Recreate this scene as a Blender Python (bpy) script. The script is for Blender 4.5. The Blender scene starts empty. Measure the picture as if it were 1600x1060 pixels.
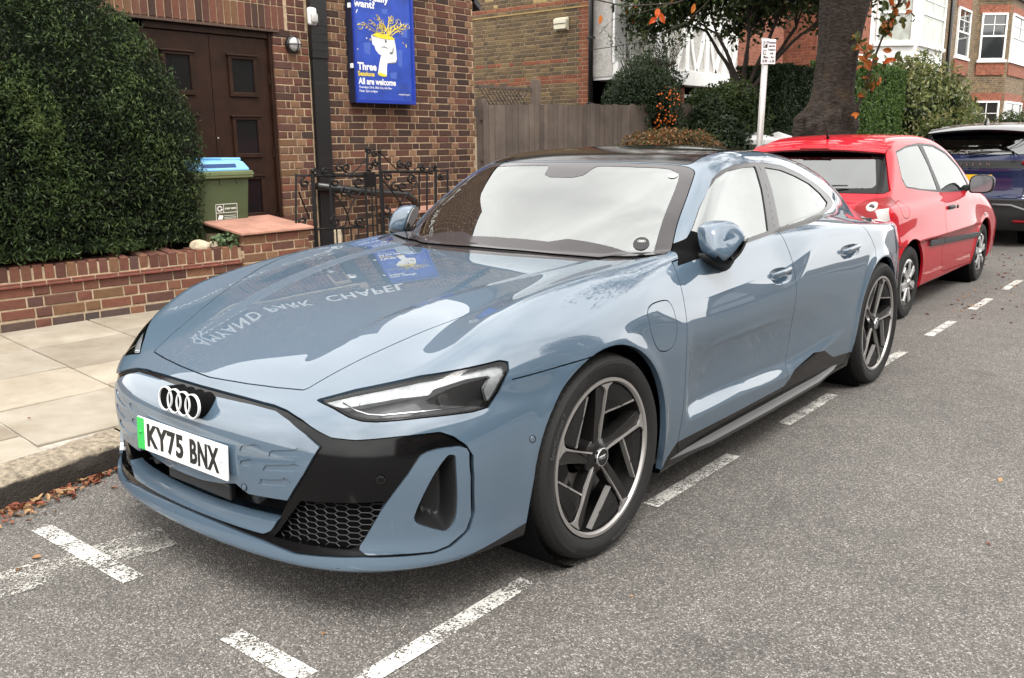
import bpy, bmesh, math, random
import numpy as np
from mathutils import Vector, Matrix, noise as mnoise

SC = bpy.context.scene
COL = SC.collection
rnd = random.Random(7)
R = math.radians

# ---------------------------------------------------------------- camera, sky, sun, exposure
cam_d = bpy.data.cameras.new('camera'); cam = bpy.data.objects.new('camera', cam_d); COL.objects.link(cam)
CAM = Vector((2.5599, -2.4599, 1.4150)); YAW, PIT, ROLL, FPX = -.6832, -.2150, -.0107, 1402.73
_f = Vector((math.sin(YAW) * math.cos(PIT), math.cos(YAW) * math.cos(PIT), math.sin(PIT)))
_r = _f.cross(Vector((0, 0, 1))).normalized(); _u = _r.cross(_f)
_r, _u = math.cos(ROLL) * _r + math.sin(ROLL) * _u, -math.sin(ROLL) * _r + math.cos(ROLL) * _u
cam.matrix_world = Matrix(((_r.x, _u.x, -_f.x, CAM.x), (_r.y, _u.y, -_f.y, CAM.y), (_r.z, _u.z, -_f.z, CAM.z), (0, 0, 0, 1)))
cam_d.sensor_width = 36; cam_d.lens = FPX / 1600 * 36; cam_d.clip_start = .05; cam_d.clip_end = 2000
SC.camera = cam
SC.render.resolution_x, SC.render.resolution_y = 1024, 678

SUN_EL, SUN_AZ = 58, 128
wd = bpy.data.worlds.new('World'); SC.world = wd; wd.use_nodes = True
_n = wd.node_tree.nodes; _l = wd.node_tree.links; _n.clear()
_sky = _n.new('ShaderNodeTexSky'); _sky.sky_type = 'NISHITA'; _sky.sun_disc = False
_sky.sun_elevation = R(SUN_EL); _sky.sun_rotation = R(SUN_AZ); _sky.air_density = 1; _sky.dust_density = 4; _sky.ozone_density = 1
_hs = _n.new('ShaderNodeHueSaturation'); _hs.inputs['Saturation'].default_value = .10; _hs.inputs['Value'].default_value = 1.0
_tc = _n.new('ShaderNodeTexCoord'); _ns = _n.new('ShaderNodeTexNoise'); _ns.inputs['Scale'].default_value = 2.6; _ns.inputs['Detail'].default_value = 6
_mr = _n.new('ShaderNodeMapRange'); _mr.inputs[1].default_value = .3; _mr.inputs[2].default_value = .7; _mr.inputs[3].default_value = .70; _mr.inputs[4].default_value = 1.16
_cl = _n.new('ShaderNodeMix'); _cl.data_type = 'RGBA'; _cl.blend_type = 'MIX'; _cl.inputs[0].default_value = .8
_cl.inputs[7].default_value = (8.75, 8.6, 8.35, 1)            # an even cloud layer over the clear sky
_mu = _n.new('ShaderNodeVectorMath'); _mu.operation = 'SCALE'
_bg = _n.new('ShaderNodeBackground'); _bg.inputs['Strength'].default_value = .15
_wo = _n.new('ShaderNodeOutputWorld')
_l.new(_sky.outputs[0], _hs.inputs['Color']); _l.new(_hs.outputs[0], _cl.inputs[6])
_l.new(_tc.outputs['Generated'], _ns.inputs['Vector']); _l.new(_ns.outputs[0], _mr.inputs[0])
_l.new(_cl.outputs[2], _mu.inputs[0]); _l.new(_mr.outputs[0], _mu.inputs['Scale'])
_l.new(_mu.outputs[0], _bg.inputs['Color']); _l.new(_bg.outputs[0], _wo.inputs['Surface'])
sun_d = bpy.data.lights.new('sun', 'SUN'); sun = bpy.data.objects.new('sun', sun_d); COL.objects.link(sun)
sun_d.energy = 1.0; sun_d.angle = R(22); sun_d.color = (1, .96, .9)
_sd = Vector((math.sin(R(SUN_AZ)) * math.cos(R(SUN_EL)), math.cos(R(SUN_AZ)) * math.cos(R(SUN_EL)), math.sin(R(SUN_EL))))
sun.rotation_euler = _sd.to_track_quat('Z', 'Y').to_euler(); sun.location = (0, 0, 30)
SC.view_settings.view_transform = 'Standard'; SC.view_settings.look = 'None'; SC.view_settings.gamma = 1
SC.view_settings.exposure = 1.4
SC.cycles.use_denoising = True
SC.cycles.max_bounces = 10; SC.cycles.transparent_max_bounces = 24; SC.cycles.diffuse_bounces = 4; SC.cycles.glossy_bounces = 5
SC.cycles.caustics_reflective = False; SC.cycles.caustics_refractive = False

# ---------------------------------------------------------------- materials
MATS = {}
def mat(name, col, rough=.6, metal=0, coat=0, spec=.5, ior=1.45, bump=None, var=None, emit=None, alpha=None, trans=0, coat_rough=.02, sheen=0, scale_obj=True):
    """procedural principled material; var = (scale, amount, second colour or None), bump = (scale, strength, distance)"""
    m = bpy.data.materials.new(name); m.use_nodes = True
    nt = m.node_tree; b = nt.nodes['Principled BSDF']; L = nt.links.new
    c4 = (*col, 1)
    b.inputs['Base Color'].default_value = c4; b.inputs['Roughness'].default_value = rough; b.inputs['Metallic'].default_value = metal
    b.inputs['Coat Weight'].default_value = coat; b.inputs['Coat Roughness'].default_value = coat_rough
    b.inputs['Specular IOR Level'].default_value = spec; b.inputs['IOR'].default_value = ior
    b.inputs['Transmission Weight'].default_value = trans
    if sheen: b.inputs['Sheen Weight'].default_value = sheen
    tc = nt.nodes.new('ShaderNodeTexCoord')
    if var:
        n = nt.nodes.new('ShaderNodeTexNoise'); n.inputs['Scale'].default_value = var[0]; n.inputs['Detail'].default_value = 6; n.inputs['Roughness'].default_value = .62
        L(tc.outputs['Object'], n.inputs['Vector'])
        oi = nt.nodes.new('ShaderNodeObjectInfo')
        mr = nt.nodes.new('ShaderNodeMapRange'); mr.inputs[1].default_value = .3; mr.inputs[2].default_value = .7
        L(n.outputs[0], mr.inputs[0])
        mx = nt.nodes.new('ShaderNodeMix'); mx.data_type = 'RGBA'
        c2 = var[2] if len(var) > 2 and var[2] else tuple(v * (1 - var[1]) for v in col)
        c1 = col if len(var) > 2 and var[2] else tuple(min(1, v * (1 + var[1])) for v in col)
        mx.inputs[6].default_value = (*c1, 1); mx.inputs[7].default_value = (*c2, 1)
        L(mr.outputs[0], mx.inputs[0]); L(mx.outputs[2], b.inputs['Base Color'])
    if bump:
        n2 = nt.nodes.new('ShaderNodeTexNoise'); n2.inputs['Scale'].default_value = bump[0]; n2.inputs['Detail'].default_value = 7; n2.inputs['Roughness'].default_value = .65
        L(tc.outputs['Object'], n2.inputs['Vector'])
        bp = nt.nodes.new('ShaderNodeBump'); bp.inputs['Strength'].default_value = bump[1]; bp.inputs['Distance'].default_value = bump[2]
        L(n2.outputs[0], bp.inputs['Height']); L(bp.outputs[0], b.inputs['Normal'])
    if emit:
        b.inputs['Emission Color'].default_value = (*emit[:3], 1); b.inputs['Emission Strength'].default_value = emit[3]
    MATS[name] = m
    return m

def by_object(m, cols, seed_scale=1.0):
    """tint of each piece picked by its own random number from a list of colours"""
    nt = m.node_tree; b = nt.nodes['Principled BSDF']; L = nt.links.new
    oi = nt.nodes.new('ShaderNodeObjectInfo')
    at = nt.nodes.new('ShaderNodeAttribute'); at.attribute_name = 'tint'
    ad = nt.nodes.new('ShaderNodeMath'); ad.operation = 'ADD'; L(oi.outputs['Random'], ad.inputs[0]); L(at.outputs['Fac'], ad.inputs[1])
    fr = nt.nodes.new('ShaderNodeMath'); fr.operation = 'FRACT'; L(ad.outputs[0], fr.inputs[0])
    cr = nt.nodes.new('ShaderNodeValToRGB'); e = cr.color_ramp; e.interpolation = 'LINEAR'
    for i, c in enumerate(cols):
        p = i / max(1, len(cols) - 1)
        el = e.elements[i] if i < 2 else e.elements.new(p)
        el.position = p; el.color = (*c, 1)
    e.elements[0].position = 0; e.elements[1].position = 1 / max(1, len(cols) - 1)
    L(fr.outputs[0], cr.inputs[0])
    prev = b.inputs['Base Color'].links
    if prev:
        src = prev[0].from_socket
        mx = nt.nodes.new('ShaderNodeMix'); mx.data_type = 'RGBA'; mx.blend_type = 'MULTIPLY'; mx.inputs[0].default_value = 1
        L(cr.outputs[0], mx.inputs[6]); L(src, mx.inputs[7]); L(mx.outputs[2], b.inputs['Base Color'])
    else:
        L(cr.outputs[0], b.inputs['Base Color'])
    return m

def glass_mat(name, tint, refl=.18, dark=1.0):
    """thin tinted pane: tinted see-through plus a clear mirror reflection that grows at grazing angles"""
    m = bpy.data.materials.new(name); m.use_nodes = True; nt = m.node_tree; nt.nodes.clear(); L = nt.links.new
    o = nt.nodes.new('ShaderNodeOutputMaterial'); t = nt.nodes.new('ShaderNodeBsdfTransparent'); g = nt.nodes.new('ShaderNodeBsdfGlossy')
    t.inputs[0].default_value = (*tint, 1); g.inputs['Roughness'].default_value = .004; g.inputs[0].default_value = (.97, 1, .99, 1)
    f = nt.nodes.new('ShaderNodeFresnel'); f.inputs['IOR'].default_value = (1 + refl ** .5) / (1 - refl ** .5)
    mx = nt.nodes.new('ShaderNodeMixShader'); L(f.outputs[0], mx.inputs[0]); L(t.outputs[0], mx.inputs[1]); L(g.outputs[0], mx.inputs[2]); L(mx.outputs[0], o.inputs[0])
    MATS[name] = m
    return m

# ---------------------------------------------------------------- object helpers
def link(name, me, parent=None, m=None):
    o = bpy.data.objects.new(name, me); COL.objects.link(o)
    if parent is not None: o.parent = parent
    if m is not None and me is not None and not me.materials: me.materials.append(MATS[m] if isinstance(m, str) else m)
    return o
def tag(o, label, cat, group=None):
    o['label'] = label; o['category'] = cat
    if group: o['group'] = group
    return o
def empty(name, label, cat, loc=(0, 0, 0), rz=0, group=None):
    o = bpy.data.objects.new(name, None); COL.objects.link(o); o.location = loc; o.rotation_euler = (0, 0, rz); o.empty_display_size = .2
    return tag(o, label, cat, group)
def kind(o, k): o['kind'] = k; return o
def copy_tree(o, parent=None):
    c = o.copy(); COL.objects.link(c)
    if parent is not None: c.parent = parent
    for ch in list(o.children): copy_tree(ch, c)
    return c
def pyd(name, V, Fc, smooth=False):
    me = bpy.data.meshes.new(name); me.from_pydata([tuple(v) for v in V], [], [tuple(f) for f in Fc]); me.update()
    if smooth: me.shade_smooth()
    return me
def npmesh(name, V, T, smooth=True):
    """mesh from numpy arrays of points and triangles (or quads)"""
    V = np.ascontiguousarray(V, np.float32); T = np.ascontiguousarray(T, np.int32); k = T.shape[1]
    me = bpy.data.meshes.new(name); me.vertices.add(len(V)); me.vertices.foreach_set('co', V.ravel())
    me.loops.add(T.size); me.loops.foreach_set('vertex_index', T.ravel()); me.polygons.add(len(T))
    me.polygons.foreach_set('loop_start', np.arange(0, T.size, k, dtype=np.int32))
    me.polygons.foreach_set('use_smooth', np.full(len(T), smooth)); me.update(calc_edges=True); me.validate(verbose=False)
    return me

class MB:
    """collects shapes into one mesh"""
    def __init__(s): s.bm = bmesh.new()
    def box(s, a, b, bev=0):
        (x0, y0, z0), (x1, y1, z1) = a, b
        v = [s.bm.verts.new(p) for p in ((x0, y0, z0), (x1, y0, z0), (x1, y1, z0), (x0, y1, z0), (x0, y0, z1), (x1, y0, z1), (x1, y1, z1), (x0, y1, z1))]
        fs = [s.bm.faces.new([v[i] for i in f]) for f in ((0, 3, 2, 1), (4, 5, 6, 7), (0, 1, 5, 4), (1, 2, 6, 5), (2, 3, 7, 6), (3, 0, 4, 7))]
        if bev:
            es = list({e for f in fs for e in f.edges})
            bmesh.ops.bevel(s.bm, geom=es, offset=bev, segments=2, affect='EDGES', profile=.5)
        return s
    def tube(s, pts, rad, n=8, caps=True):
        pts = [Vector(p) for p in pts]; rings = []
        rads = rad if isinstance(rad, (list, tuple)) else [rad] * len(pts)
        up = None
        for i, p in enumerate(pts):
            d = (pts[min(i + 1, len(pts) - 1)] - pts[max(i - 1, 0)])
            if d.length < 1e-9: d = Vector((0, 0, 1))
            d.normalize()
            if up is None: up = Vector((0, 0, 1)) if abs(d.z) < .9 else Vector((1, 0, 0))
            a = d.cross(up)
            if a.length < 1e-6: a = d.cross(Vector((0, 1, 0)))
            a.normalize(); b = a.cross(d); up = b
            rings.append([s.bm.verts.new(p + rads[i] * (math.cos(2 * math.pi * k / n) * a + math.sin(2 * math.pi * k / n) * b)) for k in range(n)])
        for r0, r1 in zip(rings, rings[1:]):
            for k in range(n): s.bm.faces.new((r0[k], r0[(k + 1) % n], r1[(k + 1) % n], r1[k]))
        if caps:
            s.bm.faces.new(rings[0][::-1]); s.bm.faces.new(rings[-1])
        return s
    def prism(s, poly, f0, f1):
        """poly of 2D points; f0/f1 map a 2D point to the two end faces"""
        a = [s.bm.verts.new(f0(p)) for p in poly]; b = [s.bm.verts.new(f1(p)) for p in poly]; n = len(poly)
        for i in range(n): s.bm.faces.new((a[i], a[(i + 1) % n], b[(i + 1) % n], b[i]))
        s.bm.faces.new(a[::-1]); s.bm.faces.new(b)
        return s
    def lathe(s, prof, axis='x', n=48, c=(0, 0, 0), close=False):
        """prof of (radius, height along axis)"""
        rings = []
        for r, h in prof:
            ring = []
            for k in range(n):
                t = 2 * math.pi * k / n; u, v = r * math.cos(t), r * math.sin(t)
                p = {'x': (h, u, v), 'y': (u, h, v), 'z': (u, v, h)}[axis]
                ring.append(s.bm.verts.new((p[0] + c[0], p[1] + c[1], p[2] + c[2])))
            rings.append(ring)
        pr = list(zip(rings, rings[1:])) + ([(rings[-1], rings[0])] if close else [])
        for r0, r1 in pr:
            for k in range(n): s.bm.faces.new((r0[k], r0[(k + 1) % n], r1[(k + 1) % n], r1[k]))
        return s
    def sheet(s, rows):
        vs = [[s.bm.verts.new(p) for p in r] for r in rows]
        for a, b in zip(vs, vs[1:]):
            for i in range(len(a) - 1): s.bm.faces.new((a[i], a[i + 1], b[i + 1], b[i]))
        return s
    def mesh(s, name, smooth=False, bev=0, auto=None):
        if bev: bmesh.ops.bevel(s.bm, geom=list(s.bm.edges), offset=bev, segments=2, affect='EDGES', profile=.5)
        bmesh.ops.recalc_face_normals(s.bm, faces=s.bm.faces)
        me = bpy.data.meshes.new(name); s.bm.to_mesh(me); s.bm.free()
        if smooth: me.shade_smooth()
        if auto:
            me.shade_smooth()
            me.set_sharp_from_angle(angle=R(auto))
        return me
    def obj(s, name, m, parent=None, smooth=False, bev=0, auto=None):
        return link(name, s.mesh(name, smooth, bev, auto), parent, m)

def text_mesh(body, size, extr=.002, offset=0, align='CENTER', spacing=1.0, sx=1.0, name='lettering', res=3):
    cu = bpy.data.curves.new(name, 'FONT'); cu.body = body; cu.size = size; cu.extrude = extr; cu.offset = offset
    cu.align_x = align; cu.align_y = 'CENTER'; cu.space_character = spacing; cu.resolution_u = res
    o = bpy.data.objects.new(name, cu); COL.objects.link(o)
    dg = bpy.context.evaluated_depsgraph_get(); me = bpy.data.meshes.new_from_object(o.evaluated_get(dg))
    bpy.data.objects.remove(o); bpy.data.curves.remove(cu)
    if sx != 1:
        for v in me.vertices: v.co.x *= sx
    me.materials.clear()
    return me
def place_text(body, size, m, origin, right, up, parent=None, name='lettering', **k):
    me = text_mesh(body, size, name=name, **k)
    r = Vector(right).normalized(); u = Vector(up).normalized(); n = r.cross(u)
    M = Matrix(((r.x, u.x, n.x, origin[0]), (r.y, u.y, n.y, origin[1]), (r.z, u.z, n.z, origin[2]), (0, 0, 0, 1)))
    me.transform(M)
    return link(name, me, parent, m)
# ---------------------------------------------------------------- implicit car bodies
def lut(pts, n=1500, lin=False):
    """smooth (monotone cubic) interpolation table through (x, y) points"""
    xs = np.array([p[0] for p in pts], float); ys = np.array([p[1] for p in pts], float)
    h = np.diff(xs); d = np.diff(ys) / h
    m = np.zeros_like(ys)
    if len(xs) > 2:
        w1 = 2 * h[1:] + h[:-1]; w2 = h[1:] + 2 * h[:-1]
        ok = d[:-1] * d[1:] > 0
        with np.errstate(all='ignore'):
            m[1:-1] = np.where(ok, (w1 + w2) / (w1 / d[:-1] + w2 / d[1:]), 0)
        m[1:-1] = 0.5 * m[1:-1] + 0.5 * np.where(ok, 0.5 * (d[:-1] + d[1:]), 0.25 * (d[:-1] + d[1:]))
    m[0], m[-1] = d[0], d[-1]
    X = np.linspace(xs[0], xs[-1], n)
    i = np.clip(np.searchsorted(xs, X) - 1, 0, len(h) - 1)
    t = (X - xs[i]) / h[i]
    Y = (ys[i] * (1 + 2 * t) * (1 - t) ** 2 + m[i] * h[i] * t * (1 - t) ** 2
         + ys[i + 1] * t * t * (3 - 2 * t) + m[i + 1] * h[i] * t * t * (t - 1))
    # light smoothing keeps the curvature even, so reflections flow
    k = max(3, n // 28) | 1
    Yp = np.concatenate([2 * Y[0] - Y[k:0:-1], Y, 2 * Y[-1] - Y[-2:-k - 2:-1]])
    ker = np.hanning(k + 2)[1:-1]; ker /= ker.sum()
    Y = np.convolve(Yp, ker, 'same')[k:-k]
    a, b = d[0], d[-1]
    def f(v):
        r = np.interp(v, X, Y)
        return r + np.minimum(v - X[0], 0) * a + np.maximum(v - X[-1], 0) * b
    return f

def ss(v, a, b):
    t = np.clip((v - a) / (b - a), 0, 1)
    return t * t * (3 - 2 * t)

def smax(a, b, k):
    h = np.clip(0.5 + 0.5 * (a - b) / k, 0, 1)
    return b + (a - b) * h + k * h * (1 - h)

def smin(a, b, k):
    return -smax(-a, -b, k)

class Coupe:
    """four-door fastback: origin under the front axle centre, +x its left, +y to its tail"""
    def __init__(s):
        s.W0 = lut([(-1.1, .92), (-.5, .962), (0, .978), (.5, .966), (1.0, .957), (1.5, .955), (2.2, .962), (2.9, .975), (3.2, .945), (3.43, .905), (3.6, .862), (3.9, .76), (4.1, .67)])
        s.amp = lut([(.4, 0), (.58, 0), (.64, .030), (1.2, .032), (1.7, .028), (2.1, .014), (2.4, 0), (2.6, 0)])
        s.zl = lut([(.4, .33), (1.0, .325), (1.65, .30), (2.4, .40)])
        s.zu = lut([(.4, .39), (1.0, .39), (1.65, .38), (2.4, .44)])
        s.zb = lut([(-1.05, .188), (-.72, .198), (-.42, .212), (0, .2), (.42, .163), (2.4, .17), (4.1, .23)])
        s.zs = lut([(-1.0, .60), (-.75, .685), (-.46, .782), (-.2, .815), (.06, .84), (.33, .856), (.8, .85), (1.2, .865), (1.6, .885), (2.0, .925), (2.4, .932), (2.9, .925), (3.25, .91), (3.5, .895), (3.8, .87), (4.1, .84)])
        s.xs = lut([(-1.0, .83), (-.75, .865), (-.46, .930), (.06, .94), (.33, .945), (.8, .957), (1.6, .957), (2.0, .953), (2.5, .955), (2.9, .945), (3.25, .91), (3.8, .85), (4.1, .8)])
        s.ms = lut([(-1.0, .9), (-.75, .85), (-.46, .68), (0, .72), (.33, .85), (.8, 1.15), (1.6, 1.1), (2.0, .85), (2.4, .5), (2.9, .22), (3.25, .08), (4.1, .1)])
        s.ks = lut([(-1.0, .07), (-.46, .06), (0, .05), (.33, .06), (.8, .15), (1.5, .15), (1.9, .07), (2.2, .035), (3.0, .035), (4.1, .05)])
        s.zh = lut([(-1.1, .56), (-.95, .642), (-.875, .683), (-.75, .742), (-.6, .797), (-.44, .845), (-.17, .893), (.17, .930), (.53, .953), (.8, .965), (1.0, .97)])
        s.n = lut([(.10, .0), (.2, -.012), (.3, .004), (.47, .0), (.55, .008), (.62, .030), (.68, .072), (.74, .115), (.8, .15), (.9, .20)])
        s.R = lut([(.2, .705), (.45, .850), (.62, .968), (.75, 1.056), (.90, 1.152), (1.05, 1.242), (1.18, 1.313), (1.30, 1.356), (1.48, 1.384), (1.7, 1.396), (1.95, 1.397), (2.3, 1.372), (2.7, 1.313), (3.1, 1.225), (3.5, 1.11), (3.9, .985), (4.1, .92)])
        s.xb = lut([(.4, .80), (.75, .83), (1.2, .842), (1.6, .833), (2.0, .805), (2.4, .762), (2.8, .70), (3.2, .62), (3.6, .52), (4.1, .38)])
        s.tail = lut([(.1, -.16), (.3, -.06), (.55, 0), (.8, .0), (.93, .03), (1.0, .035), (1.2, .02)])
        s.lo, s.hi = (-.03, -1.06, .10), (1.06, 4.14, 1.44)
    def side(s, x, y, z):
        w = s.W0(y) - .25 * np.maximum(.5 - z, 0) ** 2 - .45 * np.maximum(z - .6, 0) ** 2
        w = w - s.amp(y) * ss(z, s.zl(y), s.zu(y)) * (1 - ss(z, .44, .76))
        for yc in (0, 2.9):
            r = np.hypot(y - yc, z - .359)
            w = w + .011 * np.exp(-((r - .395) / .035) ** 2) * ss(z, .1, .3)
        return x - w
    def F(s, P):
        x = np.abs(P[:, 0]); y = P[:, 1]; z = P[:, 2]
        fs = s.side(x, y, z)
        m = s.ms(y)
        fsh = ((z - s.zs(y)) + m * (x - s.xs(y))) / np.sqrt(1 + m * m)
        a = smax(fs, fsh, s.ks(y))
        sl = .34 * x + 3.0 * x ** 5
        ff = (-1.0 + .17 * x * x + .50 * x ** 6 + s.n(z) * (1 + 1.0 * x ** 4 * (1 - ss(z, .64, .74))) - y) / np.sqrt(1 + sl * sl + .3 * ss(z, .6, .8))
        b = smax(a, ff, .09)
        fr = ss(y, -.6, -.1)
        xc = .30 + .22 * ss(y, -.8, .5)
        zt = (s.zh(y) - (.055 - .03 * fr) * x * x + .032 * ss(y, -.8, -.35) * (1 - .35 * ss(y, 0, .5)) * np.exp(-((x - .80) / .12) ** 2)
              + .010 * ss(x, xc - .02, xc + .05) * ss(y, -.85, -.3))
        ft = (z - zt) / np.sqrt(1 + .25 * (1 - fr))
        c = smax(b, ft, .05)
        yr = 4.06 - .22 * x * x - .22 * x ** 6 + s.tail(z)
        c = smax(c, (y - yr) / np.sqrt(1 + (.44 * x + 1.32 * x ** 5) ** 2), .06)
        c = smax(c, s.zb(y) - z, .018)
        # cabin
        xg = s.xb(y) - .34 * (z - .96) - .18 * (z - .96) ** 2
        gs = (x - xg) / 1.12
        ye = y - .30 * x * x * (1 - ss(y, .5, .95))
        rr = s.R(ye)
        sl = (s.R(ye + .02) - s.R(ye - .02)) / .04
        fw = 1 - ss(y, 1.2, 1.7)
        gt = (z - rr + (.01 + .10 * ss(y, 1.2, 2.0)) * x * x + .26 * fw * x ** 4) / np.sqrt(1 + sl * sl)
        g = smax(gs, gt, .06 + .03 * ss(y, 1.0, 1.8))
        g = smax(g, (.6 - z), .01)
        g = smax(g, (y - yr), .05)
        return smin(c, g, .012 + .09 * ss(y, 2.2, 3.2))
def grad(F, P, h=.003):
    G = np.empty_like(P)
    for i in range(3):
        d = np.zeros(3); d[i] = h
        G[:, i] = (F(P + d) - F(P - d)) / (2 * h)
    return G
class Boxcar:
    """hatchback or SUV: origin under the middle of its rear bumper, +y to its nose, +x its side seen here"""
    def __init__(s, R, deck, W0, xb, zs, xs, ms, rear, nose_y, axles, rw, zb=.19, tum=.36, zbelt=.95, lo=None, hi=None, crown=.06, ks=.06, kg=.09, flare=.012):
        s.R, s.deck, s.W0, s.xb = lut(R), lut(deck), lut(W0), lut(xb)
        s.zs, s.xs, s.ms, s.rear = lut(zs), lut(xs), lut(ms), lut(rear)
        s.nose, s.ax, s.rw, s.zb, s.tum, s.zbelt, s.crown, s.ks, s.kg, s.flare = nose_y, axles, rw, zb, tum, zbelt, crown, ks, kg, flare
        s.lo, s.hi = lo, hi
    def F(s, P):
        x = np.abs(P[:, 0]); y = P[:, 1]; z = P[:, 2]
        w = s.W0(y) - .35 * np.maximum(z - .62, 0) ** 2 - .30 * np.maximum(.5 - z, 0) ** 2
        for yc in s.ax:
            r = np.hypot(y - yc, z - s.rw); w = w + s.flare * np.exp(-((r - s.rw - .045) / .04) ** 2)
        m = s.ms(y)
        a = smax(x - w, ((z - s.zs(y)) + m * (x - s.xs(y))) / np.sqrt(1 + m * m), s.ks)
        a = smax(a, (z - s.deck(y) + .03 * x * x), .06)
        yr = s.rear(z) + .10 * x * x + .30 * x ** 6
        fr = (yr - y) / np.sqrt(1 + (.2 * x + 1.8 * x ** 5) ** 2)
        a = smax(a, fr, .06)
        yn = s.nose - .16 * x * x - .42 * x ** 6 - .5 * np.maximum(z - .6, 0) ** 2
        a = smax(a, (y - yn) / np.sqrt(1 + (.32 * x + 2.5 * x ** 5) ** 2), .09)
        a = smax(a, s.zb - z, .03)
        gs = (x - (s.xb(y) - s.tum * (z - s.zbelt) - .16 * (z - s.zbelt) ** 2)) / np.sqrt(1 + s.tum ** 2)
        sl = (s.R(y + .02) - s.R(y - .02)) / .04
        gt = (z - s.R(y) + s.crown * x * x) / np.sqrt(1 + sl * sl)
        g = smax(gs, gt, s.kg); g = smax(g, .6 - z, .02); g = smax(g, fr, .04)
        return smin(a, g, .02)
def hatch_body():
    return Boxcar(R=[(-.1, .70), (.05, .83), (.22, .97), (.42, 1.13), (.58, 1.265), (.66, 1.335), (.72, 1.38), (.9, 1.425), (1.2, 1.452), (1.6, 1.458), (2.0, 1.432), (2.25, 1.375), (2.6, 1.215), (2.95, 1.02), (3.2, .88)],
        deck=[(-.1, .94), (.3, .94), (2.6, .955), (2.9, .94), (3.3, .885), (3.6, .80), (3.9, .68)],
        W0=[(-.1, .70), (.1, .76), (.35, .80), (.65, .818), (1.6, .825), (2.6, .825), (3.1, .828), (3.5, .82), (4.1, .76)],
        xb=[(.0, .64), (.3, .70), (.7, .735), (1.2, .755), (1.7, .762), (2.3, .762), (2.8, .735), (3.1, .69)],
        zs=[(-.1, .90), (.6, .90), (1.6, .90), (2.6, .885), (3.1, .85), (3.9, .70)], xs=[(-.1, .78), (.6, .80), (2.0, .812), (3.1, .80), (3.9, .66)], ms=[(-.1, 1.2), (3.9, 1.0)],
        rear=[(.1, .08), (.3, .0), (.5, -.005), (.62, .03), (.8, .05), (.92, .10), (1.2, .2), (1.5, .3)], nose_y=4.12, axles=(.62, 3.08), rw=.293,
        lo=(-.03, -.06, .12), hi=(.90, 4.18, 1.50), zb=.20)
def suv_body():
    return Boxcar(R=[(-.2, .80), (.0, 1.08), (.1, 1.20), (.22, 1.34), (.33, 1.475), (.40, 1.535), (.55, 1.575), (.9, 1.61), (1.5, 1.63), (2.2, 1.60), (2.6, 1.50), (3.1, 1.25), (3.5, 1.02), (3.8, .85)],
        deck=[(-.1, 1.10), (.5, 1.10), (3.0, 1.08), (3.5, 1.05), (4.0, .98), (4.4, .80)], W0=[(-.1, .80), (.1, .86), (.4, .90), (.8, .92), (2, .92), (3.4, .915), (4.0, .86), (4.4, .72)],
        xb=[(.0, .72), (.4, .78), (1, .81), (2, .82), (3, .79), (3.5, .72)], zs=[(-.1, 1.02), (1, 1.02), (3.4, 1.0), (4.4, .8)], xs=[(-.1, .86), (.6, .89), (3, .90), (4.4, .72)], ms=[(-.1, 1.0), (4.4, .9)],
        rear=[(.1, .14), (.3, .03), (.45, .0), (.62, .0), (.70, .05), (.9, .055), (1.0, .04), (1.08, .05), (1.2, .10), (1.5, .25)], nose_y=4.4, axles=(.85, 3.5), rw=.345, lo=(-.05, -.08, .14), hi=(1.0, 4.5, 1.70), zb=.22, tum=.30, zbelt=1.08, crown=.07)
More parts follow.
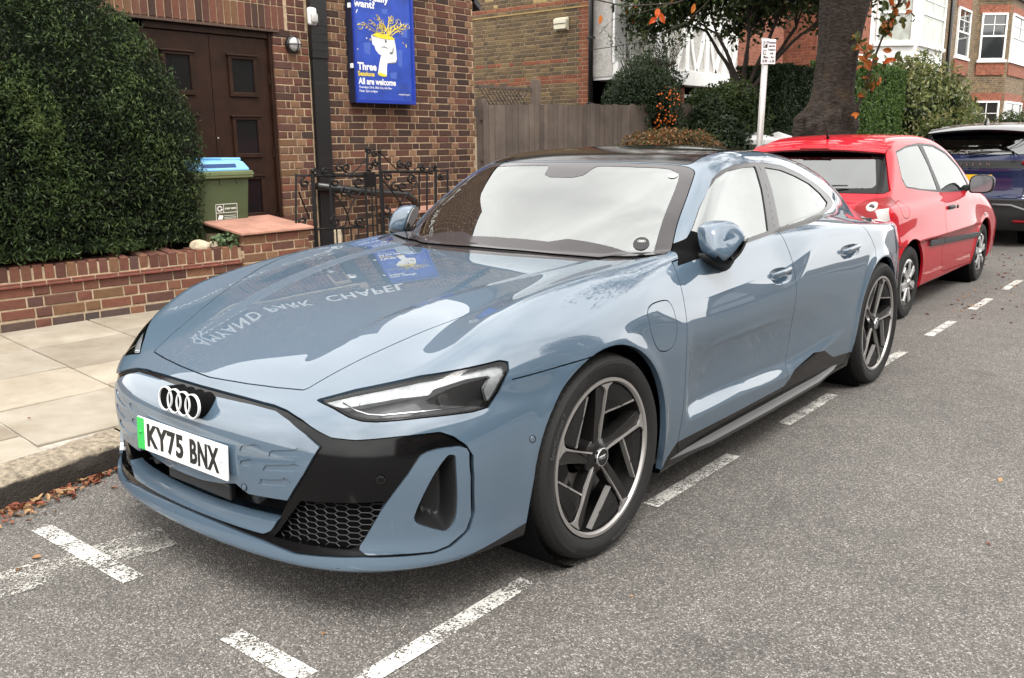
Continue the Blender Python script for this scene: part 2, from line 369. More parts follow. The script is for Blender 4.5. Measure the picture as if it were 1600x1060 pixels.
# ---------------------------------------------------------------- mesh an implicit body, cut it into panels
def surface_nets(F, lo, hi, h):
    lo = np.array(lo, float); n = np.ceil((np.array(hi) - lo) / h).astype(int) + 1
    st = 4
    ci = [np.arange(0, k + st, st) for k in n]
    g = np.stack(np.meshgrid(*ci, indexing='ij'), -1).reshape(-1, 3)
    cv = F(lo + g * h).reshape([len(c) for c in ci])
    near = np.abs(cv) < h * st * 1.9
    big = np.repeat(np.repeat(np.repeat(cv, st, 0), st, 1), st, 2)
    nb = near.copy()
    for ax in range(3):
        nb |= np.roll(near, 1, ax) | np.roll(near, -1, ax); near = nb.copy()
    nb = np.repeat(np.repeat(np.repeat(nb, st, 0), st, 1), st, 2)[:n[0], :n[1], :n[2]]
    val = big[:n[0], :n[1], :n[2]].copy()
    ii = np.argwhere(nb)
    for s0 in range(0, len(ii), 400000):
        q = ii[s0:s0 + 400000]; val[q[:, 0], q[:, 1], q[:, 2]] = F(lo + q * h)
    sg = val < 0
    cnt = np.zeros(n - 1, int)
    for a in (0, 1):
        for b in (0, 1):
            for c in (0, 1): cnt += sg[a:n[0] - 1 + a, b:n[1] - 1 + b, c:n[2] - 1 + c]
    act = (cnt > 0) & (cnt < 8)
    idx = np.full(act.shape, -1, np.int64); cells = np.argwhere(act); idx[act] = np.arange(len(cells))
    V = lo + (cells + .5) * h
    for _ in range(6):
        f = F(V); G = grad(F, V, .002); V = V - np.clip(f / np.maximum((G * G).sum(1), .25), -h, h)[:, None] * G
    quads = []
    for ax in range(3):
        b, c = [(1, 2), (2, 0), (0, 1)][ax]
        s0 = np.take(sg, range(n[ax] - 1), ax); s1 = np.take(sg, range(1, n[ax]), ax)
        e = np.argwhere(s0 != s1)
        e = e[(e[:, b] > 0) & (e[:, c] > 0) & (e[:, b] < n[b] - 1) & (e[:, c] < n[c] - 1)]
        def at(db, dc):
            q = e.copy(); q[:, b] += db; q[:, c] += dc; return idx[q[:, 0], q[:, 1], q[:, 2]]
        q = np.stack([at(-1, -1), at(0, -1), at(0, 0), at(-1, 0)], 1)
        fl = ~sg[e[:, 0], e[:, 1], e[:, 2]]
        q[fl] = q[fl][:, ::-1]
        quads.append(q)
    q = np.concatenate(quads); q = q[(q >= 0).all(1)]
    d1 = np.linalg.norm(V[q[:, 0]] - V[q[:, 2]], axis=1); d2 = np.linalg.norm(V[q[:, 1]] - V[q[:, 3]], axis=1)
    A = np.where((d1 <= d2)[:, None], q[:, [0, 1, 2]], q[:, [0, 1, 3]]); B = np.where((d1 <= d2)[:, None], q[:, [0, 2, 3]], q[:, [1, 2, 3]])
    return V, np.concatenate([A, B])

def poly_sdf(p, poly, closed=True):
    """signed distance of 2D points to a polygon (negative inside), or plain distance to a polyline"""
    poly = np.asarray(poly, float); a = poly; b = np.roll(poly, -1, 0)
    if not closed: a, b = poly[:-1], poly[1:]
    d = np.full(len(p), 1e9); ins = np.zeros(len(p), bool)
    for q, r in zip(a, b):
        e = r - q; w = p - q
        t = np.clip((w @ e) / max(e @ e, 1e-12), 0, 1)
        d = np.minimum(d, np.hypot(w[:, 0] - t * e[0], w[:, 1] - t * e[1]))
        if closed:
            c = (q[1] > p[:, 1]) != (r[1] > p[:, 1])
            with np.errstate(all='ignore'):
                xi = q[0] + (p[:, 1] - q[1]) * (r[0] - q[0]) / (r[1] - q[1])
            ins ^= c & (p[:, 0] < xi)
    return np.where(ins, -d, d) if closed else d

def smooth_poly(pts, n=4, closed=True):
    """Catmull-Rom through the points, corners kept soft"""
    P = np.asarray(pts, float); m = len(P); out = []
    for i in range(m if closed else m - 1):
        p0 = P[(i - 1) % m] if closed or i > 0 else P[i]; p1 = P[i]; p2 = P[(i + 1) % m]; p3 = P[(i + 2) % m] if closed or i + 2 < m else p2
        for k in range(n):
            t = k / n
            out.append(.5 * (2 * p1 + (p2 - p0) * t + (2 * p0 - 5 * p1 + 4 * p2 - p3) * t * t + (3 * p1 - p0 - 3 * p2 + p3) * t ** 3))
    if not closed: out.append(P[-1])
    return np.array(out)

PROJ = {'S': lambda V: V[:, [1, 2]], 'T': lambda V: V[:, [0, 1]], 'F': lambda V: V[:, [0, 2]], 'D': lambda V: np.stack([.8 * V[:, 0] + .6 * V[:, 1], V[:, 2]], 1)}

class Shell:
    def __init__(s, F, lo, hi, h):
        s.F = F; s.V, s.T = surface_nets(F, lo, hi, h); s.h = h
        s.lab = np.zeros(len(s.T), int); s.names = {'body': 0}
        s.cut(lambda V: V[:, 0], 'body', 'body', 'void', project=False); s.drop('void')
    def id(s, n): return s.names.setdefault(n, len(s.names))
    def cut(s, g, src, pos, neg, project=True):
        """triangles labelled src are split where g = 0; the two sides get labels pos and neg"""
        srcs = [src] if isinstance(src, str) else src
        sel = np.isin(s.lab, [s.id(k) for k in srcs])
        T = s.T[sel]
        used = np.unique(T); gv = np.full(len(s.V), 1.0); gv[used] = g(s.V[used])
        eps = s.h * .02; gv[np.abs(gv) < eps] = eps
        sg = gv[T] > 0; k = sg.sum(1)
        keep = [s.T[~sel]]; kl = [s.lab[~sel]]
        l0 = s.lab[sel]
        P, N = (None if pos is None else s.id(pos)), (None if neg is None else s.id(neg))
        def put(t, l, lab):
            if len(t): keep.append(t); kl.append(l if lab is None else np.full(len(t), lab))
        put(T[k == 3], l0[k == 3], P); put(T[k == 0], l0[k == 0], N)
        mix = (k == 1) | (k == 2)
        if mix.any():
            t = T[mix]; s3 = sg[mix]; l = l0[mix]
            lone = np.where(s3.sum(1) == 1, np.argmax(s3, 1), np.argmin(s3, 1)); r = np.arange(len(t))
            a, b, c = t[r, lone], t[r, (lone + 1) % 3], t[r, (lone + 2) % 3]
            e = np.concatenate([np.stack([a, b], 1), np.stack([a, c], 1)]); es = np.sort(e, 1)
            ue, inv = np.unique(es, axis=0, return_inverse=True); inv = inv.ravel()
            ga, gb = gv[ue[:, 0]], gv[ue[:, 1]]; w = (ga / (ga - gb))[:, None]
            NV = s.V[ue[:, 0]] * (1 - w) + s.V[ue[:, 1]] * w
            if project:
                f = s.F(NV); G = grad(s.F, NV); NV = NV - np.clip(f / np.maximum((G * G).sum(1), .25), -.01, .01)[:, None] * G
            base = len(s.V); s.V = np.concatenate([s.V, NV]); ab = base + inv[:len(t)]; ac = base + inv[len(t):]
            lp = s3[r, lone]
            tl = np.stack([a, ab, ac], 1); t2 = np.stack([ab, b, c], 1); t3 = np.stack([ab, c, ac], 1)
            put(tl[lp], l[lp], P); put(tl[~lp], l[~lp], N)
            for tt in (t2, t3): put(tt[~lp], l[~lp], P); put(tt[lp], l[lp], N)
        s.T = np.concatenate(keep); s.lab = np.concatenate(kl)
    def drop(s, n):
        k = s.lab != s.id(n); s.T = s.T[k]; s.lab = s.lab[k]
    def region(s, src, new, poly, proj, valid=None, gap=0.0, smooth=0):
        poly = smooth_poly(poly, smooth) if smooth else np.asarray(poly, float)
        def g(V, off):
            d = poly_sdf(PROJ[proj](V), poly) + off
            if valid is not None: d = np.where(valid(V), d, 1.0)
            return d
        srcs = [src] if isinstance(src, str) else src
        for sname in srcs:
            if gap:
                s.cut(lambda V: g(V, -gap), sname, sname, '_in')
                s.cut(lambda V: g(V, gap), '_in', '_gap', new); s.drop('_gap')
            else:
                s.cut(lambda V: g(V, 0), sname, sname, new)
    def line(s, src, pts, proj, w, valid=None):
        def g(V):
            d = poly_sdf(PROJ[proj](V), pts, closed=False) - w
            return d if valid is None else np.where(valid(V), d, 1.0)
        for sname in ([src] if isinstance(src, str) else src):
            s.cut(g, sname, sname, '_gap'); s.drop('_gap')
    def part(s, names, off=0.0, skirt=.012, offf=None):
        """-> points, triangles, corner normals of a panel with a turned-in edge"""
        names = [names] if isinstance(names, str) else names
        T = s.T[np.isin(s.lab, [s.id(k) for k in names])]
        if not len(T): return None
        u, T = np.unique(T, return_inverse=True); T = T.reshape(-1, 3); V = s.V[u]
        N = grad(s.F, V); N /= np.linalg.norm(N, axis=1)[:, None] + 1e-9
        d = off if offf is None else offf(V)
        P = V + N * (d if np.isscalar(d) else d[:, None])
        if offf is not None:
            fn = np.cross(P[T[:, 1]] - P[T[:, 0]], P[T[:, 2]] - P[T[:, 0]]); N2 = np.zeros_like(P)
            for k in range(3): np.add.at(N2, T[:, k], fn)
            N = N2 / (np.linalg.norm(N2, axis=1)[:, None] + 1e-12)
        CN = N[T]
        if skirt:
            E = np.concatenate([T[:, [0, 1]], T[:, [1, 2]], T[:, [2, 0]]]); key = np.sort(E, 1)
            ue, inv, ct = np.unique(key, axis=0, return_inverse=True, return_counts=True); inv = inv.ravel()
            B = E[ct[inv] == 1]
            B = B[~((np.abs(V[B[:, 0], 0]) < 1e-6) & (np.abs(V[B[:, 1], 0]) < 1e-6))]
            if len(B):
                bu, Bi = np.unique(B, return_inverse=True); Bi = Bi.reshape(-1, 2); nb = len(bu); base = len(P)
                t = N[bu]
                Q = P[bu] - t * skirt
                P = np.concatenate([P, Q])
                a, b = B[:, 0], B[:, 1]; a2, b2 = base + Bi[:, 0], base + Bi[:, 1]
                T2 = np.concatenate([np.stack([b, a, a2], 1), np.stack([b, a2, b2], 1)])
                fn = np.cross(P[T2[:, 1]] - P[T2[:, 0]], P[T2[:, 2]] - P[T2[:, 0]]); fn /= np.linalg.norm(fn, axis=1)[:, None] + 1e-12
                T = np.concatenate([T, T2]); CN = np.concatenate([CN, np.repeat(fn[:, None], 3, 1)])
        return P, T, CN
    def mesh(s, name, names, side='both', **k):
        r = s.part(names, **k)
        if r is None: return None
        P, T, CN = r
        mir = np.array([-1, 1, 1.])
        if side == 'both':
            n = len(P)
            T = np.concatenate([T, T[:, ::-1] + n]); P = np.concatenate([P, P * mir]); CN = np.concatenate([CN, (CN * mir)[:, ::-1]])
            z = np.abs(P[:, 0]) < 1e-6                                        # weld along the centre line
            mp = np.arange(len(P)); iz = np.where(z)[0]; key = np.round(P[iz], 6)
            _, first, inv = np.unique(key, axis=0, return_index=True, return_inverse=True); mp[iz] = iz[first][inv.ravel()]
            T = mp[T]
        elif side == 'right':
            P = P * mir; T = T[:, ::-1]; CN = (CN * mir)[:, ::-1]
        ok = (T[:, 0] != T[:, 1]) & (T[:, 1] != T[:, 2]) & (T[:, 0] != T[:, 2]); T = T[ok]; CN = CN[ok]
        u, T = np.unique(T, return_inverse=True); T = T.reshape(-1, 3); P = P[u]
        me = bpy.data.meshes.new(name); me.vertices.add(len(P)); me.vertices.foreach_set('co', P.astype(np.float32).ravel())
        me.loops.add(T.size); me.loops.foreach_set('vertex_index', T.astype(np.int32).ravel()); me.polygons.add(len(T))
        me.polygons.foreach_set('loop_start', np.arange(0, T.size, 3, dtype=np.int32)); me.polygons.foreach_set('use_smooth', np.ones(len(T), bool))
        me.update(calc_edges=True)
        me.normals_split_custom_set([tuple(v) for v in CN.reshape(-1, 3).tolist()])
        return me
    def obj(s, name, names, m, parent, side='both', **k):
        me = s.mesh(name, names, side, **k)
        return None if me is None else link(name, me, parent, m)
# ---------------------------------------------------------------- car materials
mat('coupe_paint', (.068, .104, .144), rough=.5, coat=1.0, spec=.06, coat_rough=.005)
MATS['coupe_paint'].node_tree.nodes['Principled BSDF'].inputs['Coat IOR'].default_value = 1.95
mat('gloss_black', (.003, .003, .0035), rough=.10, spec=.35)
mat('satin_black', (.012, .012, .013), rough=.45)
mat('trim_grey', (.026, .026, .027), rough=.28, spec=.5)
mat('rubber', (.009, .0088, .0085), rough=.8, bump=(180, .25, .002))
mat('dark_void', (.0025, .0025, .003), rough=.9, spec=.1)
mat('machined', (.36, .345, .335), rough=.36, metal=.6)
mat('wheel_dark', (.009, .0085, .0085), rough=.30, coat=.15)
mat('wheel_insert', (.010, .010, .010), rough=.55)
mat('steel', (.22, .21, .20), rough=.38, metal=1)
mat('chrome', (.75, .76, .78), rough=.08, metal=1)
mat('badge_white', (.66, .67, .68), rough=.3, coat=.4)
mat('lamp_white', (.40, .41, .42), rough=.25, coat=.6, var=(22, .35))
mat('lamp_grey', (.045, .045, .048), rough=.25, coat=.4)
mat('plate_white', (.75, .75, .74), rough=.35, coat=.3)
mat('plate_black', (.006, .006, .006), rough=.5)
mat('plate_green', (.02, .42, .07), rough=.4)
mat('plate_yellow', (.75, .42, .01), rough=.4)
mat('cabin', (.010, .010, .011), rough=.75, bump=(90, .2, .002))
mat('frit', (.035, .031, .033), rough=.06, spec=.6)
glass_mat('windscreen_glass', (.60, .68, .66), refl=.30)
glass_mat('side_glass', (.42, .47, .46), refl=.30)
glass_mat('privacy_glass', (.06, .06, .065), refl=.17)
glass_mat('lens_glass', (.93, .94, .95), refl=.03)

def make_wheel(name, parent, mats=('machined', 'wheel_dark'), steer=0):
    """21-inch wheel, axis x, outer face to +x at x = 0"""
    w = bpy.data.objects.new(name, None); COL.objects.link(w); w.parent = parent
    N = 96
    ty = MB(); ty.lathe([(.276, -.010), (.290, .004), (.318, .011), (.338, .008), (.350, -.006), (.357, -.030), (.3585, -.075), (.359, -.13), (.3585, -.19), (.356, -.235), (.338, -.27), (.30, -.268), (.276, -.25)], 'x', N)
    ty = ty.obj('tyre', 'rubber', w, auto=40)
    tr = MB()
    for k in range(72):                                             # tread blocks
        t = 2 * math.pi * k / 72
        for (xa, xb, sk) in ((-.006, -.05, .35), (-.21, -.255, -.35)):
            pts = []
            for (xx, dt) in ((xa, 0), (xb, sk * .05), (xb, sk * .05 + .052), (xa, .052)):
                rr = .3515 if abs(xx) < .01 or abs(xx) > .25 else .3605
                pts.append((xx, rr * math.cos(t + dt), rr * math.sin(t + dt)))
            lo = [(p[0], p[1] * .975, p[2] * .975) for p in pts]
            v = [tr.bm.verts.new(p) for p in pts + lo]
            for f in ((0, 1, 2, 3), (0, 4, 5, 1), (1, 5, 6, 2), (2, 6, 7, 3), (3, 7, 4, 0)): tr.bm.faces.new([v[i] for i in f])
    for xr in (-.085, -.13, -.175):
        tr.lathe([(.3575, xr - .017), (.3612, xr - .015), (.3612, xr + .015), (.3575, xr + .017)], 'x', N)
    kind(tr.obj('tread', 'rubber', ty), 'stuff')
    # raised marks on the sidewall: fine chequer bands and the maker's lettering
    sw = MB()
    for a0, a1 in ((R(58), R(110)), (R(238), R(290))):
        na = int((a1 - a0) / .018)
        for i in range(na):
            for j in range(4):
                if (i + j) % 2: continue
                t0 = a0 + i * .018; r0 = .312 + j * .0055
                pts = [(.0115 + (.0005 if r < .33 else -.0012), r * math.cos(t), r * math.sin(t)) for (r, t) in ((r0, t0), (r0 + .0055, t0), (r0 + .0055, t0 + .018), (r0, t0 + .018))]
                sw.bm.faces.new([sw.bm.verts.new(p) for p in pts])
    kind(sw.obj('sidewall_pattern', 'satin_black', ty), 'stuff')
    def arc_text(s, a_mid, rad, size):
        me = text_mesh(s, size, extr=.0006, name='tyre_lettering', sx=1.0)
        for v in me.vertices:
            # letters stand with their feet to the hub, reading clockwise seen from outside
            x, y, z = v.co
            a = a_mid - x / rad
            v.co = (.0118 + z, (rad + y) * math.cos(a), (rad + y) * math.sin(a))
        return link('tyre_lettering', me, ty, 'tyre_mark')
    arc_text('SportContact 7', R(152), .320, .024)
    arc_text('Continental', R(288), .320, .026)
    rim = MB(); rim.lathe([(.272, -.045), (.2785, -.030), (.2785, .001), (.2672, .0015), (.2630, -.004), (.2605, -.014)], 'x', N)
    rim = rim.obj('rim', mats[0], w, auto=35)
    bk = MB(); bk.lathe([(.2600, -.008), (.256, -.030), (.249, -.06), (.2455, -.11), (.2455, -.235), (.275, -.25)], 'x', 64); bk.obj('barrel', mats[1], rim, smooth=True)
    hub = MB(); hub.lathe([(.0, -.006), (.028, -.006), (.031, -.010), (.033, -.018), (.050, -.024), (.066, -.036), (.070, -.07), (.06, -.10), (0, -.10)], 'x', 48)
    hub = hub.obj('hub', mats[1], w, auto=40)
    cp = MB(); cp.lathe([(.0285, -.0045), (.031, -.0035), (.033, -.006), (.033, -.015)], 'x', 48); cp.obj('hub_ring', 'chrome', hub, smooth=True)
    for k in range(4):
        tb = MB(); pts = [(-.0045, -.0135 + k * .009 + .0065 * math.cos(t * math.pi / 8), .0065 * math.sin(t * math.pi / 8)) for t in range(17)]
        tb.tube(pts, .0009, 5, caps=False); tb.obj('hub_badge', 'chrome', hub)
    def pol(r, deg): t = R(90 - deg); return (r * math.cos(t), r * math.sin(t))     # clockwise degrees from the top, seen from +x
    def P3(x): return lambda p: (x + (-.020 if math.hypot(*p) < .12 else -.020 * max(0, (.2 - math.hypot(*p)) / .08)), p[0], p[1])
    for k in range(5):
        a = 72 * k + 3
        rot = lambda pts, a=a: [pol(r, d + a) for r, d in pts]
        sp = MB()
        blade = rot([(.030, -70), (.062, -34), (.12, -17), (.18, -12.5), (.235, -12), (.257, -10.5), (.257, 2), (.235, 1.0), (.18, 1.0), (.12, 1.2), (.078, 3), (.045, 10), (.03, 30)])
        sp.prism(blade, P3(-.011), P3(-.055)); sp = sp.obj('spoke', mats[1], w, bev=.0015)
        ed = MB()
        edge = rot([(.036, 4), (.078, 1.2), (.12, .4), (.18, .2), (.232, .2), (.248, -2.5), (.260, -7), (.262, 9), (.250, 4.0), (.235, 2.0), (.18, 1.9), (.12, 2.6), (.08, 4.8), (.038, 14)])
        ed.prism(edge, P3(-.002), P3(-.010)); ed.obj('machined_edge', mats[0], sp, bev=.0006)
        ins = MB()
        panel = rot([(.150, 5), (.20, 3.6), (.250, 5), (.2575, 12), (.2575, 24), (.2575, 36), (.2575, 47), (.248, 48), (.215, 36)])
        ins.prism(panel, P3(-.014), P3(-.030)); ins = ins.obj('aero_panel', 'wheel_insert', w)
        p0 = Vector(rot([(.150, 5)])[0]); p1 = Vector(rot([(.257, 4)])[0]); p2 = Vector(rot([(.252, 48)])[0])
        rb = MB()
        for j in range(1, 15):
            t = j / 15
            s0 = p0.lerp(p1, t); s1 = p2 + (p1 - p0) * (t - .55) * .55
            dd = (s1 - s0)
            # clip to the panel: march to the inner line or the rim
            n = 0; last = s0
            for q in range(1, 60):
                pt = s0 + dd * q / 50
                if pt.length > .2565: break
                u = pt - p0; e = (p2 - p0)
                if u.cross(e) * (p1 - p0).cross(e) < 0: break
                last = pt
            if (last - s0).length < .012: continue
            dn = (last - s0).normalized(); nn = Vector((-dn.y, dn.x)) * .0018
            q4 = [s0 + nn + dn * .004, last + nn, last - nn, s0 - nn + dn * .004]
            rb.prism([tuple(v) for v in q4], P3(-.0105), P3(-.016))
        kind(rb.obj('ribs', 'wheel_insert', ins), 'stuff')
        ln = MB(); d = (p2 - p0).normalized(); nn = Vector((-d.y, d.x)) * .0030
        ln.prism([tuple(v) for v in (p0 + nn, p2 + nn, p2 - nn, p0 - nn)], P3(-.006), P3(-.026)); ln.obj('machined_line', mats[0], ins)
        bo = MB(); c = rot([(.0, 0)])
        bc = pol(.056, a + 40)
        bo.lathe([(0, -.030), (.0085, -.030), (.011, -.034), (.011, -.05)], 'x', 12, (0, bc[0], bc[1])); bo.obj('wheel_bolt', 'satin_black', hub, smooth=False)
    dk = MB(); dk.lathe([(.08, -.115), (.205, -.112), (.207, -.118), (.207, -.148), (.08, -.15)], 'x', 64); dk = dk.obj('brake_disc', 'steel', w, auto=30)
    cal = MB(); cal.prism([pol(r, d) for r, d in [(.135, 232), (.22, 230), (.225, 245), (.226, 262), (.222, 280), (.135, 278), (.13, 255)]], lambda p: (-.062, p[0], p[1]), lambda p: (-.155, p[0], p[1])); cal.obj('brake_caliper', 'gloss_black', w, bev=.006)
    return w
mat('tyre_mark', (.055, .054, .052), rough=.75)

def build_coupe():
    root = empty('coupe_car', 'grey-blue four-door coupe parked along the kerb with a white front number plate', 'car')
    car = Coupe()
    S = Shell(car.F, car.lo, car.hi, .0115)
    front = lambda V: (V[:, 1] < -.3)
    sidev = lambda V: (V[:, 0] > .45)
    for yc in (0, 2.9):
        arc = [(yc - .425, -.1), (yc - .418, .22), (yc - .402, .33)] + [(yc - .390 * math.cos(R(t)), .362 + .390 * math.sin(R(t))) for t in range(6, 176, 6)] + [(yc + .402, .33), (yc + .425, .22), (yc + .43, -.1)]
        S.region('body', 'void', arc, 'S', lambda V: V[:, 0] > .56); S.drop('void')
    hood = [(-.1, -.884), (.0, -.883), (.068, -.879), (.189, -.869), (.318, -.852), (.422, -.833), (.433, -.822), (.493, -.655), (.545, -.53), (.605, -.388), (.645, -.285), (.690, -.165), (.725, -.03), (.745, .15), (.746, .32), (.735, .45), (.720, .535), (.56, .520), (.415, .502), (.2, .465), (0, .452), (-.1, .452)]
    S.region('body', 'hood', hood, 'T', lambda V: (V[:, 2] > .6) & (V[:, 1] < .8), gap=.0024)
    wsl = [(0, .595), (.3, .607), (.55, .635), (.74, .68), (.785, .692)]
    S.region('body', 'cowl', [(-.1, .45), (0, .45), (.2, .463), (.415, .5), (.56, .518), (.722, .533), (.765, .61)] + wsl[::-1] + [(-.1, .595)], 'T', lambda V: (V[:, 2] > .8) & (V[:, 1] < .8))
    ws = [(-.1, .595)] + wsl + [(.721, .90), (.682, 1.055), (.655, 1.149), (.638, 1.200), (.622, 1.222), (.590, 1.233), (.555, 1.232), (.367, 1.203), (.136, 1.197), (0, 1.197), (-.1, 1.197)]
    S.region('body', 'windshield', ws, 'T', lambda V: (V[:, 2] > .8) & (V[:, 1] < 1.6), gap=.0022)
    S.region('body', 'roof_panel', [(-.1, 1.207), (0, 1.207), (.136, 1.207), (.367, 1.213), (.545, 1.240), (.572, 1.252), (.583, 1.275), (.583, 1.389), (.589, 1.459), (.595, 1.535), (.597, 1.636), (.592, 1.8), (.57, 2.05), (.535, 2.4), (.48, 2.70), (.44, 2.76), (0, 2.79), (-.1, 2.79)], 'T', lambda V: V[:, 2] > 1.1, gap=.0024)
    S.region('body', 'rear_window', [(-.1, 2.81), (0, 2.81), (.44, 2.785), (.41, 3.3), (.33, 3.62), (0, 3.68), (-.1, 3.68)], 'T', lambda V: (V[:, 2] > .95) & (V[:, 1] > 2.4), gap=.002)
    dlo = [(.685, .944), (.879, 1.024), (1.036, 1.137), (1.233, 1.251), (1.337, 1.284), (1.47, 1.305), (1.64, 1.312), (1.863, 1.307), (2.088, 1.287), (2.342, 1.239), (2.648, 1.164), (2.881, 1.091), (2.93, 1.062), (2.92, 1.045), (2.803, 1.027), (2.484, 1.009), (2.1, .998), (1.712, .984), (1.3, .964), (.669, .935)]
    S.region('body', 'trim', dlo, 'S', lambda V: (V[:, 0] > .45) & (V[:, 2] > .85))
    glf = [(.732, .957), (.895, 1.033), (1.041, 1.137), (1.156, 1.207), (1.269, 1.255), (1.399, 1.283), (1.579, 1.293), (1.714, 1.293), (1.691, 1.183), (1.607, .997), (1.318, .983), (.961, .967)]
    glr = [(1.83, 1.286), (2.051, 1.266), (2.257, 1.229), (2.489, 1.178), (2.669, 1.116), (2.785, 1.059), (2.706, 1.04), (2.501, 1.021), (2.159, 1.013), (1.763, 1.001), (1.82, 1.177)]
    S.region('trim', 'glass_front', glf, 'S', sidev); S.region('trim', 'glass_rear', glr, 'S', sidev)
    S.region('trim', 'corner_dark', [(.5, .8), (.985, .8), (.985, .962), (.95, 1.04), (.90, 1.06), (.5, 1.0)], 'S', sidev)
    S.region('glass_front', 'corner_dark', [(.5, .8), (.985, .8), (.985, .962), (.95, 1.04), (.90, 1.06), (.5, 1.0)], 'S', sidev)  # this corner of the glass is blacked out for the dark reflection in it
    S.line('glass_rear', [(2.489, 1.2), (2.522, 1.0)], 'S', .003, sidev)
    S.line('trim', [(1.70, .95), (1.69, 1.0), (1.75, 1.18), (1.77, 1.33)], 'S', .0025, sidev)
    # front mask, seen straight on
    fasc = [(-.1, .657), (.063, .658), (.227, .657), (.368, .654), (.429, .648), (.502, .632), (.573, .608), (.610, .596), (.674, .592), (.766, .600), (.836, .603), (.861, .585), (.882, .556), (.893, .52), (.895, .46), (.892, .343), (.884, .288), (.864, .253), (.838, .242), (.70, .245), (.492, .231), (.357, .246), (.131, .255), (-.1, .256)]
    fv = lambda V: (V[:, 1] < -.5) & (V[:, 2] < .69)
    S.region('body', 'black', fasc, 'F', fv, gap=.0014)
    mk = [(-.1, .643), (.103, .643), (.284, .645), (.391, .642), (.459, .626), (.527, .600), (.581, .568), (.538, .486), (.473, .392), (.424, .314), (.401, .282), (.372, .266), (.278, .265), (.13, .265), (-.1, .265)]
    S.region('black', 'mask', mk, 'F', fv)
    slot = [(-.1, .378), (.10, .380), (.20, .392), (.262, .406), (.316, .383), (.398, .388), (.476, .393), (.452, .349), (.428, .320), (.415, .313), (.353, .311), (.276, .308), (.127, .304), (-.1, .304)]
    S.region('mask', 'slot', slot, 'F', fv)
    bl = [(.827, .552), (.847, .557), (.874, .556), (.887, .543), (.891, .461), (.888, .337), (.880, .292), (.858, .258), (.837, .248), (.774, .251), (.705, .251), (.682, .269), (.738, .386), (.793, .487), (.813, .541)]
    S.region('black', 'blade', bl, 'F', fv)
    vn = [(.855, .531), (.864, .534), (.870, .524), (.873, .442), (.868, .340), (.855, .303), (.843, .306), (.807, .334), (.800, .352), (.803, .375), (.83, .461)]
    S.region('blade', 'vent', vn, 'F', fv, smooth=3)
    S.region('black', 'hexgrid', [(.515, .395), (.751, .410), (.682, .275), (.66, .262), (.618, .262), (.517, .262), (.405, .262), (.425, .285)], 'F', fv)
    chev = []
    for (x0, z0, x1, z1, x2, z2) in ((.405, .518, .518, .534, .555, .554), (.387, .472, .505, .488, .53, .508), (.363, .423, .479, .439, .505, .458), (.285, .513, .352, .523, .388, .542), (.285, .468, .336, .475, .366, .493)):
        chev.append([(x0, z0), (x1, z1), (x2, z2), (x2 - .040, z2 + .006), (x1 - .010, z1 + .019), (x0 + .014, z0 + .020)])
    for c in chev: S.region('mask', 'chevron', c, 'F', fv)
    # headlight
    hl = [(.501, -.845, .68), (.595, -.776, .711), (.744, -.654, .751), (.878, -.455, .779), (.894, -.434, .772), (.902, -.440, .748), (.899, -.483, .69), (.893, -.527, .652), (.874, -.573, .646), (.791, -.706, .645), (.708, -.798, .640), (.672, -.824, .642), (.633, -.838, .65), (.575, -.844, .667)]
    hd = [(.8 * p[0] + .6 * p[1], p[2]) for p in hl]
    hv = lambda V: (V[:, 1] < -.3) & (V[:, 0] > .4)
    S.region('body', 'lamp', hd, 'D', hv, gap=.002)
    ctr = np.mean(hd, 0)
    inner = [tuple(ctr + (np.array(p) - ctr) * np.array([.955, .86])) for p in hd]
    S.region('lamp', 'lens', inner, 'D', hv)
    # doors, flap, seams
    df = [(.655, .952), (.638, .93), (.619, .873), (.587, .793), (.566, .70), (.557, .602), (.552, .502), (.545, .374), (.535, .27), (.55, .205), (1.585, .205), (1.611, .267), (1.655, .423), (1.664, .604), (1.668, .788), (1.678, .847), (1.684, .941), (1.692, 1.0), (1.2, .985)]
    dr = [(1.692, 1.0), (1.684, .941), (1.678, .847), (1.668, .788), (1.664, .604), (1.655, .423), (1.611, .267), (1.585, .205), (2.43, .205), (2.60, .45), (2.74, .73), (2.776, .774), (2.783, .811), (2.748, .861), (2.685, .93), (2.62, 1.03), (2.2, 1.02)]
    S.region('body', 'sill_black', [(.40, .15), (.46, .225), (.529, .268), (1.074, .256), (1.600, .257), (1.66, .285), (1.70, .315), (1.953, .357), (2.083, .345), (2.17, .305), (2.231, .281), (2.50, .262), (2.52, .1), (.4, .1)], 'S', lambda V: V[:, 0] > .6)
    for nm, poly in (('door_front', df), ('door_rear', dr)):
        S.region('body', nm, poly, 'S', lambda V: (V[:, 0] > .5), gap=.0024)
        S.region('sill_black', nm + '_low', poly, 'S', lambda V: (V[:, 0] > .6), gap=.0024)
    fl = [(.287, .803), (.305, .828), (.35, .840), (.43, .840), (.474, .829), (.490, .789), (.487, .715), (.462, .675), (.42, .661), (.379, .662), (.331, .681), (.295, .739)]
    S.region('body', 'flap', fl, 'S', lambda V: V[:, 0] > .7, gap=.002, smooth=3)
    zl = lambda V: np.where(V[:, 1] < -.444, np.interp(V[:, 0], [0, .425, .433, .501, .595, .744, .886, .91, 1.1], [.95, .95, .692, .68, .711, .751, .780, .72, .72]), np.interp(V[:, 1], [-.444, -.318, -.167, 0], [.72, .727, .734, .738]))
    S.cut(lambda V: np.where(V[:, 1] < -.05, (V[:, 2] - zl(V)), 1.0), 'body', 'body', 'bumper')
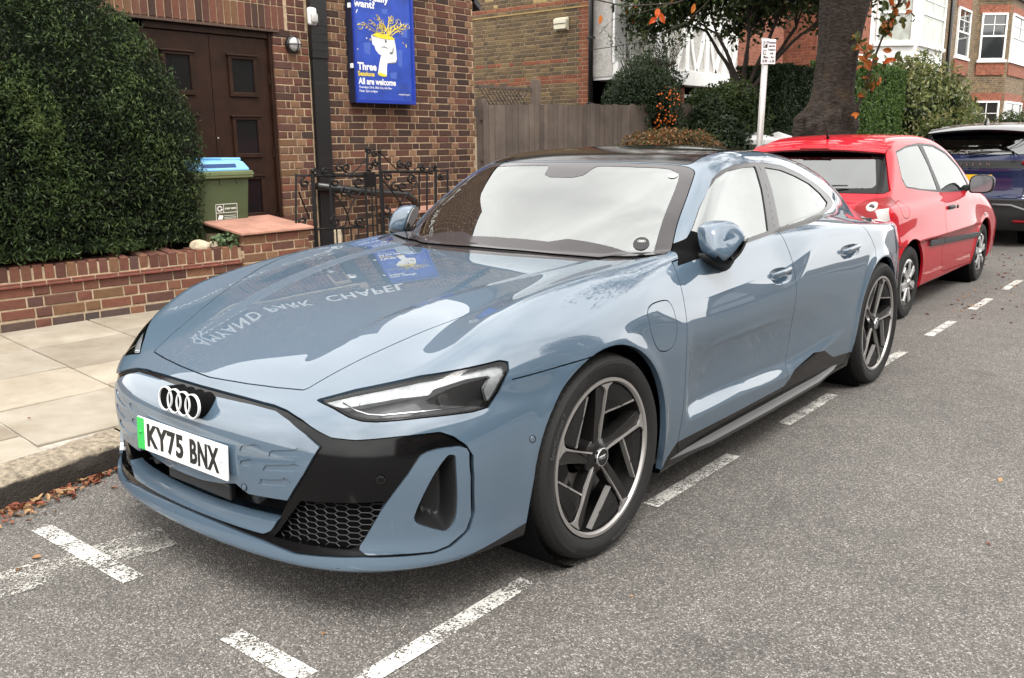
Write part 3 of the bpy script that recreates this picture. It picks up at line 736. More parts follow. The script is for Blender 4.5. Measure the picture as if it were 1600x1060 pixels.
    S.line('body', [(-.46, .7195), (-.318, .727), (-.167, .734), (-.1, .736)], 'S', .0022, lambda V: (V[:, 0] > .7)); S.line('bumper', [(-.46, .7195), (-.318, .727), (-.167, .734), (-.1, .736)], 'S', .0022, lambda V: (V[:, 0] > .7))
    S.region('bumper', 'bumper_low', [(-.66, .1), (-.66, .205), (-.40, .262), (-.3, .26), (-.3, .1)], 'S', lambda V: (V[:, 0] > .7))
    S.line('bumper', [(.496, .17), (.494, .233)], 'F', .0014, fv)
    S.region('body', 'fender', [(-.9, .1), (-.9, 1.2), (.64, 1.2), (.66, .99), (.66, .93), (.6, .80), (.56, .6), (.53, .1)], 'S', lambda V: (V[:, 0] > .40) & (V[:, 1] < .75) & (V[:, 2] < 1.0))
    hb = {}
    hb['door_front'] = [(1.415, .821), (1.455, .834), (1.52, .838), (1.595, .831), (1.640, .812), (1.636, .782), (1.58, .764), (1.47, .766), (1.42, .790)]
    hb['door_rear'] = [(2.264, .840), (2.30, .860), (2.38, .866), (2.48, .862), (2.535, .84), (2.525, .81), (2.46, .793), (2.33, .793), (2.27, .812)]
    for nm, p in hb.items(): S.region(nm, nm + '_bowl', p, 'S', lambda V: V[:, 0] > .7, smooth=3)
    P = 'coupe_paint'
    # full-width panels
    S.obj('hood', 'hood', P, root, skirt=.02)
    bp_ = S.obj('front_bumper', 'bumper', P, root, skirt=.02)
    gb = S.obj('front_mask', 'mask', P, bp_, skirt=.045)
    kind(S.obj('mask_relief', 'chevron', P, bp_, off=-.0035, skirt=.003), 'stuff')
    S.obj('mask_surround', 'black', 'gloss_black', bp_, off=-.010, skirt=.05)
    S.obj('air_slot', 'slot', 'dark_void', bp_, off=-.085, skirt=0)
    for sd in ('left', 'right'):
        S.obj('lower_trim', 'bumper_low', 'satin_black', bp_, sd, skirt=.01)
        cb_ = S.obj('corner_blade', 'blade', P, bp_, sd, off=.002, skirt=.04)
        S.obj('grille_back', 'hexgrid', 'dark_void', bp_, sd, off=-.05, skirt=0)
        S.obj('vent_pocket', 'vent', 'satin_black', bp_, sd, skirt=0, offf=lambda V: -.006 - .075 * ss(-poly_sdf(V[:, [0, 2]], smooth_poly(vn, 3)), .0, .016))
    S.obj('cowl', 'cowl', 'frit', root, off=-.008, skirt=0)
    ws_ = S.obj('windshield', 'windshield', 'windscreen_glass', root, off=-.002, skirt=0)
    S.obj('roof_panel', 'roof_panel', 'gloss_black', root, skirt=.015)
    S.obj('rear_window', 'rear_window', 'privacy_glass', root, off=-.002, skirt=0)
    S.obj('body_shell', ['body', 'body_shell'], P, root, skirt=.02)
    # printed band round the windscreen, on its inner face
    wb = np.array(ws); S.names['frit'] = S.id('frit')
    sub = [(-.1, .665), (.0, .665), (.22, .67), (.30, .70), (.60, .725), (.69, .765), (.655, .90), (.622, 1.04), (.598, 1.125), (.575, 1.170), (.52, 1.186), (.367, 1.168), (.15, 1.163), (.135, 1.150), (.115, 1.09), (.07, 1.07), (-.1, 1.066)]
    S.region('windshield', 'clear', sub, 'T', None)
    S.obj('printed_band', 'windshield', 'frit', ws_, off=-.0008, skirt=0)
    for (x, y, z, rr, nm) in ((.626, .773, 1.001, .034, 'glass_sticker'), (.560, 1.143, 1.262, .020, 'glass_label')):
        Pq = np.array([[x, y, z]])
        for _ in range(12): Gq = grad(car.F, Pq); Pq = Pq - car.F(Pq)[:, None] * Gq / (Gq * Gq).sum()
        Gq = grad(car.F, Pq)[0]; nq = Vector(Gq).normalized()
        st = MB(); st.lathe([(0, .0002), (rr * .97, .0002), (rr, 0), (rr, -.001)], 'z', 28); o = st.obj(nm, 'satin_black' if rr > .025 else 'steel_grey', ws_); o.rotation_euler = nq.to_track_quat('Z', 'Y').to_euler(); o.location = Vector(Pq[0]) + nq * .0012
        if rr > .025:
            for k in range(4):
                tb = MB(); tb.tube([(-.0105 + k * .007 + .0055 * math.cos(t * math.pi / 8), .012 + .0055 * math.sin(t * math.pi / 8), .0008) for t in range(17)], .0007, 4, caps=False); q = tb.obj('sticker_ring', 'print_white', o)
    # grille mesh: flattened hexagons
    gm = MB(); hw, hh = .042, .0185
    inside = lambda x, z: poly_sdf(np.array([[x, z]]), np.array([(.50, .392), (.751, .407), (.685, .272), (.66, .264), (.41, .264), (.43, .285)]))[0] < .006
    for sgn in (1, -1):
        for j in range(-1, 12):
            for i in range(-1, 12):
                cx = .40 + i * hw * 1.5 * .5 * 2 * .5 + (0); cz = .258 + j * hh
                cx = .40 + i * hw * .75 * 1.0; cz = .258 + j * hh * 1.0 + (hh * .5 if i % 2 else 0)
                pts = [(cx - hw * .5, cz), (cx - hw * .25, cz + hh * .5), (cx + hw * .25, cz + hh * .5), (cx + hw * .5, cz)]
                for a, b in zip(pts, pts[1:]):
                    if not (inside((a[0] + b[0]) / 2, (a[1] + b[1]) / 2)): continue
                    q = []
                    for x, z in (a, b):
                        y = -1.0 + .17 * x * x + .50 * x ** 6 + .032
                        q.append(Vector((sgn * x, y, z)))
                    gm.tube(q, .0016, 4, caps=False)
    kind(gm.obj('grille_mesh', 'satin_black', bp_), 'stuff')
    # radar and lamps in the slot
    for sg in (1, -1):
        for (x, r) in ((.29, .022),):
            lm = MB(); lm.lathe([(0, -.930), (r * .6, -.934), (r * .8, -.928), (r, -.936), (r, -.90)], 'y', 24, (sg * x, 0, .352)); lm.obj('slot_sensor', 'satin_black', bp_, smooth=True)
    db = MB(); db.box((-.18, -.955, .315), (.18, -.93, .37), .006); db.obj('radar_box', 'satin_black', bp_)
    for sg in (1, -1):
        for (x, y, z, nx, ny) in ((.952, -.391, .529, .93, -.37), (.303, -.983, .402, .1, -.99), (.738, -.822, .479, .62, -.78)):
            n = Vector((sg * nx, ny, 0)).normalized(); c = Vector((sg * x, y, z)) + n * .0015
            se = MB(); se.lathe([(0, .0015), (.0085, .0015), (.0098, .0), (.0098, -.006)], 'z', 20)
            o = se.obj('parking_sensor', P if x != .738 else 'gloss_black', bp_, auto=40); o.rotation_euler = n.to_track_quat('Z', 'Y').to_euler(); o.location = c
            rg = MB(); rg.lathe([(.0100, .001), (.0118, .001), (.0118, -.004), (.0100, -.004)], 'z', 20, close=True)
            o2 = rg.obj('sensor_ring', 'satin_black', o)
    # emblem: four linked rings on a deep black block
    em = bpy.data.objects.new('emblem', None); COL.objects.link(em); em.parent = root; em.location = (.006, -1.0, .622); em.rotation_euler = (R(-7), 0, 0)
    for k in range(4):
        cx = -.0765 + k * .0515
        rg = MB(); rg.lathe([(.0352, -.003), (.0356, -.005), (.0392, -.005), (.0396, -.003), (.0396, .004), (.0352, .004)], 'y', 48, (cx, 0, 0), close=True); rg.obj('ring', 'badge_white', em, auto=40)
        bk = MB(); bk.lathe([(0, .0), (.0385, .0), (.0400, .004), (.0405, .06), (0, .06)], 'y', 40, (cx, 0, 0)); bk.obj('ring_block', 'dark_void', em, auto=40)
    # number plate
    np_ = bpy.data.objects.new('number_plate', None); COL.objects.link(np_); np_.parent = root; np_.location = (0, -1.009, .4735); np_.rotation_euler = (R(-3), 0, 0)
    pl = MB(); pl.box((-.26, 0, -.0555), (.26, .008, .0555), .0025); pl.obj('plate', 'plate_white', np_)
    gs = MB(); gs.box((-.2585, -.0012, -.054), (-.215, .004, .054)); gs.obj('green_flash', 'plate_green', np_)
    sc = MB(); sc.lathe([(0, -.006), (.005, -.005), (.006, 0)], 'y', 16, (-.237, 0, .005)); sc.obj('fixing_cap', 'plate_green', np_, smooth=True)
    sc = MB(); sc.lathe([(0, -.006), (.005, -.005), (.006, 0)], 'y', 16, (.232, 0, .005)); sc.obj('fixing_cap', 'plate_white', np_, smooth=True)
    for body, cx, wd in (('KY75', -.0875, .218), ('BNX', .140, .160)):
        me = text_mesh(body, .1, extr=.0006, offset=.0034, spacing=1.08)
        xs = [v.co.x for v in me.vertices]; ys = [v.co.y for v in me.vertices]; mx, my = (min(xs) + max(xs)) / 2, (min(ys) + max(ys)) / 2
        fx, fy = wd / (max(xs) - min(xs)), .080 / (max(ys) - min(ys))
        for v in me.vertices: v.co = (cx + (v.co.x - mx) * fx, -.0010 + v.co.z * -1, (v.co.y - my) * fy + .001)
        link('plate_lettering', me, np_, 'plate_black')
    bk = MB(); bk.box((-.235, .006, -.05), (.235, .05, .045), .006); bk.obj('plate_holder', P, np_)
    # side panels
    for sd, sg in (('left', 1), ('right', -1)):
        S.obj('fender', 'fender', P, root, sd, skirt=.025)
        dfo = S.obj('door', 'door_front', P, root, sd, skirt=.02); dro = S.obj('door', 'door_rear', P, root, sd, skirt=.02)
        S.obj('charging_flap', 'flap', P, root, sd, skirt=.012)
        S.obj('sill', 'sill_black', 'gloss_black', root, sd, off=-.002, skirt=.015)
        S.obj('door_cladding', 'door_front_low', 'gloss_black', dfo, sd, off=-.002, skirt=.015); S.obj('door_cladding', 'door_rear_low', 'gloss_black', dro, sd, off=-.002, skirt=.015)
        S.obj('window_trim', 'trim', 'trim_grey', root, sd, off=-.001, skirt=.012)
        S.obj('window_corner', 'corner_dark', 'dark_void', root, sd, off=-.002, skirt=.012)
        S.obj('side_window', 'glass_front', 'side_glass', dfo, sd, off=-.006, skirt=0); S.obj('side_window', 'glass_rear', 'privacy_glass', dro, sd, off=-.006, skirt=0)
        for nm, d, (ya, yb, zc), bw in (('door_front', dfo, (1.415, 1.640, .806), hb['door_front']), ('door_rear', dro, (2.262, 2.535, .833), hb['door_rear'])):
            S.obj('handle_recess', nm + '_bowl', P, d, sd, skirt=0, offf=lambda V, bw=bw: -.026 * ss(-poly_sdf(V[:, [1, 2]], smooth_poly(bw, 3)), .0, .03))
            hx = .9315 if nm == 'door_front' else .953
            ln = yb - ya; pts = []; hb_ = MB(); rows = []
            for i in range(13):
                t = i / 12; y = ya + ln * (.02 + .96 * t); bow = .013 * math.sin(math.pi * t) ** .5
                hh = .015 * (.55 + .45 * math.sin(math.pi * min(max(t, .03), .97)) ** .4)
                zz = zc + .010 * t + (.006)
                row = []
                for k in range(12):
                    a = 2 * math.pi * k / 12
                    row.append((sg * (hx - .006 + bow + .009 * math.cos(a)), y, zz + hh * math.sin(a)))
                rows.append(row + [row[0]])
            hb_.sheet(rows); bmesh.ops.remove_doubles(hb_.bm, verts=hb_.bm.verts, dist=1e-5); bmesh.ops.holes_fill(hb_.bm, edges=hb_.bm.edges)
            hb_.obj('handle', P, d, auto=50)
        # headlight
        h = S.obj('headlight', 'lamp', 'gloss_black', root, sd, off=-.003, skirt=.03)
        S.obj('lens', 'lens', 'lens_glass', h, sd, off=-.002, skirt=0)
        # sill blade
        sb = MB(); rows = []
        for y, xo, zt, th in ((.36, .900, .222, .012), (.50, .945, .205, .016), (.8, .966, .200, .018), (1.4, .968, .196, .018), (2.0, .968, .200, .018), (2.22, .958, .214, .016), (2.40, .93, .228, .012)):
            rows.append([(sg * p[0], y, p[1]) for p in ((.86, zt + .03), (xo - .012, zt + .012), (xo, zt), (xo - .004, zt - th), (.86, zt - th), (.86, zt + .03))])
        sb.sheet(rows); bmesh.ops.remove_doubles(sb.bm, verts=sb.bm.verts, dist=1e-5); bmesh.ops.holes_fill(sb.bm, edges=sb.bm.edges)
        sb.obj('sill_blade', 'trim_grey', root, auto=35)
        # wheel housings
        for yc in (0, 2.9):
            wh = MB(); wh.lathe([(.385, sg * .935), (.397, sg * .92), (.397, sg * .60), (.05, sg * .58)], 'x', 48, (0, yc, .362)); wh.obj('wheel_housing', 'dark_void', root, smooth=True)
        pb = MB(); pb.prism([(1.62, .97), (1.80, .97), (1.86, 1.30), (1.69, 1.30)], lambda p: (sg * (.795 - (p[1] - .97) * .40), p[0], p[1]), lambda p: (sg * (.765 - (p[1] - .97) * .40), p[0], p[1])); pb.obj('gap_backing', 'dark_void', root)  # dark slab added inside to block light through the door gap
        # mirror
        mi = bpy.data.objects.new('side_mirror', None); COL.objects.link(mi); mi.parent = root
        build_mirror(mi, sg)
    # lamp innards: cut the lens area into the white light strip, the corner reflector and the dark projector bay
    lampv = lambda V: V[:, 0] > .4
    Dp = lambda p: (.8 * p[0] + .6 * p[1], p[2])
    U0, U1 = min(p[0] for p in hd), max(p[0] for p in hd)
    fu = lambda t: U0 + (U1 - U0) * t
    zt_ = lambda t: np.interp(fu(t), [p[0] for p in hd[:5]], [p[1] for p in hd[:5]])
    strip = [(fu(.02), zt_(.02) - .004)] + [(fu(t), zt_(t) - .006) for t in (.2, .4, .6, .8, .97)] + [(fu(.995), .74), (fu(.95), .665), (fu(.90), .668), (fu(.88), .70), (fu(.92), .744), (fu(.78), .742), (fu(.62), .722), (fu(.60), .705), (fu(.45), .703), (fu(.3), .690), (fu(.15), .675)]
    S.region('lens', 'strip', strip, 'D', lampv)
    for q in range(9):
        t = .12 + q * .052; S.line('strip', [(fu(t), zt_(t) - .05), (fu(t) + .012, zt_(t) + .01)], 'D', .0011, lampv)
    S.region('lens', 'proj', [(fu(.33), .668), (fu(.53), .686), (fu(.57), .670), (fu(.50), .655), (fu(.36), .655)], 'D', lampv)
    S.region('lens', 'proj', [(fu(.64), .70), (fu(.70), .705), (fu(.71), .675), (fu(.66), .67)], 'D', lampv)
    for sd in ('left', 'right'):
        h = [o for o in root.children if o.name.startswith('headlight')][0 if sd == 'left' else 1]
        S.obj('light_strip', 'strip', 'lamp_white', h, sd, off=-.014, skirt=.02)
        S.obj('projector', 'proj', 'lamp_grey', h, sd, off=-.022, skirt=.02)
        sgn = 1 if sd == 'left' else -1; lt = MB(); cc = Vector((.73, -.62, .69))
        lt.tube([Vector((sgn * q[0], q[1], q[2])) + (Vector((sgn * cc.x, cc.y, cc.z)) - Vector((sgn * q[0], q[1], q[2]))) * .09 + Vector((-sgn * .012, .014, .006)) for q in (hl[13], hl[12], hl[11], hl[10], hl[9], hl[8])], .0032, 6); lt.obj('lamp_edge', 'chrome', h, smooth=True)
        S.obj('lamp_bay', 'lens', 'satin_black', h, sd, off=-.04, skirt=0)
    # wheels
    for nm, (x, y, rot) in (('wheel', (.9587, 0, -.012)), ('wheel', (.968, 2.9, 0)), ('wheel', (-.9587, 0, math.pi - .012)), ('wheel', (-.968, 2.9, math.pi))):
        if 'w0' not in locals():
            w0 = make_wheel(nm, root); w = w0
        else:
            w = copy_tree(w0, root)
        w.location = (x, y, .3585); w.rotation_euler = (R({0: 0, 2.9: 62}[y]), 0, rot)
    build_cabin(root)
    return root

def build_mirror(mi, sg):
    """door mirror folded back along the door: painted cap, black lower shell and foot"""
    c = Vector((.925, .915, 1.018)); th = R(58); ms = .86
    Lx, Ly = math.cos(th), math.sin(th); Nx, Ny = math.sin(th), -math.cos(th)      # long axis and the way the cap looks
    def W(l, n, z): l, n, z = l * ms, n * ms, z * ms; n = n - .38 * max(z, -.05); return (sg * (c.x + Lx * l + Nx * n), c.y + Ly * l + Ny * n, c.z + z)
    prof = [(-.108, -.040), (-.110, .040), (-.092, .070), (-.045, .088), (.02, .092), (.07, .078), (.106, .042), (.112, .014), (.070, -.022), (.015, -.066), (-.022, -.092), (-.042, -.092), (-.08, -.064)]
    pp = smooth_poly(prof, 2); cx0, cz0 = -.035, .005
    cap = MB(); rows = []
    for n, s in ((-.045, .96), (-.04, 1.0), (.015, 1.02), (.050, .95), (.066, .74), (.072, .40), (.073, .03)):
        rows.append([W(cx0 + (p[0] - cx0) * s, n - .10 * max(0, p[0]) - .02 * max(0, -p[0] - .05), cz0 + (p[1] - cz0) * s) for p in list(pp) + [pp[0]]])
    cap.sheet(rows); bmesh.ops.remove_doubles(cap.bm, verts=cap.bm.verts, dist=1e-5); bmesh.ops.holes_fill(cap.bm, edges=cap.bm.edges)
    o = cap.obj('mirror_cap', 'coupe_paint', mi, smooth=True); sm_ = o.modifiers.new('smooth', 'SUBSURF'); sm_.levels = 2; sm_.render_levels = 2
    lo = MB(); rows = []
    low = smooth_poly([(-.075, -.064), (-.025, -.092), (.0, -.096), (.035, -.074), (.08, -.034), (.114, .006)], 4, closed=False)
    for n, dz in ((-.055, .008), (-.05, -.006), (-.02, -.012), (.02, -.012), (.045, -.008), (.055, .012)): rows.append([W(p[0] * .98, n - .10 * max(0, p[0]), p[1] + dz) for p in low])
    lo.sheet(rows); lo.obj('mirror_shell', 'gloss_black', mi, smooth=True)
    gl = MB(); gl.prism([tuple(p * .9) for p in pp], lambda p: W(p[0], -.046 - .10 * max(0, p[0]), p[1]), lambda p: W(p[0], -.052 - .10 * max(0, p[0]), p[1])); gl.obj('mirror_glass', 'mirror_grey', mi)
    ft = MB(); rows = []
    for z, k, dy in ((.965, 1.0, 0), (.945, 1.08, .0), (.92, 1.0, .02), (.890, .72, .05), (.868, .35, .08)):
        rows.append([(sg * (.835 + .10 * k * max(0, math.cos(a)) ** .7), .965 + dy + .085 * k * math.sin(a), z) for a in np.linspace(-1.57, 1.57, 13)])
    ft.sheet(rows); ft.obj('mirror_foot', 'satin_black', mi, smooth=True)

def build_cabin(root):
    c = MB(); c.box((-.76, .62, .25), (.76, 3.4, .30)); c.obj('cabin_floor', 'cabin', root)
    d = MB()
    rows = []
    for y, z in ((.60, .88), (.66, .925), (.80, .945), (.92, .935), (1.0, .90), (1.03, .82), (1.0, .6)):
        rows.append([(x, y + .06 * (x / .7) ** 2, z - .015 * (x / .7) ** 2) for x in np.linspace(-.74, .74, 15)])
    d.sheet(rows); dash = d.obj('dashboard', 'cabin', root, smooth=True)
    # instrument hood and wheel on the right-hand side
    h = MB(); rows = []
    for y, k in ((.80, .3), (.86, .8), (.94, 1), (1.0, .95)):
        rows.append([(-.37 + x, y, .935 + .055 * k * math.sqrt(max(0, 1 - (x / .21) ** 2))) for x in np.linspace(-.21, .21, 17)])
    h.sheet(rows); h.obj('instrument_hood', 'cabin', dash, smooth=True)
    w = MB(); pts = [(-.37 + .18 * math.cos(t), 1.08 + .05 * math.sin(t) * -1, .88 + .165 * math.sin(t)) for t in np.linspace(0, 2 * math.pi, 41)]
    w.tube(pts, .016, 8, caps=False); sw = w.obj('steering_wheel', 'cabin', root, smooth=True)
    s2 = MB(); s2.box((-.52, 1.06, .865), (-.22, 1.085, .905), .01); s2.obj('wheel_spoke', 'cabin', sw)
    for sx in (-.37, .37):
        for yy, back in ((1.75, True), (2.55, True)):
            st = bpy.data.objects.new('seat', None); COL.objects.link(st); st.parent = root
            b = MB(); b.box((sx - .25, yy - .55, .36), (sx + .25, yy, .52), .05); b.obj('cushion', 'cabin', st, smooth=True)
            b = MB(); b.prism([(yy - .08, .45), (yy + .08, .45), (yy + .28, 1.02), (yy + .20, 1.06), (yy + .12, 1.02)], lambda p: (sx - .24, p[0], p[1]), lambda p: (sx + .24, p[0], p[1])); b.obj('backrest', 'cabin', st, bev=.03)
            b = MB(); b.box((sx - .13, yy + .19, 1.04), (sx + .13, yy + .29, 1.20 if yy < 2 else 1.12), .035); b.obj('headrest', 'cabin', st, smooth=True)
    sh = MB(); sh.box((-.70, 2.75, .9), (.70, 3.5, .92)); sh.obj('parcel_shelf', 'cabin', root)
# ---------------------------------------------------------------- setting materials
def asphalt():
    m = bpy.data.materials.new('asphalt'); m.use_nodes = True; nt = m.node_tree; b = nt.nodes['Principled BSDF']; L = nt.links.new
    tc = nt.nodes.new('ShaderNodeTexCoord')
    def noise(sc, det=4, ro=.6):
        n = nt.nodes.new('ShaderNodeTexNoise'); n.inputs['Scale'].default_value = sc; n.inputs['Detail'].default_value = det; n.inputs['Roughness'].default_value = ro; L(tc.outputs['Object'], n.inputs['Vector']); return n
    v = nt.nodes.new('ShaderNodeTexVoronoi'); v.inputs['Scale'].default_value = 210; L(tc.outputs['Object'], v.inputs['Vector'])
    v2 = nt.nodes.new('ShaderNodeTexVoronoi'); v2.inputs['Scale'].default_value = 420; L(tc.outputs['Object'], v2.inputs['Vector'])
    bw = nt.nodes.new('ShaderNodeSeparateColor'); L(v.outputs['Color'], bw.inputs[0])
    cr = nt.nodes.new('ShaderNodeValToRGB'); e = cr.color_ramp
    e.elements[0].position = 0; e.elements[0].color = (.048, .0445, .040, 1); e.elements[1].position = 1; e.elements[1].color = (.28, .26, .24, 1)
    el = e.elements.new(.45); el.color = (.087, .080, .072, 1); el = e.elements.new(.82); el.color = (.129, .118, .107, 1)
    L(bw.outputs[0], cr.inputs[0])
    bw2 = nt.nodes.new('ShaderNodeSeparateColor'); L(v2.outputs['Color'], bw2.inputs[0])
    mr = nt.nodes.new('ShaderNodeMapRange'); mr.inputs[3].default_value = .65; mr.inputs[4].default_value = 1.38; L(bw2.outputs[1], mr.inputs[0])
    n1 = noise(.55, 5); mr1 = nt.nodes.new('ShaderNodeMapRange'); mr1.inputs[1].default_value = .3; mr1.inputs[2].default_value = .7; mr1.inputs[3].default_value = .82; mr1.inputs[4].default_value = 1.18; L(n1.outputs[0], mr1.inputs[0])
    n5 = noise(.9, 8, .72); mr5 = nt.nodes.new('ShaderNodeMapRange'); mr5.inputs[1].default_value = .58; mr5.inputs[2].default_value = .74; mr5.inputs[3].default_value = 1.0; mr5.inputs[4].default_value = .62; L(n5.outputs[0], mr5.inputs[0])
    n3 = noise(6, 6, .7); mr3 = nt.nodes.new('ShaderNodeMapRange'); mr3.inputs[1].default_value = .35; mr3.inputs[2].default_value = .65; mr3.inputs[3].default_value = .88; mr3.inputs[4].default_value = 1.1; L(n3.outputs[0], mr3.inputs[0])
    mu = nt.nodes.new('ShaderNodeMath'); mu.operation = 'MULTIPLY'; L(mr.outputs[0], mu.inputs[0]); L(mr1.outputs[0], mu.inputs[1])
    mu2 = nt.nodes.new('ShaderNodeMath'); mu2.operation = 'MULTIPLY'; L(mu.outputs[0], mu2.inputs[0]); L(mr3.outputs[0], mu2.inputs[1])
    sc = nt.nodes.new('ShaderNodeVectorMath'); sc.operation = 'SCALE'; mu5 = nt.nodes.new('ShaderNodeMath'); mu5.operation = 'MULTIPLY'; L(mu2.outputs[0], mu5.inputs[0]); L(mr5.outputs[0], mu5.inputs[1]); L(cr.outputs[0], sc.inputs[0]); L(mu5.outputs[0], sc.inputs['Scale']); L(sc.outputs[0], b.inputs['Base Color'])
    b.inputs['Roughness'].default_value = .85
    bp = nt.nodes.new('ShaderNodeBump'); bp.inputs['Strength'].default_value = .55; bp.inputs['Distance'].default_value = .004
    ad = nt.nodes.new('ShaderNodeMath'); ad.operation = 'ADD'; L(v.outputs['Distance'], ad.inputs[0]); L(n3.outputs[0], ad.inputs[1])
    inv = nt.nodes.new('ShaderNodeMath'); inv.operation = 'MULTIPLY'; inv.inputs[1].default_value = -1; L(ad.outputs[0], inv.inputs[0])
    L(inv.outputs[0], bp.inputs['Height']); L(bp.outputs[0], b.inputs['Normal'])
    MATS['asphalt'] = m
asphalt()
def worn_paint(name, col, keep):
    m = mat(name, col, rough=.8, var=(5, .12), bump=(150, .3, .002)); nt = m.node_tree; b = nt.nodes['Principled BSDF']; L = nt.links.new
    tc = nt.nodes.new('ShaderNodeTexCoord'); n = nt.nodes.new('ShaderNodeTexNoise'); n.inputs['Scale'].default_value = 125; n.inputs['Detail'].default_value = 5; n.inputs['Roughness'].default_value = .7
    n2 = nt.nodes.new('ShaderNodeTexNoise'); n2.inputs['Scale'].default_value = 7; n2.inputs['Detail'].default_value = 3
    L(tc.outputs['Object'], n.inputs['Vector']); L(tc.outputs['Object'], n2.inputs['Vector'])
    a = nt.nodes.new('ShaderNodeMath'); a.operation = 'MULTIPLY_ADD'; L(n2.outputs[0], a.inputs[0]); a.inputs[1].default_value = .45; L(n.outputs[0], a.inputs[2])
    mr = nt.nodes.new('ShaderNodeMapRange'); mr.inputs[1].default_value = keep; mr.inputs[2].default_value = keep + .06; L(a.outputs[0], mr.inputs[0]); L(mr.outputs[0], b.inputs['Alpha'])
worn_paint('line_paint', (.54, .525, .49), .665); worn_paint('line_paint_old', (.40, .385, .35), .74)
mat('paving', (.335, .303, .250), rough=.85, var=(3.4, .38, (.225, .192, .148)), bump=(60, .3, .004)); by_object(MATS['paving'], [(.90, .90, .90), (1.1, 1.08, 1.04), (.74, .70, .66), (1, 1, 1), (1.15, 1.12, 1.08)])
mat('paving_joint', (.36, .33, .28), rough=.95, var=(14, .5), bump=(90, .6, .006))
mat('granite', (.27, .225, .165), rough=.85, var=(34, .6), bump=(80, 1.0, .014))
def kerb_dirt():
    nt = MATS['granite'].node_tree; b = nt.nodes['Principled BSDF']; L = nt.links.new; src = b.inputs['Base Color'].links[0].from_socket
    g = nt.nodes.new('ShaderNodeNewGeometry'); tc = nt.nodes.new('ShaderNodeTexCoord'); sp = nt.nodes.new('ShaderNodeSeparateXYZ'); L(tc.outputs['Object'], sp.inputs[0])
    n = nt.nodes.new('ShaderNodeTexNoise'); n.inputs['Scale'].default_value = 16; n.inputs['Detail'].default_value = 6; L(tc.outputs['Object'], n.inputs['Vector'])
    a = nt.nodes.new('ShaderNodeMath'); a.operation = 'MULTIPLY_ADD'; L(n.outputs[0], a.inputs[0]); a.inputs[1].default_value = .035; L(sp.outputs[2], a.inputs[2])
    mr = nt.nodes.new('ShaderNodeMapRange'); mr.inputs[1].default_value = .106; mr.inputs[2].default_value = .120; L(a.outputs[0], mr.inputs[0])
    mx = nt.nodes.new('ShaderNodeMix'); mx.data_type = 'RGBA'; mx.inputs[6].default_value = (.032, .025, .020, 1); L(src, mx.inputs[7]); L(mr.outputs[0], mx.inputs[0]); L(mx.outputs[2], b.inputs['Base Color'])
kerb_dirt()                                                        # road grime on the lower part of each stone
mat('kerb_face', (.040, .032, .026), rough=.95, var=(30, .6), bump=(60, .9, .01))
mat('earth', (.055, .042, .03), rough=1, var=(9, .4), bump=(40, .8, .02))
mat('tarmac_path', (.13, .12, .115), rough=.9, var=(20, .3), bump=(120, .4, .003))
mat('mortar', (.36, .28, .19), rough=.95, var=(30, .25), bump=(140, .6, .004))
mat('mortar_pale', (.38, .285, .185), rough=.95, var=(22, .35), bump=(120, .6, .004))
def brickmat(name, cols, k=.30):
    mat(name, (1, 1, 1), rough=.88, var=(26, k, (1 - k, 1 - k, 1 - k)), bump=(110, .5, .004)); by_object(MATS[name], cols)
brickmat('brick_dark', [(.044, .022, .016), (.070, .032, .021), (.052, .031, .024), (.105, .042, .025), (.038, .021, .017), (.082, .038, .025)])
brickmat('brick_tan', [(.20, .105, .056), (.15, .075, .042), (.25, .14, .078), (.12, .052, .030), (.17, .098, .058)])
brickmat('brick_red', [(.145, .054, .034), (.185, .068, .041), (.105, .044, .033), (.20, .090, .050), (.145, .080, .038)])
brickmat('brick_pillar', [(.105, .039, .026), (.070, .030, .023), (.15, .060, .037), (.085, .041, .034), (.12, .045, .029)])
brickmat('brick_sooty', [(.07, .05, .042), (.10, .06, .045), (.055, .042, .038)])  # dark grey-brown bricks for the wall's bottom course and the lintel underside
brickmat('brick_stock', [(.17, .115, .055), (.11, .078, .042), (.20, .135, .065), (.075, .055, .035), (.145, .095, .048), (.09, .06, .038)])
brickmat('brick_orange', [(.24, .075, .035), (.18, .055, .03), (.27, .10, .05)])
brickmat('brick_yellow', [(.42, .30, .13), (.36, .25, .10)])
mat('creasing_tile', (.16, .045, .032), rough=.8, var=(20, .3))
mat('red_slab', (.36, .185, .135), rough=.85, var=(6, .22), bump=(60, .3, .004))
mat('stone', (.45, .38, .27), rough=.9, var=(9, .4), bump=(22, .8, .02))
mat('door_wood', (.023, .0098, .0056), rough=.5, var=(7, .35), bump=(30, .15, .002), spec=.25)
mat('door_glass', (.008, .009, .010), rough=.12, spec=.7, bump=(35, .10, .003))
mat('black_paint', (.010, .010, .010), rough=.35, bump=(60, .2, .002), coat=.2)
mat('iron', (.005, .005, .005), rough=.4, spec=.3)
mat('white_paint', (.80, .80, .78), rough=.5, var=(5, .06))
mat('white_render', (.56, .54, .51), rough=.95, var=(16, .22), bump=(42, 1.0, .03))
mat('white_brickwork', (.74, .74, .73), rough=.7, var=(10, .06), bump=(12, .3, .01))
mat('window_dark', (.012, .014, .015), rough=.05, spec=.9, ior=1.6)
mat('curtain', (.34, .36, .32), rough=.8, var=(5, .25), coat=.6, coat_rough=.03)
mat('slate', (.05, .05, .055), rough=.6, var=(14, .3), bump=(30, .4, .01))
mat('fence_wood', (.118, .094, .076), rough=.9, var=(2.2, .35), bump=(30, .5, .004)); by_object(MATS['fence_wood'], [(1, 1, 1), (.82, .80, .80), (1.15, 1.1, 1.08), (.92, .9, .92), (.72, .7, .7)])
mat('bin_green', (.060, .082, .036), rough=.55, var=(6, .12), bump=(160, .15, .001))
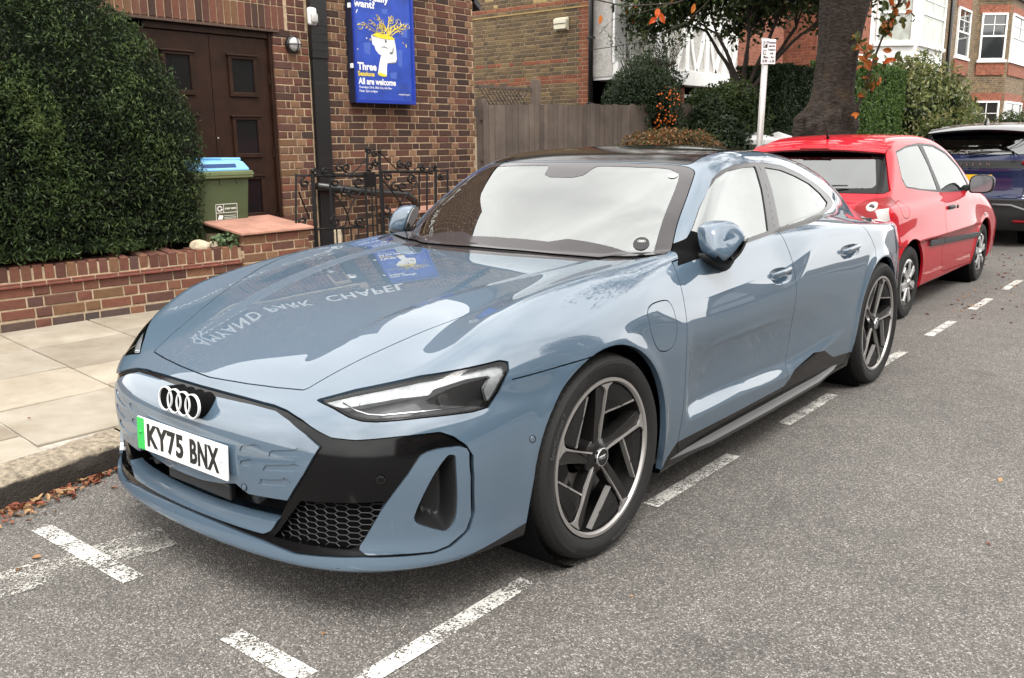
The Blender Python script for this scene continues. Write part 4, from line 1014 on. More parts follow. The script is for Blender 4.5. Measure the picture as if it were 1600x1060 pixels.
mat('bin_rim', (.13, .16, .075), rough=.55, var=(6, .1))
mat('bin_blue', (.20, .46, .72), rough=.45, var=(6, .08))
mat('bin_blue_dark', (.015, .05, .16), rough=.5)
mat('print_white', (.80, .80, .78), rough=.5)
mat('poster_blue', (.020, .060, .36), rough=.35, var=(5, .28), coat=.35)
mat('poster_blue_light', (.06, .12, .45), rough=.4, coat=.35)
mat('board_blue', (.010, .035, .30), rough=.3, coat=.4)
mat('poster_yellow', (.78, .60, .03), rough=.5, coat=.3)
mat('poster_shade', (.16, .16, .17), rough=.5)
mat('board_back', (.012, .014, .03), rough=.5)
mat('alarm_cream', (.62, .58, .45), rough=.45)
mat('steel_grey', (.42, .41, .39), rough=.4, metal=.3, var=(8, .1))
mat('sign_white', (.82, .82, .82), rough=.35, coat=.2)
mat('sign_black', (.01, .01, .012), rough=.4)

# ---------------------------------------------------------------- road, kerb, pavement
def kerb_x(y): return -1.14 - .19 * (min(y, -.3) + 1.15) if y > -4 else -.6
def build_ground():
    g = MB(); g.box((-60, -60, -.30), (60, 120, -.06)); kind(g.obj('ground', 'earth'), 'structure')
    rd = MB(); rows = []
    for y in [-14, -6, -4] + [-3 + .3 * i for i in range(10)] + [0, 10, 30, 60, 100]:
        rows.append([(kerb_x(y) - .02, y, 0), (2, y, .0), (6.8, y, -.0)])
    rd.sheet(rows); road = kind(rd.obj('road', 'asphalt'), 'structure')
    for i, (y0, y1) in enumerate([(-1.75, -.316), (.475, 1.217), (1.80, 2.49), (3.12, 3.83), (4.45, 5.13), (5.76, 6.43), (7.05, 7.79), (8.4, 9.1), (9.75, 10.45), (11.1, 11.8)]):
        m = MB(); m.sheet([[(.838, y0 + j * (y1 - y0) / 6, .004), (.905, y0 + j * (y1 - y0) / 6, .004)] for j in range(7)]); m.obj('bay_line', 'line_paint', road)
    for x0, x1 in ((-.85, -.17), (.385, .74)):
        m = MB(); m.sheet([[(x0 + j * (x1 - x0) / 6, -1.158, .004), (x0 + j * (x1 - x0) / 6, -1.084, .004)] for j in range(7)]); m.obj('bay_line', 'line_paint', road)
    m = MB(); m.sheet([[(-1.04, -1.38, .004), (-.96, -1.30, .004)], [(-.985, -1.44, .004), (-.90, -1.36, .004)]]); m.obj('bay_line', 'line_paint', road)
    m = MB(); m.sheet([[(-.62 + t * .12, -1.62 + t * .78, .0035), (-.42 + t * .12, -1.66 + t * .78, .0035)] for t in np.linspace(0, 1, 9)]); m.obj('old_line', 'line_paint_old', road)
    # kerbstones
    kb = kind(bpy.data.objects.new('kerb', None), 'structure'); COL.objects.link(kb)
    ys = [-4.0]
    while ys[-1] < 32: ys.append(ys[-1] + rnd.uniform(.8, 1.05))
    for a, b in zip(ys, ys[1:]):
        k = MB(); rows = []; n = 12
        for j in range(n + 1):
            y = a + .004 + (b - a - .008) * j / n; x = kerb_x(y); w = lambda s=.008: rnd.uniform(-s, s)
            zt = .108 + w(.004)
            rows.append([(x - .215, y, .02), (x - .21, y, zt + .008), (x - .10, y, zt + .006 + w(.003)), (x - .035 + w(), y, zt), (x - .012 + w(), y, zt - .014), (x - .002 + w(.008), y, zt - .05), (x + .004 + w(), y, -.02)])
        k.sheet(rows); bmesh.ops.holes_fill(k.bm, edges=k.bm.edges)
        k.obj('kerbstone', 'granite', kb, auto=22)
    # paving slabs on a bed that rises from kerb to garden walls
    pv = MB(); rows = []
    zp = lambda x: .112 + (-1.35 - x) * .027
    for y in [-4 + .4 * i for i in range(12)] + [1, 5, 10, 20, 32]:
        rows.append([(kerb_x(y) - .19, y, zp(kerb_x(y) - .19) - .012), (-2.5, y, zp(-2.5) - .012), (-4.15, y, zp(-4.15) - .012)])
    pv.sheet(rows); pave = kind(pv.obj('pavement', 'paving_joint'), 'structure')
    edges = [-3.1, -2.46, -1.83, -1.27, -.66, -.02, .60, 1.22, 1.85, 2.47, 3.1, 3.75]
    for ci, (y0, y1) in enumerate(zip(edges, edges[1:])):
        x = -4.04 + .05 * (ci % 3); 
        splits = [[.60, .66, .46, .62, .6], [.63, .62, .6, .52, .45], [.55, .6, .62, .6, .5]][ci % 3] if ci != 5 else [.60, .66, .46, .44, .72]
        for sw in splits:
            xa, xb = x + .007, x + sw - .007
            yc = .5 * (y0 + y1); lim = kerb_x(yc) - .225
            x += sw
            if xa > lim - .12: break
            if xb > lim - .15: xb = lim + .01
            tl = [rnd.uniform(-.003, .003) for _ in range(4)]
            s = MB(); j = .006; sk = -.08
            P = [(xa, y0 + j + sk * (xa + 4) * .9), (xb, y0 + j + sk * (xb + 4) * .9), (xb, y1 - j + sk * (xb + 4) * .9), (xa, y1 - j + sk * (xa + 4) * .9)]
            vt = [s.bm.verts.new((p[0], p[1], zp(p[0]) + t)) for p, t in zip(P, tl)]; vb = [s.bm.verts.new((p[0], p[1], zp(p[0]) - .03)) for p in P]
            s.bm.faces.new(vt)
            for i in range(4): s.bm.faces.new((vt[i], vb[i], vb[(i + 1) % 4], vt[(i + 1) % 4]))
            bmesh.ops.bevel(s.bm, geom=[e for e in s.bm.edges if all(v in vt for v in e.verts)], offset=.004, segments=1, affect='EDGES')
            s.obj('paving_slab', 'paving', pave)
            if xb >= lim: break
    # cracks are left to the joints; path up to the chapel door
    p = MB(); p.sheet([[(-4.0, 2.3, .20), (-4.0, 6.4, .20)], [(-5.2, 2.3, .26), (-5.2, 6.4, .26)]]); kind(p.obj('path', 'tarmac_path'), 'structure')
    s = MB(); s.sheet([[(-3.95, 6.3, .2), (-3.95, 70, .3)], [(-14, 6.3, .25), (-14, 70, .35)]]); kind(s.obj('front_gardens', 'earth'), 'structure')
    s = MB(); s.sheet([[(-1.5, 3.6, .113), (-1.5, 60, .113)], [(-4.0, 3.6, .18), (-4.0, 60, .18)]]); kind(s.obj('far_pavement', 'tarmac_path'), 'structure')
    s = MB(); s.box((6.8, -14, -.02), (9.5, 60, .10)); kind(s.obj('opposite_pavement', 'tarmac_path'), 'structure')

# ---------------------------------------------------------------- brickwork
def brick_mesh(name, L, H, D=.10, ch=.004, jit=0):
    """box with a worn chamfer on its outer face; length along x, face towards -y, at the centre of its face"""
    V = []; r = random.Random(hash(name) & 255)
    for y, i in ((0, ch), (ch, 0), (D, 0)):
        for sx, sz in ((-1, -1), (1, -1), (1, 1), (-1, 1)):
            q = lambda: r.uniform(-jit, jit)
            V.append((sx * (L / 2 - i) + q(), y + (q() if y == 0 else 0), sz * (H / 2 - i) + q()))
    Fc = [(0, 1, 2, 3)]
    for a in (0, 4):
        for i in range(4): Fc.append((a + i, a + 4 + i, a + 4 + (i + 1) % 4, a + (i + 1) % 4))
    return pyd(name, V, Fc)
BR = {}
def brick_proto(L, H, m, D=.10):
    out = []
    for v in range(3):
        k = (round(L, 3), round(H, 3), m, v, D)
        if k not in BR:
            me = brick_mesh('brick_%d' % v + m + str(round(L, 3)), L, H, D, .005, .0022); me.materials.append(MATS[m]); BR[k] = me
        out.append(BR[k])
    return rnd.choice(out)
def lay(parent, items, most=300, key=None):
    """items: (s, y, z, length, height, material); the first `most` become objects, the rest one joined part"""
    if key: items = sorted(items, key=key)
    for (s, y, z, L, H, m) in items[:most]:
        o = link('brick', brick_proto(L, H, m), parent); o.location = (s, y + rnd.uniform(-.0025, .0025), z)
    rest = items[most:]
    for m in sorted({i[5] for i in rest}):
        V, Fc, tint = [], [], []
        for (s, y, z, L, H, mm) in rest:
            if mm != m: continue
            me = brick_proto(L, H, mm); b = len(V); dy = rnd.uniform(-.002, .002); t = rnd.random()
            V += [(v.co.x + s, v.co.y + y + dy, v.co.z + z) for v in me.vertices]
            for p in me.polygons: Fc.append([b + i for i in p.vertices]); tint.append(t)
        me = pyd('brickwork', V, Fc); a = me.attributes.new('tint', 'FLOAT', 'FACE'); a.data.foreach_set('value', tint)
        kind(link('brickwork', me, parent, m), 'stuff')
def flemish(s0, s1, z0, z1, c, mS, mH, y=0, skip=None, j=.010, edge=True):
    """courses of alternating stretchers and headers"""
    out = []; n = 0; z = z0
    LS, LH = .215, .1025
    while z + c * .6 <= z1:
        s = s0; k = n % 2
        if edge and n % 2: # closer at the corner
            first = [(.1025, 'H'), (.05, 'H')]
        else: first = []
        seq = 0
        while s < s1 - .02:
            if first: L, kd = first.pop(0)
            else:
                kd = 'S' if (seq + n) % 2 == 0 else 'H'; seq += 1; L = LS if kd == 'S' else LH
            L2 = min(L, s1 - s)
            if L2 < .03: break
            cs = s + L2 / 2
            if not (skip and skip(cs, z + c / 2, L2)):
                ms = mS if kd == 'S' else mH
                m = ms(cs, z) if callable(ms) else (rnd.choice(ms) if isinstance(ms, list) else ms)
                out.append((cs, y, z + c / 2, round(L2, 3) if L2 in (LS, LH, .05) else round(L2 * 50) / 50, c - j, m))
            s += L2 + j
        z += c; n += 1
    return out

def build_garden_wall():
    A, B = Vector((-4.155, -2.0, 0)), Vector((-3.815, 1.86, 0)); d = (B - A); Ln = d.length
    root = empty('garden_wall', 'low red brick garden wall with upright brick coping below the clipped yew', 'wall', A, math.atan2(d.y, d.x))
    items = flemish(0, Ln, .165, .165 + .078, .072, ['brick_sooty'], ['brick_sooty', 'brick_red'])
    items += flemish(0, Ln, .243, .243 + 3 * .078 - .01, .078, ['brick_red', 'brick_red', 'brick_pillar'], ['brick_red', 'brick_pillar'], j=.011)
    lay(root, items, 300, key=lambda i: -i[0])
    m = MB(); m.box((0, .007, .1), (Ln, .215, .475)); m.obj('mortar_bed', 'mortar', root)
    for zz, off in ((.471, -.018), (.490, -.006)):
        s = 0
        while s < Ln:
            l = min(.165, Ln - s); t = MB(); t.box((s + .003, off, zz), (s + l - .003, .22, zz + .013), .0025); t.obj('creasing_tile', 'creasing_tile', root); s += .168
    mm = MB(); mm.box((0, .0, .470), (Ln, .205, .512)); mm.obj('mortar_bed', 'mortar', root)
    s = .005; zc = .509 + .054
    while s < Ln - .03:
        dmg = s > Ln - 1.05 and s < Ln - .45
        o = link('coping_brick', brick_proto(.064, .104, 'brick_red' if rnd.random() < .7 else 'brick_pillar', .215), root); o.location = (s + .034, rnd.uniform(-.006, .006), zc + (rnd.uniform(-.012, .0) if dmg else rnd.uniform(-.002, .002)))
        if dmg: o.rotation_euler = (rnd.uniform(-.05, .12), rnd.uniform(-.05, .05), rnd.uniform(-.06, .06))
        s += .0755
    mc = MB(); mc.box((0, .008, .505), (Ln, .21, .598)); mc.obj('mortar_bed', 'mortar', root)
    # pier block beside the gate with a sloping red slab
    pr = empty('wall_block', 'short brick block beside the iron gate topped by a pinkish red slab', 'wall block', (-3.775, 1.86, 0), R(90))
    it = flemish(0, .66, .17, .70, .075, ['brick_red', 'brick_red', 'brick_tan'], ['brick_tan', 'brick_red'], j=.011)
    lay(pr, it, 300)
    m = MB(); m.box((.0, .007, .05), (.66, .55, .69)); m.obj('mortar_bed', 'mortar_pale', pr)
    t = MB()
    P = [(-.04, -.035, .700), (.70, -.035, .700), (.70, .60, .775), (-.04, .60, .775)]
    vt = [t.bm.verts.new((p[0], p[1], p[2] + .024)) for p in P]; vb = [t.bm.verts.new(p) for p in P]
    t.bm.faces.new(vt); t.bm.faces.new(vb[::-1])
    for i in range(4): t.bm.faces.new((vt[i], vb[i], vb[(i + 1) % 4], vt[(i + 1) % 4]))
    t.obj('slab', 'red_slab', pr, bev=.006)
    for i, (x, y, z, r) in enumerate(((-3.93, 1.55, .635, .075), (-3.98, 1.70, .625, .055))):
        st = MB(); bmesh.ops.create_icosphere(st.bm, subdivisions=3, radius=r)
        for v in st.bm.verts:
            v.co *= 1 + .35 * mnoise.noise(v.co * 14 + Vector((i * 7, 0, 0))); v.co.z *= .62
        o = st.obj('rubble_stone', 'stone', smooth=True); o.location = (x, y, z); tag(o, ['larger pale rubble stone lying on the garden wall coping', 'smaller rubble stone on the wall near the red slab'][i], 'stone')

def build_chapel():
    X = -5.05
    root = empty('chapel', 'dark brown brick chapel with a brown double door and white lettering on its gable', 'chapel', (X, 0, 0), R(90))
    # local: x runs with the street, -y faces it
    mS = ['brick_dark', 'brick_dark', 'brick_dark', 'brick_dark', 'brick_pillar']; mH = ['brick_tan', 'brick_tan', 'brick_tan', 'brick_dark']
    items = flemish(3.87, 6.20, .2988, 3.30, .0752, mS, mH)
    lay(root, items, 300, key=lambda i: abs(i[2] - 1.75) * .5 + abs(i[0] - 4.8) * .9)
    pil = flemish(3.235, 3.66, .35, 2.52, .0752, ['brick_pillar', 'brick_dark', 'brick_red'], ['brick_pillar', 'brick_tan'])
    pr = link('door_pier', None, root)
    lay(pr, pil, 300)
    for z in np.arange(2.535, 2.80, .0752): lay(pr, [(3.47 + k * .11, 0, z + .0375, .1025, .065, 'brick_pillar') for k in range(2)], 9)
    # soldier course over the door
    sl = link('lintel', None, root); s = 1.3
    while s < 3.36:
        o = link('brick', brick_proto(.065, .215, rnd.choice(['brick_red', 'brick_red', 'brick_pillar', 'brick_dark'])), sl); o.location = (s, -.004, 2.635); 
        o = link('brick', brick_proto(.065, .215, rnd.choice(['brick_red', 'brick_pillar'])), sl); o.location = (s, -.002, 2.86)
        s += .0757
    m = MB(); m.box((1.1, .006, 2.525), (3.66, .10, 3.2)); m.obj('mortar_bed', 'mortar_pale', sl)
    m = MB(); m.box((1.1, -.012, 2.500), (3.30, .30, 2.522)); m.obj('lintel_soffit', 'brick_sooty', sl)
    m = MB(); m.box((1.0, -.03, 2.975), (3.70, .02, 3.03), .004); m.obj('string_course', 'stone', sl)
    # wall core and the gable above the picture
    c = MB()
    c.prism([(3.675, .0), (6.195, .0), (6.195, 3.10), (2.45, 5.62), (-1.3, 3.10), (-1.3, .0), (1.15, 0), (1.15, 2.53), (3.24, 2.53), (3.24, 2.50), (3.675, 2.50)], lambda p: (p[0], .007, p[1]), lambda p: (p[0], .30, p[1])); c.obj('wall', 'mortar_pale', root)
    c = MB(); c.box((3.24, .007, .0), (3.675, .30, 2.51)); c.obj('mortar_bed', 'mortar_pale', pr)
    up = MB(); up.prism([(6.21, 3.31), (6.21, 3.10), (6.23, 3.08), (6.23, 3.2), (2.45, 5.74), (-1.33, 3.2), (-1.33, 3.02), (1.0, 3.02), (3.72, 3.02), (3.72, 3.31)], lambda p: (p[0], -.004, p[1]), lambda p: (p[0], .006, p[1])); up.obj('gable_face', 'brick_far_dark', root)
    lw = MB(); lw.box((-1.33, -.002, .1), (1.14, .006, 3.02)); lw.obj('left_face', 'brick_far_dark', root)
    sd = MB(); sd.box((6.10, .01, 0), (6.205, 9.0, 3.2)); sd.obj('side_wall', 'brick_far_dark', root)
    rf = MB(); rf.prism([(-1.5, 3.02), (2.45, 5.72), (6.4, 3.02), (6.4, 3.10), (2.45, 5.82), (-1.5, 3.10)], lambda p: (p[0], .05, p[1]), lambda p: (p[0], 9.0, p[1])); rf.obj('roof', 'slate', root)
    # lettering on the gable
    def letters(body, s0, s1, z):
        me = text_mesh(body, .3, extr=.012, offset=.004, spacing=1.15)
        xs = [v.co.x for v in me.vertices]; ys = [v.co.y for v in me.vertices]; f = (s1 - s0) / (max(xs) - min(xs)); cx = (max(xs) + min(xs)) / 2
        h = .26 / (max(ys) - min(ys))
        for v in me.vertices: v.co = ((s0 + s1) / 2 + (v.co.x - cx) * f, -.025 - v.co.z, z + v.co.y * h)
        link('lettering', me, root, 'print_white')
    letters('AMYAND', .45, 1.62, 3.36); letters('PARK', 1.80, 2.70, 3.36); letters('CHAPEL', 2.98, 4.40, 3.36)
    # double door
    y = .06
    for (a, b, ca, cb) in ((1.905, 2.549, 2.09, 2.33), (2.555, 3.198, 2.775, 3.015)):
        leaf = link('door', None, root)
        d = MB(); d.box((a, y, .26), (b, y + .04, 2.43), .004); d.obj('door_leaf', 'door_wood', leaf)
        for (z0, z1) in ((1.92, 2.225), (1.345, 1.66), (.765, 1.09)):
            fr = MB()
            for (p, q) in (((ca - .04, z0 - .045), (cb + .04, z0)), ((ca - .04, z1), (cb + .04, z1 + .028)), ((ca - .04, z0), (ca, z1)), ((cb, z0), (cb + .04, z1))): fr.box((p[0], y - .022, p[1]), (q[0], y + .001, q[1]), .006)
            fr.obj('panel_frame', 'door_wood', leaf)
            lip = MB(); lip.box((ca - .055, y - .034, z1 + .026), (cb + .055, y + .001, z1 + .045), .006); lip.obj('moulding', 'door_wood', leaf)
            g = MB(); g.box((ca, y - .004, z0), (cb, y + .002, z1)); g.obj('pane', 'door_glass', leaf)
        if b > 3:
            for z in (.7, 1.35, 2.05):
                h = MB(); h.tube([(b - .004, y - .012, z - .05), (b - .004, y - .012, z + .05)], .008, 8); h.obj('hinge', 'door_wood', leaf)
            k = MB(); k.lathe([(0, -.006), (.008, -.004), (.009, .002)], 'y', 12, (a + .02, y, 1.49)); k.obj('keyhole', 'steel_grey', leaf, smooth=True)
    f = MB(); f.box((1.86, y - .02, .26), (1.90, y + .06, 2.50), .004); f.obj('door_frame', 'door_wood', root)
    f = MB(); f.box((3.201, y - .035, .26), (3.236, y + .06, 2.50), .004); f.obj('door_frame', 'door_wood', root)
    f = MB(); f.box((1.86, y - .02, 2.435), (3.20, y + .06, 2.499), .006); f.obj('door_frame', 'door_wood', root)
    f = MB(); f.box((1.15, y + .045, .2), (3.25, y + .2, 2.5)); f.obj('porch_back', 'door_wood', root)
    st = MB(); st.box((1.1, -.25, .12), (3.3, .05, .26), .008); st.obj('door_step', 'stone', root)
    # black boxed downpipe strip in the corner
    dp = MB(); dp.box((3.672, -.045, .25), (3.866, .004, 2.28), .004); dp.obj('pipe_casing', 'black_paint', root)
    dp = MB(); dp.box((3.664, -.06, 2.28), (3.874, .004, 2.98), .006); dp = dp.obj('hopper_casing', 'black_paint', root)
    for z in (2.36, 2.44, 2.52, 2.60):
        r_ = MB(); r_.box((3.664, -.064, z), (3.874, -.0595, z + .012)); r_.obj('casing_rib', 'black_paint', dp)
    hp = MB(); hp.tube([(3.60, -.09, 1.00), (4.2, -.10, .915), (4.87, -.10, .85), (4.99, -.10, .78), (5.03, -.10, .70)], .042, 12); hp.obj('wall_pipe', 'black_paint', root, smooth=True)
    st2 = MB(); st2.lathe([(0, .56), (.04, .55), (.05, .50), (.05, .26)], 'z', 16, (3.74, -.20, 0)); st2.obj('boot_scraper_stone', 'stone', root, smooth=True)
    # flower bed edging with red tiles below the notice board
    bd = MB(); bd.box((4.55, -.42, .2), (5.6, -.04, .66)); bd.obj('raised_bed', 'brick_far_dark', root)
    t = MB(); t.box((4.5, -.47, .66), (5.65, -.02, .70), .006); t.obj('bed_coping', 'red_slab', root)

def brick_far(name, a, b, mort, sx=1.0, rough=.9):
    """brickwork too far off or out of view to tell its bricks apart"""
    m = bpy.data.materials.new(name); m.use_nodes = True; nt = m.node_tree; p = nt.nodes['Principled BSDF']; L = nt.links.new
    tc = nt.nodes.new('ShaderNodeTexCoord'); sp = nt.nodes.new('ShaderNodeSeparateXYZ'); L(tc.outputs['Object'], sp.inputs[0])
    ad = nt.nodes.new('ShaderNodeMath'); ad.operation = 'ADD'; L(sp.outputs[0], ad.inputs[0]); L(sp.outputs[1], ad.inputs[1])
    cb = nt.nodes.new('ShaderNodeCombineXYZ'); L(ad.outputs[0], cb.inputs[0]); L(sp.outputs[2], cb.inputs[1])
    br = nt.nodes.new('ShaderNodeTexBrick'); L(cb.outputs[0], br.inputs['Vector']); br.inputs['Scale'].default_value = 1.0
    br.inputs['Brick Width'].default_value = .17; br.inputs['Row Height'].default_value = .0752; br.inputs['Mortar Size'].default_value = .007; br.inputs['Color1'].default_value = (*a, 1); br.inputs['Color2'].default_value = (*b, 1); br.inputs['Mortar'].default_value = (*mort, 1)
    br.inputs['Bias'].default_value = 0; br.inputs['Mortar Smooth'].default_value = .2
    n = nt.nodes.new('ShaderNodeTexNoise'); n.inputs['Scale'].default_value = 9; n.inputs['Detail'].default_value = 5; L(tc.outputs['Object'], n.inputs['Vector'])
    mr = nt.nodes.new('ShaderNodeMapRange'); mr.inputs[1].default_value = .3; mr.inputs[2].default_value = .7; mr.inputs[3].default_value = .65; mr.inputs[4].default_value = 1.25; L(n.outputs[0], mr.inputs[0])
    sc = nt.nodes.new('ShaderNodeVectorMath'); sc.operation = 'SCALE'; L(br.outputs[0], sc.inputs[0]); L(mr.outputs[0], sc.inputs['Scale']); L(sc.outputs[0], p.inputs['Base Color'])
    bp = nt.nodes.new('ShaderNodeBump'); bp.inputs['Strength'].default_value = .5; bp.inputs['Distance'].default_value = .006; bp.invert = True; L(br.outputs['Fac'], bp.inputs['Height']); L(bp.outputs[0], p.inputs['Normal'])
    p.inputs['Roughness'].default_value = rough; MATS[name] = m
brick_far('brick_far_dark', (.06, .03, .022), (.14, .07, .045), (.38, .30, .22))
brick_far('brick_far_stock', (.19, .125, .06), (.085, .06, .036), (.26, .21, .15))
brick_far('brick_far_red', (.22, .06, .032), (.28, .085, .045), (.22, .13, .09))

def build_notice_board():
    F = -4.93
    root = empty('notice_board', 'blue framed notice board with a yellow-haired head poster on the chapel wall', 'notice board', (-5.05, 0, 0), R(90))
    y0 = -.12
    yy = lambda zx: 4.165 + (zx - 110) / 578 * .885
    zz = lambda zy: 1.85 + (1010 - zy) * .00107
    b = MB(); b.box((4.165, y0 + .012, 1.85), (5.05, -.006, 3.16), .006); b.obj('case', 'board_back', root)
    for (a, c) in (((4.165, 1.85), (5.05, 1.894)), ((4.165, 3.10), (5.05, 3.16)), ((4.165, 1.895), (4.192, 3.10)), ((5.01, 1.895), (5.05, 3.10))):
        f = MB(); f.box((a[0], y0 - .012, a[1]), (c[0], y0 + .014, c[1]), .004); f.obj('frame', 'board_blue', root)
    p = MB(); p.box((4.19, y0 + .002, 1.89), (5.012, y0 + .010, 3.105)); pos = p.obj('poster', 'poster_blue', root)
    lay_ = [y0 + .001]
    def flat(name, pts, m, lift=.001):
        yb = y0 + .002 - lift; q = MB(); q.prism([(yy(a), zz(c)) for a, c in pts], lambda v: (v[0], yb, v[1]), lambda v: (v[0], yb + .0015, v[1])); return q.obj(name, m, pos)
    # faint strokes in the ground
    r = random.Random(3)
    for (x, z, w, h) in ((200, 430, 65, 110), (560, 250, 70, 90), (600, 190, 50, 60), (150, 240, 60, 60), (520, 470, 50, 170), (440, 700, 70, 60), (380, 90, 60, 40)):
        flat('brush_mark', [(x, z), (x + w, z - 10), (x + w * .9, z + h), (x + w * .1, z + h * .9)], 'poster_blue_light', .0004)
    flat('head', [(275, 345), (300, 365), (390, 378), (498, 375), (490, 420), (478, 470), (470, 515), (440, 540), (380, 542), (340, 525), (312, 490), (298, 445), (285, 442), (278, 400)], 'print_white', .0010)
    flat('arm', [(360, 540), (345, 600), (325, 712), (408, 735), (412, 640), (420, 605), (500, 590), (512, 560), (510, 480), (500, 400), (488, 392), (482, 450), (470, 510), (430, 520)], 'print_white', .0014)
    flat('wrist_end', [(320, 712), (345, 705), (385, 715), (408, 728), (400, 742), (360, 740), (330, 732)], 'poster_yellow', .0024)
    flat('rim', [(282, 345), (330, 322), (400, 330), (470, 345), (502, 362), (480, 376), (400, 374), (320, 365)], 'poster_yellow', .0030)
    flat('mouth', [(360, 465), (385, 443), (415, 452), (438, 478), (415, 462), (388, 455)], 'poster_shade', .0030)
    flat('cheek_shadow', [(440, 500), (470, 490), (478, 440), (486, 470), (472, 515), (450, 520)], 'poster_shade', .0030)
    flat('eye', [(400, 385), (410, 378), (420, 388), (418, 408), (408, 414), (400, 402)], 'poster_shade', .0030)
    flat('eye', [(374, 392), (380, 388), (384, 394), (379, 399)], 'poster_shade', .0030)
    flat('hand_shadow', [(415, 608), (500, 592), (512, 565), (505, 600), (440, 612)], 'poster_shade', .0030)
    # scribbled hair
    for k in range(26):
        a = r.uniform(-1.25, 1.25); l = r.uniform(110, 230); bx = r.uniform(320, 470); pts = []
        ex, ez = bx + math.sin(a) * l, 340 - math.cos(a) * l * .95
        for t in np.linspace(0, 1, 12):
            wob = 14 * math.sin(9 * t + k)
            pts.append((yy(bx + (ex - bx) * t + wob * math.cos(a) * .5), y0 - .0006, max(1.95, zz(340 + (ez - 340) * t + wob * .4))))
        cx, cz, rr = ex, ez, r.uniform(10, 26)
        for t in np.linspace(0, 5, 12): pts.append((yy(cx + rr * math.sin(t + a)), y0 - .0006, zz(cz - rr * math.cos(t + a) + rr)))
        h = MB(); h.tube(pts, .0022, 4, caps=False); h.obj('hair_stroke', 'poster_yellow', pos)
    for k in range(26):
        x, z = r.uniform(130, 640), r.uniform(120, 740)
        if 270 < x < 560 and 110 < z < 740: continue
        a = r.uniform(-.9, .9); l = r.uniform(10, 38); dx, dz = math.sin(a) * l, math.cos(a) * l
        flat('confetti', [(x, z), (x + 7, z), (x + 7 + dx, z - dz), (x + dx, z - dz)], 'print_white' if k % 3 else 'poster_yellow', .0012)
    def words(body, xa, xb, zc, hz, m):
        me = text_mesh(body, .1, extr=.0004, offset=.0030 if hz > 30 else .0008)
        xs = [v.co.x for v in me.vertices]; ys = [v.co.y for v in me.vertices]
        fx = (yy(xb) - yy(xa)) / (max(xs) - min(xs)); fz = hz * .00107 / (max(ys) - min(ys)); cx, cy = (max(xs) + min(xs)) / 2, (max(ys) + min(ys)) / 2
        for v in me.vertices: v.co = ((yy(xa) + yy(xb)) / 2 + (v.co.x - cx) * fx, y0 + .0005 - v.co.z, zz(zc) + (v.co.y - cy) * fz)
        link('poster_lettering', me, pos, m)
    words('you really', 122, 450, 2, 88, 'print_white'); words('want?', 122, 318, 62, 72, 'print_white')
    words('Three', 135, 312, 655, 74, 'print_white'); words('Sessions', 136, 290, 725, 46, 'poster_yellow'); words('All are welcome', 138, 494, 797, 64, 'print_white')
    words('Thursdays 23rd, 30th Oct, 6th Nov', 140, 455, 858, 28, 'print_white'); words('Time: 7pm to 8pm', 140, 312, 895, 28, 'print_white'); words('amyand.org.uk', 520, 634, 912, 20, 'print_white')
    for z in (90, 655):
        h = MB(); h.box((4.150, y0 + .02, zz(z) - .025), (4.168, y0 + .06, zz(z) + .025), .004); h.obj('hinge', 'white_paint', root)

def build_lamps():
    o = empty('bulkhead_lamp', 'round caged bulkhead lamp on the brick pier beside the chapel door', 'lamp', (-5.04, 3.45, 2.395))
    b = MB(); b.lathe([(.0, 0), (.085, 0), (.085, .035), (.072, .045), (.068, .045)], 'x', 32); b.obj('base', 'black_paint', o, auto=40)
    g = MB(); g.lathe([(.070, .04), (.066, .062), (.05, .080), (.025, .090), (0, .093)], 'x', 32); g.obj('glass', 'lamp_glass', o, smooth=True)
    for a in (0, 1):
        c = MB(); c.tube([(.04 + .062 * math.cos(t), .075 * math.sin(t) if a else 0, 0 if a else .075 * math.sin(t)) for t in np.linspace(-1.5, 1.5, 13)], .005, 6); c.obj('cage_bar', 'black_paint', o, smooth=True)
    c = MB(); c.tube([(.078, .045 * math.cos(t), .045 * math.sin(t)) for t in np.linspace(0, 2 * math.pi, 25)], .004, 6, caps=False); c.obj('cage_ring', 'black_paint', o, smooth=True)
    w = empty('wall_light', 'small white oval wall light above the black downpipe casing', 'lamp', (-4.985, 3.67, 2.68))
    b = MB(); b.box((-.02, -.05, -.085), (.03, .05, .085), .02); b.obj('body', 'white_paint', w, smooth=True)
    b = MB(); b.box((.02, -.04, -.07), (.065, .04, .03), .02); b.obj('diffuser', 'lamp_glass', w, smooth=True)
mat('lamp_glass', (.42, .42, .40), rough=.15, coat=.6)
# ---------------------------------------------------------------- foliage
RNG = np.random.default_rng(11)
def leafmat(name, cols, rough=.5, trans=.25):
    m = bpy.data.materials.new(name); m.use_nodes = True; nt = m.node_tree; b = nt.nodes['Principled BSDF']; L = nt.links.new
    at = nt.nodes.new('ShaderNodeAttribute'); at.attribute_name = 'tint'
    cr = nt.nodes.new('ShaderNodeValToRGB'); e = cr.color_ramp
    for i, c in enumerate(cols):
        p = i / (len(cols) - 1); el = e.elements[i] if i < 2 else e.elements.new(p); el.position = p; el.color = (*c, 1)
    e.elements[0].position = 0; e.elements[1].position = 1 / (len(cols) - 1)
    L(at.outputs['Fac'], cr.inputs[0]); L(cr.outputs[0], b.inputs['Base Color'])
    b.inputs['Roughness'].default_value = rough; b.inputs['Specular IOR Level'].default_value = .35
    tr = nt.nodes.new('ShaderNodeBsdfTranslucent'); L(cr.outputs[0], tr.inputs[0])
    mx = nt.nodes.new('ShaderNodeMixShader'); mx.inputs[0].default_value = trans; o = nt.nodes['Material Output']
    L(b.outputs[0], mx.inputs[1]); L(tr.outputs[0], mx.inputs[2]); L(mx.outputs[0], o.inputs[0])
    MATS[name] = m
